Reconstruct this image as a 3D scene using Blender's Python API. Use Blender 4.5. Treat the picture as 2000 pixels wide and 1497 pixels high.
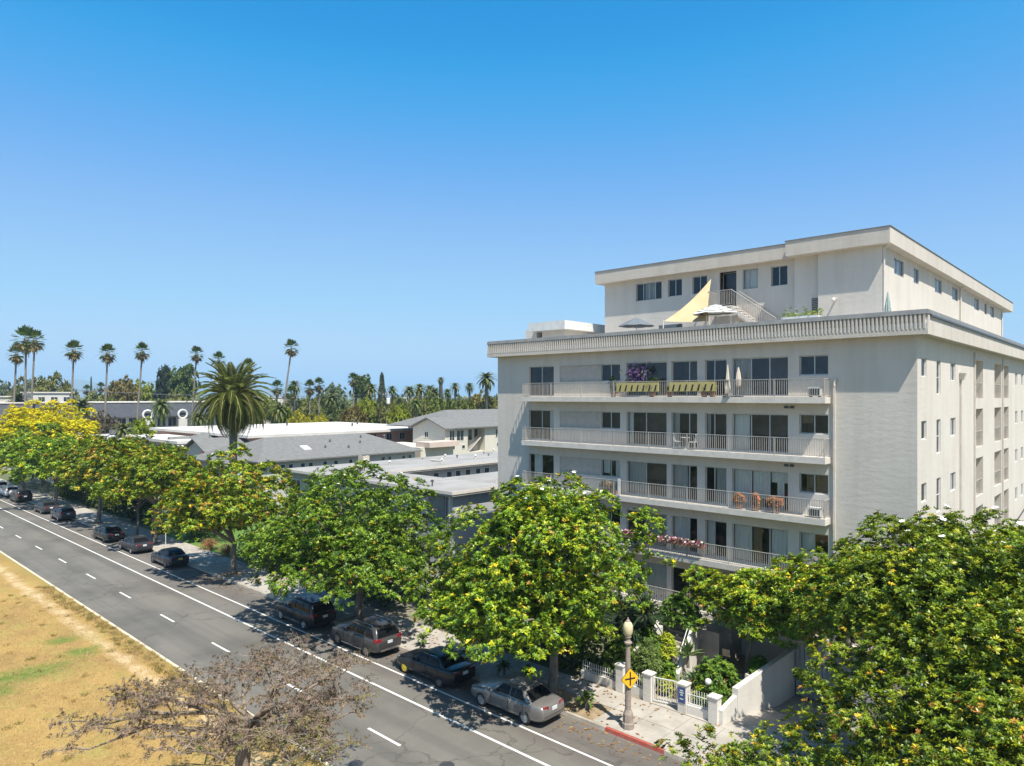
import bpy, math, random
import numpy as np
from mathutils import Vector, Matrix
C = bpy.context.scene
COL = C.collection
for o in list(bpy.data.objects):
    bpy.data.objects.remove(o)
R = math.radians
PI = math.pi
random.seed(7)

# ------------------------------------------------------------------ camera, sky, sun, exposure
EYE = 14.5
cam_d = bpy.data.cameras.new('camera')
cam_d.sensor_width = 36.0
cam_d.lens = 36.0 * 1362 / 2000
cam_d.shift_y = 25.5 / 2000
cam_d.clip_start = 0.5
cam_d.clip_end = 30000
cam = bpy.data.objects.new('camera', cam_d)
cam.location = (0, 0, EYE)
cam.rotation_euler = (R(90), 0, R(42.9))
COL.objects.link(cam)
C.camera = cam

SUN = Vector((0.508, -0.208, 1.0)).normalized()        # direction towards the sun
world = bpy.data.worlds.new('World')
C.world = world
world.use_nodes = True
wn = world.node_tree
sky = wn.nodes.new('ShaderNodeTexSky')
sky.sky_type = 'NISHITA'
sky.sun_disc = False
sky.sun_elevation = math.asin(SUN.z)
sky.sun_rotation = math.atan2(SUN.x, SUN.y)
sky.altitude = 0
sky.air_density = 1.0
sky.dust_density = 1.0
sky.ozone_density = 1.0
# the camera's own blue: one tone curve over the whole sky
crv = wn.nodes.new('ShaderNodeRGBCurve')
CV = (((0, 0), (.1476, .0005), (.1708, .0337), (.2134, .1297), (.2931, .2661), (.4596, .3946), (.6283, .55), (1, .66)),
      ((0, 0), (.2342, .3011), (.2693, .3681), (.3316, .4241), (.4407, .5386), (.6294, .6953), (1, .84)),
      ((0, 0), (.4033, .7609), (.452, .8358), (.5313, .8955), (.6474, .9361), (.7588, .9795), (1, 1.04)))
for k, pts in enumerate(CV):
    cu = crv.mapping.curves[k]
    cu.points[0].location = pts[0]; cu.points[1].location = pts[-1]
    for q in pts[1:-1]: cu.points.new(*q)
crv.mapping.use_clip = False
crv.mapping.extend = 'HORIZONTAL'
crv.mapping.update()
pre = wn.nodes.new('ShaderNodeVectorMath'); pre.operation = 'SCALE'; pre.inputs['Scale'].default_value = 1/8
post = wn.nodes.new('ShaderNodeVectorMath'); post.operation = 'SCALE'; post.inputs['Scale'].default_value = 1/(0.12*1.414)
bg = wn.nodes['Background']
bg.inputs['Strength'].default_value = 0.0955
wn.links.new(sky.outputs[0], pre.inputs[0]); wn.links.new(pre.outputs[0], crv.inputs['Color'])
# the glare round the sun goes on above the end of the curve
exc = wn.nodes.new('ShaderNodeVectorMath'); exc.operation = 'SUBTRACT'; exc.inputs[1].default_value = (6.0, 6.0, 6.5)
mx0 = wn.nodes.new('ShaderNodeVectorMath'); mx0.operation = 'MAXIMUM'; mx0.inputs[1].default_value = (0, 0, 0)
gl = wn.nodes.new('ShaderNodeVectorMath'); gl.operation = 'SCALE'; gl.inputs['Scale'].default_value = 0.09
sm = wn.nodes.new('ShaderNodeVectorMath'); sm.operation = 'ADD'
wn.links.new(sky.outputs[0], exc.inputs[0]); wn.links.new(exc.outputs[0], mx0.inputs[0]); wn.links.new(mx0.outputs[0], gl.inputs[0])
wn.links.new(crv.outputs[0], sm.inputs[0]); wn.links.new(gl.outputs[0], sm.inputs[1])
wn.links.new(sm.outputs[0], post.inputs[0]); wn.links.new(post.outputs[0], bg.inputs['Color'])

sun_d = bpy.data.lights.new('sun', 'SUN')
sun_d.energy = 5.0
sun_d.angle = R(0.53)
sun_d.color = (1.0, 0.96, 0.87)
sun = bpy.data.objects.new('sun', sun_d)
sun.rotation_euler = SUN.to_track_quat('Z', 'Y').to_euler()
sun.location = (60, -30, 120)
COL.objects.link(sun)

C.view_settings.view_transform = 'Standard'
C.view_settings.look = 'None'
C.view_settings.exposure = 0.8
C.view_settings.gamma = 1.0
C.view_settings.use_curve_mapping = False
C.render.engine = 'CYCLES'
C.cycles.use_denoising = True
C.cycles.max_bounces = 8
C.cycles.transparent_max_bounces = 12

# ------------------------------------------------------------------ helpers
def wl(o):
    v = Vector((0, 0, 0))
    while o is not None:
        v += o.location
        o = o.parent
    return v

def tag(o, label=None, cat=None, group=None, kind=None):
    if label: o['label'] = label
    if cat: o['category'] = cat
    if group: o['group'] = group
    if kind: o['kind'] = kind
    return o

def thing(name, label, cat, loc=(0, 0, 0), group=None, rz=0):
    o = bpy.data.objects.new(name, None)
    o.empty_display_size = 0.3
    COL.objects.link(o)
    o.location = loc
    o.rotation_euler = (0, 0, rz)
    return tag(o, label, cat, group)

def link(name, me, mat=None, parent=None, loc=None, rot=None, scale=None):
    """a new object on an existing mesh"""
    o = bpy.data.objects.new(name, me)
    COL.objects.link(o)
    if parent is not None: o.parent = parent
    if loc is not None: o.location = loc
    if rot is not None: o.rotation_euler = rot
    if scale is not None: o.scale = scale
    if mat is not None:
        if not me.materials: me.materials.append(mat)
        elif me.materials[0] != mat:
            o.material_slots[0].link = 'OBJECT'
            o.material_slots[0].material = mat
    return o

class MB:
    def __init__(s): s.v = []; s.f = []
    def add(s, vs, fs):
        n = len(s.v)
        s.v += [tuple(v) for v in vs]
        s.f += [tuple(i + n for i in f) for f in fs]
        return s
    def box(s, x0, x1, y0, y1, z0, z1):
        return s.add([(x0,y0,z0),(x1,y0,z0),(x1,y1,z0),(x0,y1,z0),(x0,y0,z1),(x1,y0,z1),(x1,y1,z1),(x0,y1,z1)],
                     [(0,3,2,1),(4,5,6,7),(0,1,5,4),(1,2,6,5),(2,3,7,6),(3,0,4,7)])
    def hexa(s, p):
        return s.add(p, [(0,3,2,1),(4,5,6,7),(0,1,5,4),(1,2,6,5),(2,3,7,6),(3,0,4,7)])
    def quad(s, *p): return s.add(p, [tuple(range(len(p)))])
    def tube(s, pts, rad, n=8, cap=True):
        pts = [Vector(p) for p in pts]
        if not isinstance(rad, (list, tuple)): rad = [rad] * len(pts)
        vs = []; fs = []
        up = None
        for i, p in enumerate(pts):
            d = (pts[min(i+1, len(pts)-1)] - pts[max(i-1, 0)])
            if d.length < 1e-9: d = Vector((0,0,1))
            d.normalize()
            if up is None:
                up = Vector((1,0,0)) if abs(d.x) < 0.8 else Vector((0,1,0))
            a = d.cross(up); a.normalize(); b = d.cross(a); up = a.cross(d) * 1.0
            for k in range(n):
                t = 2*PI*k/n
                vs.append(p + (a*math.cos(t) + b*math.sin(t)) * rad[i])
        for i in range(len(pts)-1):
            for k in range(n):
                k2 = (k+1) % n
                fs.append((i*n+k, i*n+k2, (i+1)*n+k2, (i+1)*n+k))
        if cap:
            fs.append(tuple(range(n-1, -1, -1)))
            fs.append(tuple(range((len(pts)-1)*n, len(pts)*n)))
        return s.add(vs, fs)
    def lathe(s, prof, cx=0, cy=0, n=14, axis='z', cz=0, cap=True):
        vs = []; fs = []
        for (r, z) in prof:
            for k in range(n):
                t = 2*PI*k/n
                if axis == 'z': vs.append((cx + r*math.cos(t), cy + r*math.sin(t), cz + z))
                else: vs.append((cx + r*math.cos(t), cy + z, cz + r*math.sin(t)))
        for i in range(len(prof)-1):
            for k in range(n):
                k2 = (k+1) % n
                fs.append((i*n+k, i*n+k2, (i+1)*n+k2, (i+1)*n+k))
        if cap:
            fs.append(tuple(range(n-1, -1, -1)))
            fs.append(tuple(range((len(prof)-1)*n, len(prof)*n)))
        return s.add(vs, fs)
    def ball(s, c, r, n=10, m=7, sq=(1,1,1)):
        prof = []
        vs = []; fs = []
        for i in range(m+1):
            a = -PI/2 + PI*i/m
            for k in range(n):
                t = 2*PI*k/n
                vs.append((c[0]+r*sq[0]*math.cos(a)*math.cos(t), c[1]+r*sq[1]*math.cos(a)*math.sin(t), c[2]+r*sq[2]*math.sin(a)))
        for i in range(m):
            for k in range(n):
                k2 = (k+1) % n
                fs.append((i*n+k, i*n+k2, (i+1)*n+k2, (i+1)*n+k))
        return s.add(vs, fs)
    def prism(s, poly, y0, y1):
        """poly in (x,z), extruded along y"""
        n = len(poly)
        vs = [(x, y0, z) for x, z in poly] + [(x, y1, z) for x, z in poly]
        fs = [tuple(range(n)), tuple(range(2*n-1, n-1, -1))] + [(i, i+n, (i+1) % n + n, (i+1) % n) for i in range(n)]
        return s.add(vs, fs)
    def slab(s, poly, z0, z1):
        n = len(poly)
        vs = [(x, y, z0) for x, y in poly] + [(x, y, z1) for x, y in poly]
        fs = [tuple(range(n-1, -1, -1)), tuple(range(n, 2*n))] + [(i, (i+1) % n, (i+1) % n + n, i+n) for i in range(n)]
        return s.add(vs, fs)
    def mesh(s, name, off=(0,0,0), smooth=False):
        me = bpy.data.meshes.new(name)
        ox, oy, oz = off
        me.from_pydata([(x-ox, y-oy, z-oz) for x, y, z in s.v], [], s.f)
        if smooth:
            me.polygons.foreach_set('use_smooth', [True]*len(me.polygons))
        me.update()
        return me
    def build(s, name, mat, parent=None, smooth=False, origin=None):
        """vertices are in world coordinates; the object keeps its parent's or its own origin"""
        off = wl(parent) if parent is not None else Vector(origin or (0, 0, 0))
        me = s.mesh(name, off, smooth)
        if mat is not None: me.materials.append(mat)
        o = bpy.data.objects.new(name, me)
        COL.objects.link(o)
        if parent is not None: o.parent = parent
        elif origin: o.location = origin
        return o

def struct(o): o['kind'] = 'structure'; return o
def stuff(o): o['kind'] = 'stuff'; return o

# ------------------------------------------------------------------ materials
def lerp_node(nt, a, b, fac):
    m = nt.nodes.new('ShaderNodeMix'); m.data_type = 'RGBA'
    for sock, v in ((m.inputs[6], a), (m.inputs[7], b)):
        if isinstance(v, tuple): sock.default_value = (*v[:3], 1)
        else: nt.links.new(v, sock)
    if isinstance(fac, (int, float)): m.inputs[0].default_value = fac
    else: nt.links.new(fac, m.inputs[0])
    return m.outputs[2]

def noise(nt, scale, detail=4, rough=0.55, vec=None, dist=0.0):
    n = nt.nodes.new('ShaderNodeTexNoise')
    n.inputs['Scale'].default_value = scale
    n.inputs['Detail'].default_value = detail
    n.inputs['Roughness'].default_value = rough
    n.inputs['Distortion'].default_value = dist
    if vec is not None: nt.links.new(vec, n.inputs['Vector'])
    return n.outputs[0]

def ramp(nt, fac, lo, hi):
    r = nt.nodes.new('ShaderNodeMapRange')
    r.inputs[1].default_value = lo; r.inputs[2].default_value = hi
    nt.links.new(fac, r.inputs[0])
    return r.outputs[0]

def pos(nt, scale=(1, 1, 1)):
    g = nt.nodes.new('ShaderNodeNewGeometry')
    m = nt.nodes.new('ShaderNodeMapping')
    m.inputs['Scale'].default_value = scale
    nt.links.new(g.outputs['Position'], m.inputs['Vector'])
    return m.outputs[0]

def mat(name, col, rough=0.7, col2=None, scale=3.0, bump=0.0, bscale=40.0, metal=0.0, spec=0.4, coat=0.0, stretch=(1,1,1), lo=0.35, hi=0.65):
    m = bpy.data.materials.new(name)
    m.use_nodes = True
    nt = m.node_tree
    b = nt.nodes['Principled BSDF']
    b.inputs['Roughness'].default_value = rough
    b.inputs['Metallic'].default_value = metal
    b.inputs['Specular IOR Level'].default_value = spec
    if coat: b.inputs['Coat Weight'].default_value = coat; b.inputs['Coat Roughness'].default_value = 0.06
    if col2 is None: col2 = tuple(c*0.86 for c in col)
    p = pos(nt, stretch)
    f = ramp(nt, noise(nt, scale, 5, 0.6, p), lo, hi)
    nt.links.new(lerp_node(nt, col, col2, f), b.inputs['Base Color'])
    if bump:
        bp = nt.nodes.new('ShaderNodeBump')
        bp.inputs['Strength'].default_value = bump
        bp.inputs['Distance'].default_value = 0.02
        nt.links.new(noise(nt, bscale, 3, 0.6, pos(nt)), bp.inputs['Height'])
        nt.links.new(bp.outputs[0], b.inputs['Normal'])
    return m

def stucco(name, col, streak=0.06):
    """painted render: fine grain, faint vertical rain streaks and blotches"""
    m = bpy.data.materials.new(name); m.use_nodes = True
    nt = m.node_tree; b = nt.nodes['Principled BSDF']
    b.inputs['Roughness'].default_value = 0.85
    b.inputs['Specular IOR Level'].default_value = 0.25
    s1 = ramp(nt, noise(nt, 1.3, 5, 0.65, pos(nt, (1, 1, 0.09))), 0.45, 0.8)
    s2 = ramp(nt, noise(nt, 0.35, 5, 0.6, pos(nt)), 0.4, 0.7)
    c1 = lerp_node(nt, col, tuple(c*(1-streak*2.4) for c in col), s1)
    d = tuple(c*k*(1-streak) for c, k in zip(col, (1.0, 0.975, 0.94)))
    c2 = nt.nodes.new('ShaderNodeMix'); c2.data_type = 'RGBA'; c2.blend_type = 'MULTIPLY'
    nt.links.new(s2, c2.inputs[0]); nt.links.new(c1, c2.inputs[6])
    c2.inputs[7].default_value = (0.93, 0.92, 0.90, 1)
    nt.links.new(c2.outputs[2], b.inputs['Base Color'])
    bp = nt.nodes.new('ShaderNodeBump'); bp.inputs['Strength'].default_value = 0.35; bp.inputs['Distance'].default_value = 0.03
    mixh = nt.nodes.new('ShaderNodeMath'); mixh.operation = 'ADD'
    nt.links.new(noise(nt, 28, 3, 0.6, pos(nt)), mixh.inputs[0])
    nt.links.new(noise(nt, 2.2, 3, 0.5, pos(nt, (1, 1, 2.5))), mixh.inputs[1])
    nt.links.new(mixh.outputs[0], bp.inputs['Height'])
    nt.links.new(bp.outputs[0], b.inputs['Normal'])
    return m

def leafmat(name, rough=0.42, trans=0.3, spec=0.4):
    m = bpy.data.materials.new(name); m.use_nodes = True
    nt = m.node_tree; b = nt.nodes['Principled BSDF']; out = nt.nodes['Material Output']
    a = nt.nodes.new('ShaderNodeAttribute'); a.attribute_name = 'tint'
    oi = nt.nodes.new('ShaderNodeObjectInfo')
    h = nt.nodes.new('ShaderNodeHueSaturation')
    nt.links.new(a.outputs['Color'], h.inputs['Color'])
    nt.links.new(ramp(nt, oi.outputs['Random'], -19.5, 20.5), h.inputs['Hue'])
    vv = nt.nodes.new('ShaderNodeMapRange'); vv.inputs[3].default_value = 0.88; vv.inputs[4].default_value = 1.14
    nt.links.new(oi.outputs['Random'], vv.inputs[0]); nt.links.new(vv.outputs[0], h.inputs['Value'])
    nt.links.new(h.outputs[0], b.inputs['Base Color'])
    b.inputs['Roughness'].default_value = rough
    b.inputs['Specular IOR Level'].default_value = spec
    t = nt.nodes.new('ShaderNodeBsdfTranslucent')
    br = nt.nodes.new('ShaderNodeHueSaturation'); br.inputs['Saturation'].default_value = 1.1; br.inputs['Value'].default_value = 1.5
    nt.links.new(h.outputs[0], br.inputs['Color']); nt.links.new(br.outputs[0], t.inputs['Color'])
    mx = nt.nodes.new('ShaderNodeMixShader'); mx.inputs[0].default_value = trans
    nt.links.new(b.outputs[0], mx.inputs[1]); nt.links.new(t.outputs[0], mx.inputs[2])
    nt.links.new(mx.outputs[0], out.inputs['Surface'])
    return m

def glassmat(name, tint=(0.90, 0.92, 0.91), refl=0.5):
    m = bpy.data.materials.new(name); m.use_nodes = True
    nt = m.node_tree; out = nt.nodes['Material Output']
    nt.nodes.remove(nt.nodes['Principled BSDF'])
    t = nt.nodes.new('ShaderNodeBsdfTransparent'); t.inputs['Color'].default_value = (*tint, 1)
    g = nt.nodes.new('ShaderNodeBsdfGlossy'); g.inputs['Roughness'].default_value = 0.02
    g.inputs['Color'].default_value = (0.9, 0.95, 1, 1)
    fr = nt.nodes.new('ShaderNodeFresnel'); fr.inputs['IOR'].default_value = 1.5
    bp = nt.nodes.new('ShaderNodeBump'); bp.inputs['Strength'].default_value = 0.05; bp.inputs['Distance'].default_value = 0.05
    nt.links.new(noise(nt, 1.5, 1, 0.4, pos(nt)), bp.inputs['Height'])
    nt.links.new(bp.outputs[0], g.inputs['Normal'])
    ad = nt.nodes.new('ShaderNodeMath'); ad.operation = 'MULTIPLY_ADD'; ad.inputs[1].default_value = refl*1.6; ad.inputs[2].default_value = 0.02
    nt.links.new(fr.outputs[0], ad.inputs[0])
    mx = nt.nodes.new('ShaderNodeMixShader')
    nt.links.new(ad.outputs[0], mx.inputs[0]); nt.links.new(t.outputs[0], mx.inputs[1]); nt.links.new(g.outputs[0], mx.inputs[2])
    nt.links.new(mx.outputs[0], out.inputs['Surface'])
    return m

M = {}
M['wall'] = stucco('apartment_render', (0.59, 0.535, 0.472), 0.06)
M['fascia'] = stucco('fascia_paint', (0.54, 0.485, 0.425), 0.07)
M['trim'] = mat('pale_trim', (0.62, 0.565, 0.50), 0.6)
M['cap'] = mat('grey_roof_flashing', (0.17, 0.175, 0.175), 0.75, (0.13, 0.135, 0.135), 2.0, spec=.2)
M['roofdeck'] = mat('roof_deck', (0.50, 0.49, 0.47), 0.9, (0.40, 0.39, 0.37), 0.5)
M['rail'] = mat('railing_paint', (0.40, 0.37, 0.33), 0.5)
M['frame'] = mat('aluminium_frame', (0.46, 0.46, 0.45), 0.4, metal=0.3)
M['wframe'] = mat('white_frame', (0.70, 0.70, 0.68), 0.5)
M['glass'] = glassmat('window_glass')
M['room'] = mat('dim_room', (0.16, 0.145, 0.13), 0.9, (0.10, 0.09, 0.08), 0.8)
M['curtain'] = mat('pale_curtain', (0.84, 0.82, 0.77), 0.9, (0.70, 0.68, 0.64), 6, stretch=(4, 4, 0.1))
M['blind'] = mat('grey_vertical_blind', (0.52, 0.51, 0.49), 0.8, (0.36, 0.355, 0.34), 8, stretch=(4, 4, 0.05))
M['bamboo'] = mat('brown_woven_blind', (0.25, 0.17, 0.09), 0.8, (0.16, 0.10, 0.05), 6, stretch=(1, 1, 8))
M['tan'] = mat('tan_curtain', (0.30, 0.21, 0.13), 0.9, (0.22, 0.15, 0.09), 6, stretch=(4, 4, 0.1))
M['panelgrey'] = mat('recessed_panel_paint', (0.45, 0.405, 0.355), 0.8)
M['asphalt'] = None
M['white_paint'] = mat('road_paint', (0.62, 0.60, 0.56), 0.7, (0.50, 0.50, 0.48), 14, lo=0.52, hi=0.78)
M['concrete'] = mat('concrete_paving', (0.38, 0.345, 0.30), 0.9, (0.29, 0.26, 0.22), 1.2, 0.2, 60)
M['kerb'] = mat('kerb_concrete', (0.40, 0.36, 0.30), 0.9, (0.28, 0.24, 0.19), 2.0, 0.2, 40)
M['kerbpale'] = mat('pale_kerb', (0.60, 0.53, 0.39), 0.9, (0.44, 0.37, 0.25), 2.5, 0.2, 40)
M['redkerb'] = mat('red_kerb_paint', (0.34, 0.065, 0.042), 0.7, (0.27, 0.13, 0.095), 5, lo=0.45, hi=0.75)
M['dirt'] = mat('bare_soil', (0.30, 0.22, 0.13), 0.95, (0.20, 0.15, 0.09), 3, 0.3, 30)
M['gwall'] = stucco('garden_wall_render', (0.63, 0.59, 0.53), 0.05)
M['bark'] = mat('grey_bark', (0.22, 0.185, 0.15), 0.9, (0.12, 0.10, 0.08), 7, 0.6, 30, stretch=(1, 1, 0.3))
M['palmbark'] = mat('palm_trunk_bark', (0.23, 0.20, 0.165), 0.9, (0.11, 0.09, 0.07), 5, 0.6, 20, stretch=(1, 1, 3))
M['coralbark'] = mat('coral_tree_bark', (0.26, 0.205, 0.155), 0.9, (0.13, 0.10, 0.075), 6, 0.5, 25)
M['leaf'] = leafmat('glossy_leaf', 0.40, 0.11, 0.32)
M['softleaf'] = leafmat('soft_leaf', 0.6, 0.20, 0.25)
M['petal'] = mat('white_petal', (0.80, 0.77, 0.68), 0.6)
M['black'] = mat('black_plastic', (0.02, 0.02, 0.02), 0.45)
M['darkmetal'] = mat('dark_metal', (0.10, 0.10, 0.105), 0.4, metal=0.5)
M['white'] = mat('white_gloss', (0.66, 0.65, 0.62), 0.4)
M['lamp'] = mat('lamp_post_stone', (0.31, 0.25, 0.205), 0.7, (0.22, 0.18, 0.145), 9, 0.2, 60)
M['globe'] = mat('opal_lamp_globe', (0.62, 0.54, 0.34), 0.25, (0.5, 0.42, 0.25), 4)
M['signyellow'] = mat('yellow_sign', (0.85, 0.45, 0.015), 0.4)
M['blue'] = mat('blue_sign', (0.035, 0.075, 0.22), 0.5)
M['terracotta'] = mat('terracotta', (0.42, 0.19, 0.09), 0.8)
M['brick'] = mat('red_brick', (0.36, 0.17, 0.11), 0.9)
# ------------------------------------------------------------------ ground, road, pavement
def ground_mat():
    m = bpy.data.materials.new('yard_ground'); m.use_nodes = True
    nt = m.node_tree; b = nt.nodes['Principled BSDF']; b.inputs['Roughness'].default_value = 0.95
    a = ramp(nt, noise(nt, 0.06, 5, 0.6, pos(nt)), 0.42, 0.6)
    c1 = lerp_node(nt, (0.10, 0.11, 0.045), (0.20, 0.18, 0.13), a)
    c2 = lerp_node(nt, c1, (0.07, 0.085, 0.035), ramp(nt, noise(nt, 0.9, 4, 0.6, pos(nt)), 0.45, 0.7))
    nt.links.new(c2, b.inputs['Base Color'])
    return m
M['ground'] = ground_mat()
g = MB()
BIG = 9000
XL, XR, YA, YB = -14.05, -9.2, 28.3, 37.6          # the sunken drive is cut out of the ground
for x0, x1, y0, y1 in ((-BIG, BIG, 15.0, YA), (-BIG, BIG, YB, BIG), (-BIG, XL, YA, YB), (XR, BIG, YA, YB), (-BIG, BIG, -BIG, 15.0)):
    g.quad((x0, y0, -0.03), (x1, y0, -0.03), (x1, y1, -0.03), (x0, y1, -0.03))
struct(g.build('ground', M['ground']))

def asphalt(name, c, c2, streak):
    m = bpy.data.materials.new(name); m.use_nodes = True
    nt = m.node_tree; b = nt.nodes['Principled BSDF']; b.inputs['Roughness'].default_value = 0.88
    b.inputs['Specular IOR Level'].default_value = 0.3
    f1 = ramp(nt, noise(nt, 0.55, 6, 0.65, pos(nt, (0.07, 1, 1)), 0.3), 0.36, 0.66)
    f2 = ramp(nt, noise(nt, 0.22, 5, 0.6, pos(nt)), 0.45, 0.7)
    f3 = ramp(nt, noise(nt, 34, 3, 0.7, pos(nt)), 0.3, 0.72)
    c_a = lerp_node(nt, c, c2, f1)
    c_b = lerp_node(nt, c_a, tuple(k*0.80 for k in c2), f2)
    sp = nt.nodes.new('ShaderNodeMix'); sp.data_type = 'RGBA'; sp.blend_type = 'MULTIPLY'
    nt.links.new(f3, sp.inputs[0]); nt.links.new(c_b, sp.inputs[6]); sp.inputs[7].default_value = (0.78, 0.78, 0.79, 1)
    lane = ramp(nt, noise(nt, 0.9, 4, 0.6, pos(nt, (0.012, 1, 1)), 0.2), 0.42, 0.68)
    sp2 = nt.nodes.new('ShaderNodeMix'); sp2.data_type = 'RGBA'; sp2.blend_type = 'MULTIPLY'
    nt.links.new(lane, sp2.inputs[0]); nt.links.new(sp.outputs[2], sp2.inputs[6]); sp2.inputs[7].default_value = (0.80, 0.81, 0.82, 1); sp = sp2
    spot = nt.nodes.new('ShaderNodeMix'); spot.data_type = 'RGBA'; spot.blend_type = 'MULTIPLY'
    nt.links.new(ramp(nt, noise(nt, 0.75, 6, 0.7, pos(nt, (0.5, 1, 1))), 0.62, 0.74), spot.inputs[0]); nt.links.new(sp.outputs[2], spot.inputs[6]); spot.inputs[7].default_value = (0.66, 0.62, 0.58, 1); sp = spot
    # sealed cracks: dark thin wandering lines
    w = nt.nodes.new('ShaderNodeTexVoronoi'); w.feature = 'DISTANCE_TO_EDGE'; w.inputs['Scale'].default_value = 0.16
    ds = nt.nodes.new('ShaderNodeVectorMath'); ds.operation = 'ADD'
    nz = nt.nodes.new('ShaderNodeTexNoise'); nz.inputs['Scale'].default_value = 0.5; nz.inputs['Detail'].default_value = 6
    nt.links.new(pos(nt), nz.inputs['Vector'])
    sc = nt.nodes.new('ShaderNodeVectorMath'); sc.operation = 'SCALE'; sc.inputs['Scale'].default_value = 3.0
    nt.links.new(nz.outputs['Color'], sc.inputs[0]); nt.links.new(pos(nt), ds.inputs[0]); nt.links.new(sc.outputs[0], ds.inputs[1])
    nt.links.new(ds.outputs[0], w.inputs['Vector'])
    cr = ramp(nt, w.outputs['Distance'], 0.010, 0.002)
    cm = nt.nodes.new('ShaderNodeMath'); cm.operation = 'MULTIPLY'; cm.inputs[1].default_value = streak
    nt.links.new(cr, cm.inputs[0])
    nt.links.new(lerp_node(nt, sp.outputs[2], tuple(k*0.45 for k in c), cm.outputs[0]), b.inputs['Base Color'])
    bp = nt.nodes.new('ShaderNodeBump'); bp.inputs['Strength'].default_value = 0.25; bp.inputs['Distance'].default_value = 0.01
    nt.links.new(noise(nt, 60, 2, 0.6, pos(nt)), bp.inputs['Height']); nt.links.new(bp.outputs[0], b.inputs['Normal'])
    return m
M['asphalt'] = asphalt('aged_asphalt', (0.176, 0.160, 0.134), (0.141, 0.130, 0.111), 0.75)
M['asphalt2'] = asphalt('kerbside_asphalt', (0.178, 0.158, 0.136), (0.140, 0.122, 0.104), 0.9)
def sheet(name, mt, x0, x1, y0, y1, z, parent=None):
    return MB().quad((x0, y0, z), (x1, y0, z), (x1, y1, z), (x0, y1, z)).build(name, mt, parent)
road = struct(sheet('road', M['asphalt'], -900, 200, 15.0, 21.9, 0.0))
sheet('kerbside_strip', M['asphalt2'], -900, 200, 21.9, 24.85, 0.0, road)
def line(x0, x1, y, w=0.13):
    sheet('lane_line', M['white_paint'], x0, x1, y-w/2, y+w/2, 0.005, road)
line(-420, 60, 20.99); line(-420, 60, 22.68, 0.11)
dash_me = MB().quad((-1.12, -0.065, 0), (1.12, -0.065, 0), (1.12, 0.065, 0), (-1.12, 0.065, 0)).mesh('lane_dash')
for k in range(-38, 4):
    link('lane_dash', dash_me, M['white_paint'], road, (-24.2 + 7.76*k, 18.03, 0.005))

for x, y in ((-20.5, 18.3), (-23.2, 15.9)):
    mh = MB(); mh.lathe([(.36, 0), (.36, .006)], x, y, 20, cz=.001); mo = mh.build('manhole_rim', M['asphalt2'], road)
    m2 = MB(); m2.lathe([(.31, 0), (.31, .009)], x, y, 20, cz=.001); m2.build('manhole_cover', M['darkmetal'], road)
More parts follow.
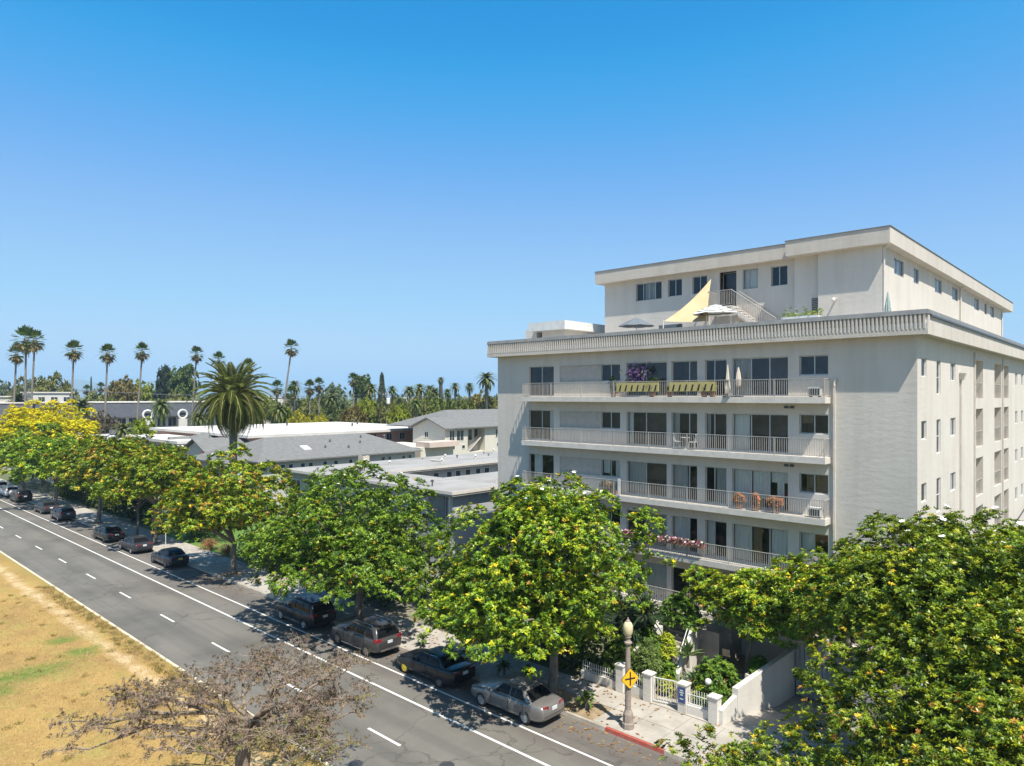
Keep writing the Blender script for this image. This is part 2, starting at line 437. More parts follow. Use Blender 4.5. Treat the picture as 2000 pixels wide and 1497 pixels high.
# grass median with a worn path and a few watered patches
def median_mat():
    m = bpy.data.materials.new('dry_median_grass'); m.use_nodes = True
    nt = m.node_tree; b = nt.nodes['Principled BSDF']; b.inputs['Roughness'].default_value = 0.95
    b.inputs['Specular IOR Level'].default_value = 0.1
    P = pos(nt)
    base = lerp_node(nt, (0.335, 0.215, 0.074), (0.225, 0.14, 0.055), ramp(nt, noise(nt, 0.30, 7, 0.7, P), 0.42, 0.66))
    base = lerp_node(nt, base, (0.27, 0.215, 0.065), ramp(nt, noise(nt, 0.7, 7, 0.75, pos(nt, (.6, 1, 1))), 0.50, 0.66))
    base = lerp_node(nt, base, (0.46, 0.31, 0.115), ramp(nt, noise(nt, 7, 5, 0.75, pos(nt, (1, 0.5, 1))), 0.52, 0.75))
    sep = nt.nodes.new('ShaderNodeSeparateXYZ'); nt.links.new(P, sep.inputs[0])
    def mth(op, a, bb=0.0, c=None):
        n = nt.nodes.new('ShaderNodeMath'); n.operation = op
        for i, v in enumerate((a, bb) if c is None else (a, bb, c)):
            if isinstance(v, (int, float)): n.inputs[i].default_value = v
            else: nt.links.new(v, n.inputs[i])
        return n.outputs[0]
    wob = mth('MULTIPLY_ADD', noise(nt, 0.5, 5, 0.65, P), 1.6, -0.8)
    # worn footpath running beside the kerb
    d = mth('ABSOLUTE', mth('ADD', mth('SUBTRACT', sep.outputs[1], 13.45), wob))
    path = mth('MULTIPLY', ramp(nt, d, 0.55, 0.1), ramp(nt, noise(nt, 1.6, 5, 0.7, P), 0.3, 0.6))
    base = lerp_node(nt, base, (0.47, 0.345, 0.19), path)
    # olive strip by the kerb
    es = mth('MULTIPLY', ramp(nt, mth('ADD', sep.outputs[1], wob), 14.0, 14.7), 0.7)
    base = lerp_node(nt, base, (0.25, 0.19, 0.06), es)
    # green patches
    tot = None
    for (cx, cy, rx, ry) in ((-43.0, 9.2, 1.3, 2.4), (-44.4, 12.2, 1.0, 1.1), (-47.3, 12.0, 0.8, 1.0), (-41.5, 7.0, 1.5, 1.8)):
        q = mth('SQRT', mth('ADD', mth('POWER', mth('DIVIDE', mth('SUBTRACT', sep.outputs[0], cx), rx), 2.0),
                            mth('POWER', mth('DIVIDE', mth('SUBTRACT', sep.outputs[1], cy), ry), 2.0)))
        q = ramp(nt, mth('ADD', q, mth('MULTIPLY', mth('SUBTRACT', noise(nt, 1.4, 6, 0.75, P), 0.5), 1.8)), 1.25, 0.35)
        tot = q if tot is None else mth('MAXIMUM', tot, q)
    base = lerp_node(nt, base, lerp_node(nt, (0.075, 0.135, 0.022), (0.17, 0.19, 0.045), ramp(nt, noise(nt, 2.5, 6, 0.75, P), 0.4, 0.65)), mth('MULTIPLY', tot, 0.9))
    nt.links.new(base, b.inputs['Base Color'])
    bp = nt.nodes.new('ShaderNodeBump'); bp.inputs['Strength'].default_value = 0.6; bp.inputs['Distance'].default_value = 0.06
    nt.links.new(noise(nt, 9, 5, 0.75, P), bp.inputs['Height']); nt.links.new(bp.outputs[0], b.inputs['Normal'])
    return m
M['median'] = median_mat()
struct(sheet('grass_median', M['median'], -900, 200, -14, 14.93, 0.13))
kb = MB().box(-900, 200, 14.93, 15.09, -0.02, 0.15)
struct(kb.build('median_kerb', M['kerbpale']))
# straw blades standing on the median where it comes nearest
rng = np.random.default_rng(3)
nb = 30000
bx = rng.uniform(-60, -22, nb); by = rng.uniform(4, 14.9, nb)
hh = rng.uniform(0.03, 0.10, nb); aa = rng.uniform(0, 2*PI, nb); ln = rng.normal(0, 0.05, (nb, 2))
V = np.zeros((nb, 3, 3))
V[:, 0] = np.c_[bx - 0.012*np.cos(aa), by - 0.012*np.sin(aa), np.full(nb, 0.13)]
V[:, 1] = np.c_[bx + 0.012*np.cos(aa), by + 0.012*np.sin(aa), np.full(nb, 0.13)]
V[:, 2] = np.c_[bx + ln[:, 0], by + ln[:, 1], 0.13 + hh]
def np_mesh(name, V, k, tint=None):
    """V (n,k,3): n separate polygons of k corners"""
    n = len(V)
    me = bpy.data.meshes.new(name)
    me.vertices.add(n*k); me.loops.add(n*k); me.polygons.add(n)
    me.vertices.foreach_set('co', V.reshape(-1).astype(np.float32))
    me.loops.foreach_set('vertex_index', np.arange(n*k, dtype=np.int32))
    me.polygons.foreach_set('loop_start', np.arange(0, n*k, k, dtype=np.int32))
    me.polygons.foreach_set('loop_total', np.full(n, k, dtype=np.int32))
    me.update(calc_edges=True)
    if tint is not None:
        a = me.color_attributes.new('tint', 'FLOAT_COLOR', 'POINT')
        c = np.ones((n, k, 4), np.float32); c[:, :, :3] = tint[:, None, :]
        a.data.foreach_set('color', c.reshape(-1))
    return me
tc = np.array([[0.44, 0.31, 0.12], [0.36, 0.25, 0.09], [0.52, 0.39, 0.18], [0.28, 0.23, 0.07]])[rng.integers(0, 4, nb)]
ncl = 420
cx_ = rng.uniform(-62, -24, ncl); cy_ = np.where(rng.random(ncl) < .68, rng.uniform(14.0, 14.9, ncl), rng.uniform(4, 14.9, ncl))
kk = rng.integers(0, ncl, 16000); V2 = np.zeros((16000, 3, 3)); a2 = rng.uniform(0, 2*PI, 16000)
bx2 = cx_[kk] + rng.normal(0, .12, 16000); by2 = np.minimum(cy_[kk] + rng.normal(0, .10, 16000), 15.0); h2 = rng.uniform(.06, .2, 16000); l2_ = rng.normal(0, .07, (16000, 2))
V2[:, 0] = np.c_[bx2 - .012*np.cos(a2), by2 - .012*np.sin(a2), np.full(16000, .13)]; V2[:, 1] = np.c_[bx2 + .012*np.cos(a2), by2 + .012*np.sin(a2), np.full(16000, .13)]; V2[:, 2] = np.c_[bx2 + l2_[:, 0], by2 + l2_[:, 1], .13 + h2]
ct = np.array([[0.34, 0.24, 0.08], [0.22, 0.19, 0.05], [0.42, 0.31, 0.13]])[rng.integers(0, 3, ncl)][kk]
V = np.concatenate([V, V2]); tc = np.concatenate([tc, ct])
tag(stuff(link('dry_grass_blades', np_mesh('dry_grass_blades', V, 3, tc), M['softleaf'])), 'short straw coloured grass blades growing on the dry median', 'grass')

# kerb and pavement
def kerb_piece(name, x0, x1, mt, parent=None):
    o = MB().hexa([(x0, 24.83, -0.02), (x1, 24.83, -0.02), (x1, 25.0, -0.02), (x0, 25.0, -0.02),
                   (x0, 24.86, 0.155), (x1, 24.86, 0.155), (x1, 25.0, 0.155), (x0, 25.0, 0.155)]).build(name, mt, parent)
    return o
kerb = struct(kerb_piece('kerb', -900, -17.6, M['kerb']))
kerb_piece('red_kerb_section', -17.597, -14.7, M['redkerb'], kerb)
kerb_piece('kerb_section', -14.697, 200, M['kerb'], kerb)
pav = struct(sheet('pavement', M['kerb'], -900, 200, 25.0, 28.3, 0.125))
PITS = [(-21.5, 26.0), (-37.6, 26.0), (-54.9, 26.0), (-71.9, 26.1), (-88.2, 26.0), (-106, 26.2)]
slab_w, slab_p = 1.55, 1.0
for row, (y0, y1) in enumerate(((25.0, 26.62), (26.62, 28.28))):
    me = MB().box(-slab_w/2+0.012, slab_w/2-0.012, y0-26.6+0.012, y1-26.6-0.012, 0, 0.03).mesh('paving_slab')
    for k in range(64):
        x = -6 - slab_w*(k+0.5)
        if row == 0 and any(abs(x-px) < 1.1 for px, _ in PITS): continue
        if row == 0 and abs(x+19.2) < 0.8: continue
        link('paving_slab', me, M['concrete'], pav, (x, 26.6, 0.128))
sheet('pavement_far_sheet', M['concrete'], -900, -6-slab_w*64-0.02, 25.0, 28.28, 0.157, pav)
sheet('pavement_near_sheet', M['concrete'], -5.98, 200, 25.0, 28.28, 0.157, pav)
for i, (px, py) in enumerate(PITS + [(-19.2, 25.8)]):
    sheet('tree_pit', M['dirt'], px-1.05, px+1.05, 25.03, 26.58, 0.14, pav)

# far hills in the haze
def hill(name, x0, x1, Yd, hmax, seed):
    r2 = random.Random(seed); n = 90
    ph = [r2.uniform(0, 6.28) for _ in range(6)]
    b = MB(); vs = []; fs = []
    for i in range(n+1):
        u = i/n; x = x0 + (x1-x0)*u
        h = hmax*math.sin(PI*u)**0.6*(0.62 + 0.2*math.sin(5*u+ph[0]) + 0.1*math.sin(13*u+ph[1]) + 0.05*math.sin(31*u+ph[2]) + 0.03*math.sin(67*u+ph[3]))
        vs += [(x, Yd-500, -.6), (x, Yd-180, h*0.55), (x, Yd, h), (x, Yd+400, -.6)]
    for i in range(n):
        for k in range(3): fs.append((i*4+k, i*4+4+k, i*4+5+k, i*4+1+k))
    b.add(vs, fs)
    return b.build(name, M['hill'], smooth=True)
M['hill'] = mat('far_hillside', (0.10, 0.11, 0.07), 0.95, (0.14, 0.13, 0.09), 0.01)
hl = hill('hills', -1900, 1500, 0, 290, 4)
hz_b = MB().box(-9600, 9600, -9600, 9600, -2.4, 305)
hzo = stuff(hz_b.build('haze', None))
hm = bpy.data.materials.new('haze'); hm.use_nodes = True
hn = hm.node_tree
hn.nodes.remove(hn.nodes['Principled BSDF'])
pv = hn.nodes.new('ShaderNodeVolumePrincipled'); pv.inputs['Color'].default_value = (0.50, 0.77, 1.0, 1); pv.inputs['Density'].default_value = 0.00018
hn.links.new(pv.outputs[0], hn.nodes['Material Output'].inputs['Volume'])
hzo.data.materials.append(hm)
hl.location = (-6800, 3100, 0); hl.rotation_euler = (0, 0, R(62)); struct(hl)
# ------------------------------------------------------------------ apartment building
FY = 37.0; BX0, BX1 = -35.81, -8.36; BYE = 84.0
FL = [14.45, 11.40, 8.32, 5.25, 2.20]
ROOF = 17.9
apt = thing('apartment_building', 'white six level apartment block with long railed balconies and set back penthouse', 'building', (-22, 37, 0))

class Frame:
    """local (u, n, z): u along the wall, n inward"""
    def __init__(s, o, u, n): s.o = Vector(o); s.u = Vector(u); s.n = Vector(n)
    def p(s, u, n, z): v = s.o + s.u*u + s.n*n; return (v.x, v.y, z)
    def box(s, mb, u0, u1, n0, n1, z0, z1):
        mb.hexa([s.p(u0,n0,z0), s.p(u1,n0,z0), s.p(u1,n1,z0), s.p(u0,n1,z0), s.p(u0,n0,z1), s.p(u1,n0,z1), s.p(u1,n1,z1), s.p(u0,n1,z1)])
    def quad(s, mb, u0, u1, n, z0, z1):
        mb.quad(s.p(u0,n,z0), s.p(u1,n,z0), s.p(u1,n,z1), s.p(u0,n,z1))

def wall_holes(mb, fr, u0, u1, z0, z1, holes, depth=0.16):
    """front face of a wall with openings and their reveals; hole = (u0,u1,z0,z1[,depth])"""
    us = sorted({u0, u1, *[h[0] for h in holes], *[h[1] for h in holes]})
    zs = sorted({z0, z1, *[h[2] for h in holes], *[h[3] for h in holes]})
    us = [u for u in us if u0 <= u <= u1]; zs = [z for z in zs if z0 <= z <= z1]
    def inside(u, z): return any(h[0] < u < h[1] and h[2] < z < h[3] for h in holes)
    for a, b in zip(zs, zs[1:]):
        run = None
        for c, d in zip(us, us[1:]):
            if inside((c+d)/2, (a+b)/2):
                if run is not None: fr.quad(mb, run, c, 0, a, b); run = None
            elif run is None: run = c
        if run is not None: fr.quad(mb, run, us[-1], 0, a, b)
    for h in holes:
        d = h[4] if len(h) > 4 else depth
        a, b, c, e = h[:4]
        mb.quad(fr.p(a,0,c), fr.p(b,0,c), fr.p(b,d,c), fr.p(a,d,c))
        mb.quad(fr.p(a,0,e), fr.p(b,0,e), fr.p(b,d,e), fr.p(a,d,e))
        mb.quad(fr.p(a,0,c), fr.p(a,0,e), fr.p(a,d,e), fr.p(a,d,c))
        mb.quad(fr.p(b,0,c), fr.p(b,0,e), fr.p(b,d,e), fr.p(b,d,c))

def window(parent, fr, u0, u1, z0, z1, mull=(), name='window', inset=0.13, dress=(), room=1.6, fw=0.05, fm='frame', hbars=(), glass='glass'):
    """frame object with panes, a room behind and its curtains; dress = [(ua, ub, zlow, material)]"""
    fmat = M[fm]
    b = MB()
    a, e = inset, inset + 0.05
    fr.box(b, u0, u1, a, e, z1-fw, z1); fr.box(b, u0, u1, a, e, z0, z0+fw)
    cuts = [u0] + [m for m in mull] + [u1]
    for i, m in enumerate(cuts):
        w0 = m if i == 0 else (m-fw if i == len(cuts)-1 else m-fw/2)
        fr.box(b, w0, w0+fw, a, e, z0+fw, z1-fw)
    for z in hbars: fr.box(b, u0+fw, u1-fw, a+0.005, e-0.005, z-fw*0.35, z+fw*0.35)
    w = b.build(name, fmat, parent)
    for c, d in zip(cuts, cuts[1:]):
        pb = MB(); fr.quad(pb, c+fw*0.4, d-fw*0.4, a+0.025, z0+fw*0.6, z1-fw*0.6)
        pb.build('pane', M[glass], w)
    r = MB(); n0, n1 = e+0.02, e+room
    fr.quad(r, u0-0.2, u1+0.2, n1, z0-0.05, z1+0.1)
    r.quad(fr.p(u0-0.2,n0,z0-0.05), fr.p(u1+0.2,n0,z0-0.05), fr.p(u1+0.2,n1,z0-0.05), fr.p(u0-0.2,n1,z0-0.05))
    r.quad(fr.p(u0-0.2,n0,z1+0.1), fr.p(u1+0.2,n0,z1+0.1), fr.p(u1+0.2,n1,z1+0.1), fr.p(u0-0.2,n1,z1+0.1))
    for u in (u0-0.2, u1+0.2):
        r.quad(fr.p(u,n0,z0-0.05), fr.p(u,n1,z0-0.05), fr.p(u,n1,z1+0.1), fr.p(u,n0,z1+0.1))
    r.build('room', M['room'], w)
    for ua, ub, zl, mt in dress:
        cb = MB(); n = max(3, int((ub-ua)/0.09)); cn = e + 0.10
        for i in range(n):
            x0 = ua + (ub-ua)*i/n; x1 = ua + (ub-ua)*(i+1)/n
            k0 = 0.03*(i % 2); k1 = 0.03*((i+1) % 2)
            cb.quad(fr.p(x0,cn+k0,zl), fr.p(x1,cn+k1,zl), fr.p(x1,cn+k1,z1-0.03), fr.p(x0,cn+k0,z1-0.03))
        cb.build('blind' if mt in ('blind', 'bamboo') else 'curtain', M[mt], w)
    return w

front = Frame((0, FY, 0), (1, 0, 0), (0, 1, 0))
side = Frame((BX1, 0, 0), (0, 1, 0), (-1, 0, 0))

COLS = {'d1': (-32.75, -30.47), 'w2': (-26.54, -25.04), 'd3': (-24.57, -21.70), 'd4': (-21.39, -19.70), 'd5': (-19.21, -17.89), 'd6': (-17.56, -14.43), 'w7': (-13.85, -12.38)}
PANEL = (-29.95, -26.58)
holes = []; fills = []
rd = random.Random(5)
for i, f in enumerate(FL):
    for k, (u0, u1) in COLS.items():
        if k == 'w2': z0, z1 = f+1.0, f+2.1
        elif k == 'w7': z0, z1 = f+1.13, f+2.16
        elif i == 0 and k == 'd6': z0, z1 = f+0.06, f+2.16
        else: z0, z1 = f+0.06, f+2.13
        holes.append((u0, u1, z0, z1)); fills.append((i, k, u0, u1, z0, z1))
    holes.append((PANEL[0], PANEL[1], f+1.0, f+2.1, 0.05))
fw_ = MB()
wall_holes(fw_, front, BX0, BX1, 0, ROOF, holes)
# plain left and back walls
fw_.quad((BX0, FY, 0), (BX0, BYE, 0), (BX0, BYE, ROOF), (BX0, FY, ROOF))
fw_.quad((BX0, BYE, 0), (BX1, BYE, 0), (BX1, BYE, ROOF), (BX0, BYE, ROOF))
fw_.build('facade_wall', M['wall'], apt)
for f in FL:
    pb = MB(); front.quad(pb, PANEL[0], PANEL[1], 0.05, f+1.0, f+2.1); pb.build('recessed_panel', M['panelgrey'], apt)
    pb = MB()
    for a in ((PANEL[0]-.04, PANEL[1]-.06, f+.95, f+.998), (PANEL[0]-.04, PANEL[1]-.06, f+2.102, f+2.14)): front.box(pb, a[0], a[1], -.03, -.004, a[2], a[3])
    pb.build('panel_trim', M['trim'], apt)
MUL = {'d1': [-31.62], 'w2': [-25.8], 'd3': [-23.19], 'd4': [-20.25], 'd5': [-18.66], 'd6': [-16.49, -15.46], 'w7': [-13.1]}
def dress(i, k, u0, u1, z0, z1):
    m = MUL[k]*3; t = (i, k); zl = z0+0.06
    D = {(0,'d1'): [], (0,'w2'): [], (0,'d3'): [(u0+.06,u0+1.3,zl+.5,'blind')][:0], (0,'d4'): [], (0,'d5'): [], (0,'d6'): [(u0+.06,m[0]-.1,zl,'blind')], (0,'w7'): [],
         (1,'d1'): [(u1-.55,u1-.06,zl,'curtain')], (1,'w2'): [], (1,'d3'): [(u0+.05,u0+.35,zl,'curtain'),(u1-.2,u1-.05,zl,'blind')], (1,'d4'): [(u0+.05,u0+.4,zl,'blind')], (1,'d5'): [(u0+.04,u0+.22,zl,'blind')],
         (1,'d6'): [(u0+.05,u0+.9,zl,'curtain')], (1,'w7'): [(u0+.06,u0+.62,z0+.55,'bamboo')],
         (2,'d1'): [(u0+.3,m[0]-.1,zl,'curtain'),(u1-.25,u1-.06,zl,'blind')], (2,'w2'): [(u0+.06,m[0]-.2,z0+.2,'curtain'),(u1-.5,u1-.05,zl,'curtain')], (2,'d3'): [(u0+.05,m[0]-.04,zl,'blind')],
         (2,'d4'): [(u0+.05,m[0]-.2,zl,'blind'),(m[-1]+.3,u1-.05,zl,'blind')][:1], (2,'d5'): [(m[0]+.05,u1-.05,zl,'blind')],
         (2,'d6'): [(u0+.05,m[0]-.04,zl,'curtain'),(m[0]+.04,m[1]-.04,zl+.45,'curtain'),(m[1]+.04,u1-.05,z0+1.45,'curtain'),(m[1]+.35,u1-.3,zl,'curtain')], (2,'w7'): [(u0+.3,u1-.05,zl,'bamboo')],
         (3,'d3'): [(m[0]+.05,u1-.06,zl,'blind')], (3,'d4'): [(u0+.05,m[0]-.05,zl,'curtain')], (3,'d5'): [(u0+.05,m[0]-.05,zl,'curtain')], (3,'d6'): [(u0+.05,m[0]-.05,zl,'curtain'),(m[0]+.05,m[1]-.5,zl,'tan'),(m[1]+.04,u1-.05,zl,'curtain')],
         (3,'w7'): [(u0+.06,m[0]-.04,zl,'curtain')],
         (4,'d3'): [(u0+.05,u1-.05,zl,'curtain')], (4,'d4'): [(m[0]+.4,u1-.05,zl,'curtain')], (4,'d5'): [(m[0]+.03,u1-.05,zl,'curtain')], (4,'d6'): [(u0+.05,m[1]-.05,zl,'curtain')]}
    return D.get(t, [(u0+.06, u0+.5, zl, 'blind')])
for i, k, u0, u1, z0, z1 in fills:
    nm = 'window' if k[0] == 'w' else 'sliding_door'
    window(apt, front, u0, u1, z0, z1, MUL[k], nm, dress=dress(i, k, u0, u1, z0, z1), fw=0.06)

# side wall with small windows and open landings
sh = []; sf = []; ldg = []
for i, (zt, dz) in enumerate(((16.34, 0), (13.30, 0), (10.28, 0), (7.25, 0), (4.2, 0))):
    lw = 1.0
    sh += [(37.75, 38.75, zt-0.9, zt), (40.85, 41.75, zt-1.75, zt), (44.1, 45.35, zt-1.0, zt)]
    sf += sh[-3:]
    f = FL[i]
    for a, b in ((50.93, 53.63), (57.85, 60.7), (61.35, 64.0)):
        sh.append((a, b, f-0.1, f+2.3, 0.2)); ldg.append((a, b, f-0.1, f+2.3))
    for a in (67.2, 70.4, 74.5, 78.5):
        sh.append((a, a+1.2, zt-1.0, zt)); sf.append(sh[-1])
sw = MB()
wall_holes(sw, side, FY, BYE, 0, ROOF, sh, 0.12)
sw.build('side_wall', M['wall'], apt)
for j, (a, b, z0, z1) in enumerate(sf):
    window(apt, side, a, b, z0, z1, [(a+b)/2] if b-a > 1.1 else (), 'window', inset=0.06, fm='wframe', dress=[(a+.05, b-.05, z0+.05, 'curtain' if j % 3 else 'blind')], fw=0.045, room=0.8,
           hbars=[z0+(z1-z0)*0.5] if z1-z0 > 1.4 else ())
for a, b, z0, z1 in ldg:
    w = MB(); d = 1.9
    side.quad(w, a, b, d, z0, z1)
    w.quad(side.p(a,.2,z0), side.p(b,.2,z0), side.p(b,d,z0), side.p(a,d,z0)); w.quad(side.p(a,.2,z1), side.p(b,.2,z1), side.p(b,d,z1), side.p(a,d,z1))
    w.quad(side.p(a,.2,z0), side.p(a,d,z0), side.p(a,d,z1), side.p(a,.2,z1)); w.quad(side.p(b,.2,z0), side.p(b,d,z0), side.p(b,d,z1), side.p(b,.2,z1))
    o = w.build('open_landing', M['wall'], apt)
    p = MB(); side.box(p, a+0.02, b-0.02, 0.06, 0.1, z0+0.95, z0+1.0)
    n = 11
    for k in range(n+1): side.box(p, a+0.05+(b-a-0.12)*k/n, a+0.07+(b-a-0.12)*k/n, 0.07, 0.09, z0+0.02, z0+0.95)
    stuff(p.build('railing', M['rail'], o))
# downpipes
dp = MB(); dp.box(-12.12, -12.02, 36.9, 36.985, 0.3, 15.0); dp.build('downpipe', M['trim'], apt)
MB().tube([(-12.07, 36.94, 15.0), (-12.07, 36.94, 15.15), (-11.98, 36.94, 15.4)], 0.07, 8).build('downpipe', M['trim'], apt)
for y in (46.5, 50.6, 61.05):
    MB().box(BX1+0.015, BX1+0.1, y-0.05, y+0.05, 0.3, 15.9 if y == 46.5 else 17.2).build('downpipe', M['trim'], apt)
MB().hexa([(BX1+.015, 46.35, 15.4), (BX1+.18, 46.35, 15.4), (BX1+.18, 46.65, 15.4), (BX1+.015, 46.65, 15.4), (BX1+.015, 46.25, 15.8), (BX1+.3, 46.25, 15.8), (BX1+.3, 46.75, 15.8), (BX1+.015, 46.75, 15.8)]).build('rain_hopper', M['trim'], apt)
# sagging service cable on the side wall
pts = [(BX1+0.25, 55 + 26*t, 4.9 - 0.9*t + 3.2*t*t - 0.2) for t in [k/14 for k in range(15)]]
MB().tube(pts, 0.05, 6).build('service_cable', M['darkmetal'], apt)
# paired vents under the soffit of each balcony, right of centre
for i, f in enumerate(FL):
    if i in (1, 2):
        for x in (-14.62, -14.32): MB().box(x, x+0.22, 36.93, 36.985, f+2.45, f+2.58).build('wall_vent', M['darkmetal'], apt)

# roof slab with ribbed fascia
OV = 0.56; ZB, Z1, Z2, ZT = 17.36, 17.62, 18.30, 18.52
X0, X1, Y0 = BX0-OV, BX1+OV, FY-OV
MB().box(X0+.02, X1-.02, Y0+.02, BYE+.3, ZB+.02, ROOF).build('roof_slab', M['roofdeck'], apt)
fa = MB()
fa.box(X0, X1, Y0, Y0+0.2, ZB, Z1)                  # lower band, front
fa.box(X0+0.05, X1, Y0+0.09, Y0+0.2, Z1, Z2)        # recessed backing
fa.box(X1-0.2, X1, Y0+0.2, BYE+.3, ZB, Z2)          # plain side fascia
fa.box(X0, X0+0.2, Y0+0.2, BYE+.3, ZB, Z2)
fa.build('fascia', M['fascia'], apt)
cp = MB()
cp.hexa([(X0-.03, Y0-.03, Z2), (X1+.03, Y0-.03, Z2), (X1+.03, Y0+.32, Z2), (X0-.03, Y0+.32, Z2), (X0, Y0+.06, ZT), (X1-.02, Y0+.06, ZT), (X1-.02, Y0+.32, ZT), (X0, Y0+.32, ZT)])
cp.hexa([(X1-.3, Y0+.32, Z2), (X1+.05, Y0+.32, Z2), (X1+.05, BYE+.3, Z2), (X1-.3, BYE+.3, Z2), (X1-.3, Y0+.32, ZT), (X1-.02, Y0+.32, ZT), (X1-.02, BYE+.3, ZT), (X1-.3, BYE+.3, ZT)])
cp.build('parapet_flashing', M['cap'], apt)
MB().box(X1-.005, X1+.09, Y0+.35, BYE+.3, Z2-.10, Z2-.02).build('side_gutter_line', M['darkmetal'], apt)
rib_me = MB().hexa([(-.04, -.0, 0), (.04, -.0, 0), (.055, .11, 0), (-.055, .11, 0), (-.04, 0, Z2-Z1), (.04, 0, Z2-Z1), (.055, .11, Z2-Z1), (-.055, .11, Z2-Z1)]).mesh('fascia_rib')
nr = 156
for k in range(nr):
    x = X0 + 0.1 + (X1-X0-0.25)*k/(nr-1)
    link('fascia_rib', rib_me, M['fascia'], apt, Vector((x, Y0-0.015, Z1)) - apt.location)

# balconies
SX0, SX1, SY = -32.71, -12.26, 36.17
def railing(mb, bal, xs, y, z0, h=0.95, step=0.118, posts=True):
    mb.box(xs[0], xs[1], y-.02, y+.02, z0+h-.035, z0+h)
    mb.box(xs[0], xs[1], y-.012, y+.012, z0+.07, z0+.095)
    n = int((xs[1]-xs[0])/step)
    for k in range(n+1):
        x = xs[0] + (xs[1]-xs[0])*k/n
        bal.box(x-.011, x+.011, y-.01, y+.01, z0+.095, z0+h-.035)
    if posts:
        m = max(1, int((xs[1]-xs[0])/2.4))
        for k in range(m+1):
            x = xs[0] + (xs[1]-xs[0])*k/m
            mb.box(x-.022, x+.022, y-.024, y+.024, z0, z0+h+0.002)
for i, f in enumerate(FL):
    s_ = MB().box(SX0, SX1, SY, FY-0.004, f-0.32, f).build('balcony', M['trim'], apt)
    r_ = MB(); b_ = MB()
    railing(r_, b_, (SX0+.08, SX1-.06), SY+.06, f)
    for x in (SX0+.08, SX1-.06):
        r_.box(x-.02, x+.02, SY+.085, FY-.01, f+.915, f+.95); r_.box(x-.012, x+.012, SY+.085, FY-.01, f+.07, f+.095)
        for k in range(1, 7): b_.box(x-.01, x+.01, SY+.06+.11*k-.01, SY+.06+.11*k+.01, f+.095, f+.915)
    r_.build('railing', M['rail'], s_)
    stuff(b_.build('balusters', M['rail'], s_))
    for x in (-24.6,) if i in (2,) else ():
        MB().box(x-.05, x+.12, SY-.02, SY+.03, f, f+1.05).build('white_post', M['white'], s_)

# penthouse
PX0, PX1, PYR, PYS, PYL, PE = -29.55, -10.93, 41.0, 41.35, 41.7, 79.5
PZ = ROOF; PT = 22.62; PF = 23.48
PS1, PS2 = -15.75, -14.28
left = Frame((0, PYL, 0), (1, 0, 0), (0, 1, 0))
ph = [(-26.9, -24.85, 21.13, 22.35), (-24.37, -23.31, 21.2, 22.35), (-22.55, -21.5, 21.2, 22.35), (-20.65, -19.5, 20.08, 22.4), (-19.1, -18.1, 21.15, 22.4), (-17.3, -16.3, 21.15, 22.35)]
pw = MB()
wall_holes(pw, left, PX0, PS1, PZ, PT, ph, 0.14)
pw.quad((PS1, PYS, PZ), (PS2, PYS, PZ), (PS2, PYS, PT), (PS1, PYS, PT))
pw.quad((PS1, PYS, PZ), (PS1, PYL, PZ), (PS1, PYL, PT), (PS1, PYS, PT))
pw.quad((PS2, PYR, PZ), (PS2, PYS, PZ), (PS2, PYS, PT), (PS2, PYR, PT))
pw.quad((PS2, PYR, PZ), (PX1, PYR, PZ), (PX1, PYR, PT), (PS2, PYR, PT))
pside = Frame((PX1, 0, 0), (0, 1, 0), (-1, 0, 0))
psh = [(43.25, 45.35, 21.38, 22.34), (47.5, 48.8, 21.38, 22.34), (52.95, 55.0, 21.42, 22.4), (58.2, 60.2, 21.46, 22.42), (66.35, 68.45, 21.5, 22.48), (70.75, 72.0, 21.5, 22.48), (73.65, 75.6, 21.5, 22.5)]
wall_holes(pw, pside, PYR, PE, PZ, PT+.05, psh, 0.1)
pw.quad((PX0, PYL, PZ), (PX0, PE, PZ), (PX0, PE, PT), (PX0, PYL, PT))
pw.quad((PX0, PE, PZ), (PX1, PE, PZ), (PX1, PE, PT), (PX0, PE, PT))
pw.build('penthouse_wall', M['wall'], apt)
window(apt, left, *ph[0], [-26.35, -25.85, -25.4], 'window', dress=[(-26.3, -25.45, 21.2, 'blind')], fm='frame')
window(apt, left, *ph[1], [-23.84], 'window'); window(apt, left, *ph[2], [-22.03], 'window')
window(apt, left, *ph[3], [], 'door', inset=0.5, dress=[])
window(apt, left, *ph[4], [-18.75], 'window', dress=[(-19.05, -18.15, 21.2, 'curtain')]); window(apt, left, *ph[5], [-16.82], 'window')
for a in psh:
    n = 3 if a[1]-a[0] > 1.8 else 2
    window(apt, pside, *a, [a[0]+(a[1]-a[0])*k/n for k in range(1, n)], 'window', inset=0.05, dress=[(a[0]+.3*(a[1]-a[0]), a[1]-.1, a[2]+.05, 'curtain')], room=1.0)
pr = MB(); ov = 0.5
pr.slab([(PX0-ov, PYL-ov), (PS1-.2, PYL-ov), (PS1-.2, PYR-ov), (PX1+ov, PYR-ov), (PX1+ov, PE+3), (PX0-ov, PE+3)], PT, PF)
pr.build('penthouse_roof', M['fascia'], apt)
MB().slab([(PX0-ov-.04, PYL-ov-.04), (PS1-.24, PYL-ov-.04), (PS1-.24, PYR-ov-.04), (PX1+ov+.04, PYR-ov-.04), (PX1+ov+.04, PE+3), (PX0-ov-.04, PE+3)], PF, PF+.035).build('roof_edge_strip', M['cap'], apt)
for y in (41.05, 60.75, 79.3):
    MB().tube([(PX1+.07, y, PZ+.2), (PX1+.07, y, 22.4), (PX1+.3, y, PT)], 0.055, 8).build('downpipe', M['trim'], apt)
lv = MB()
for k in range(9): lv.box(-14.75, -14.33, PYS-.03, PYS-.004, 19.28+.1*k, 19.34+.1*k)
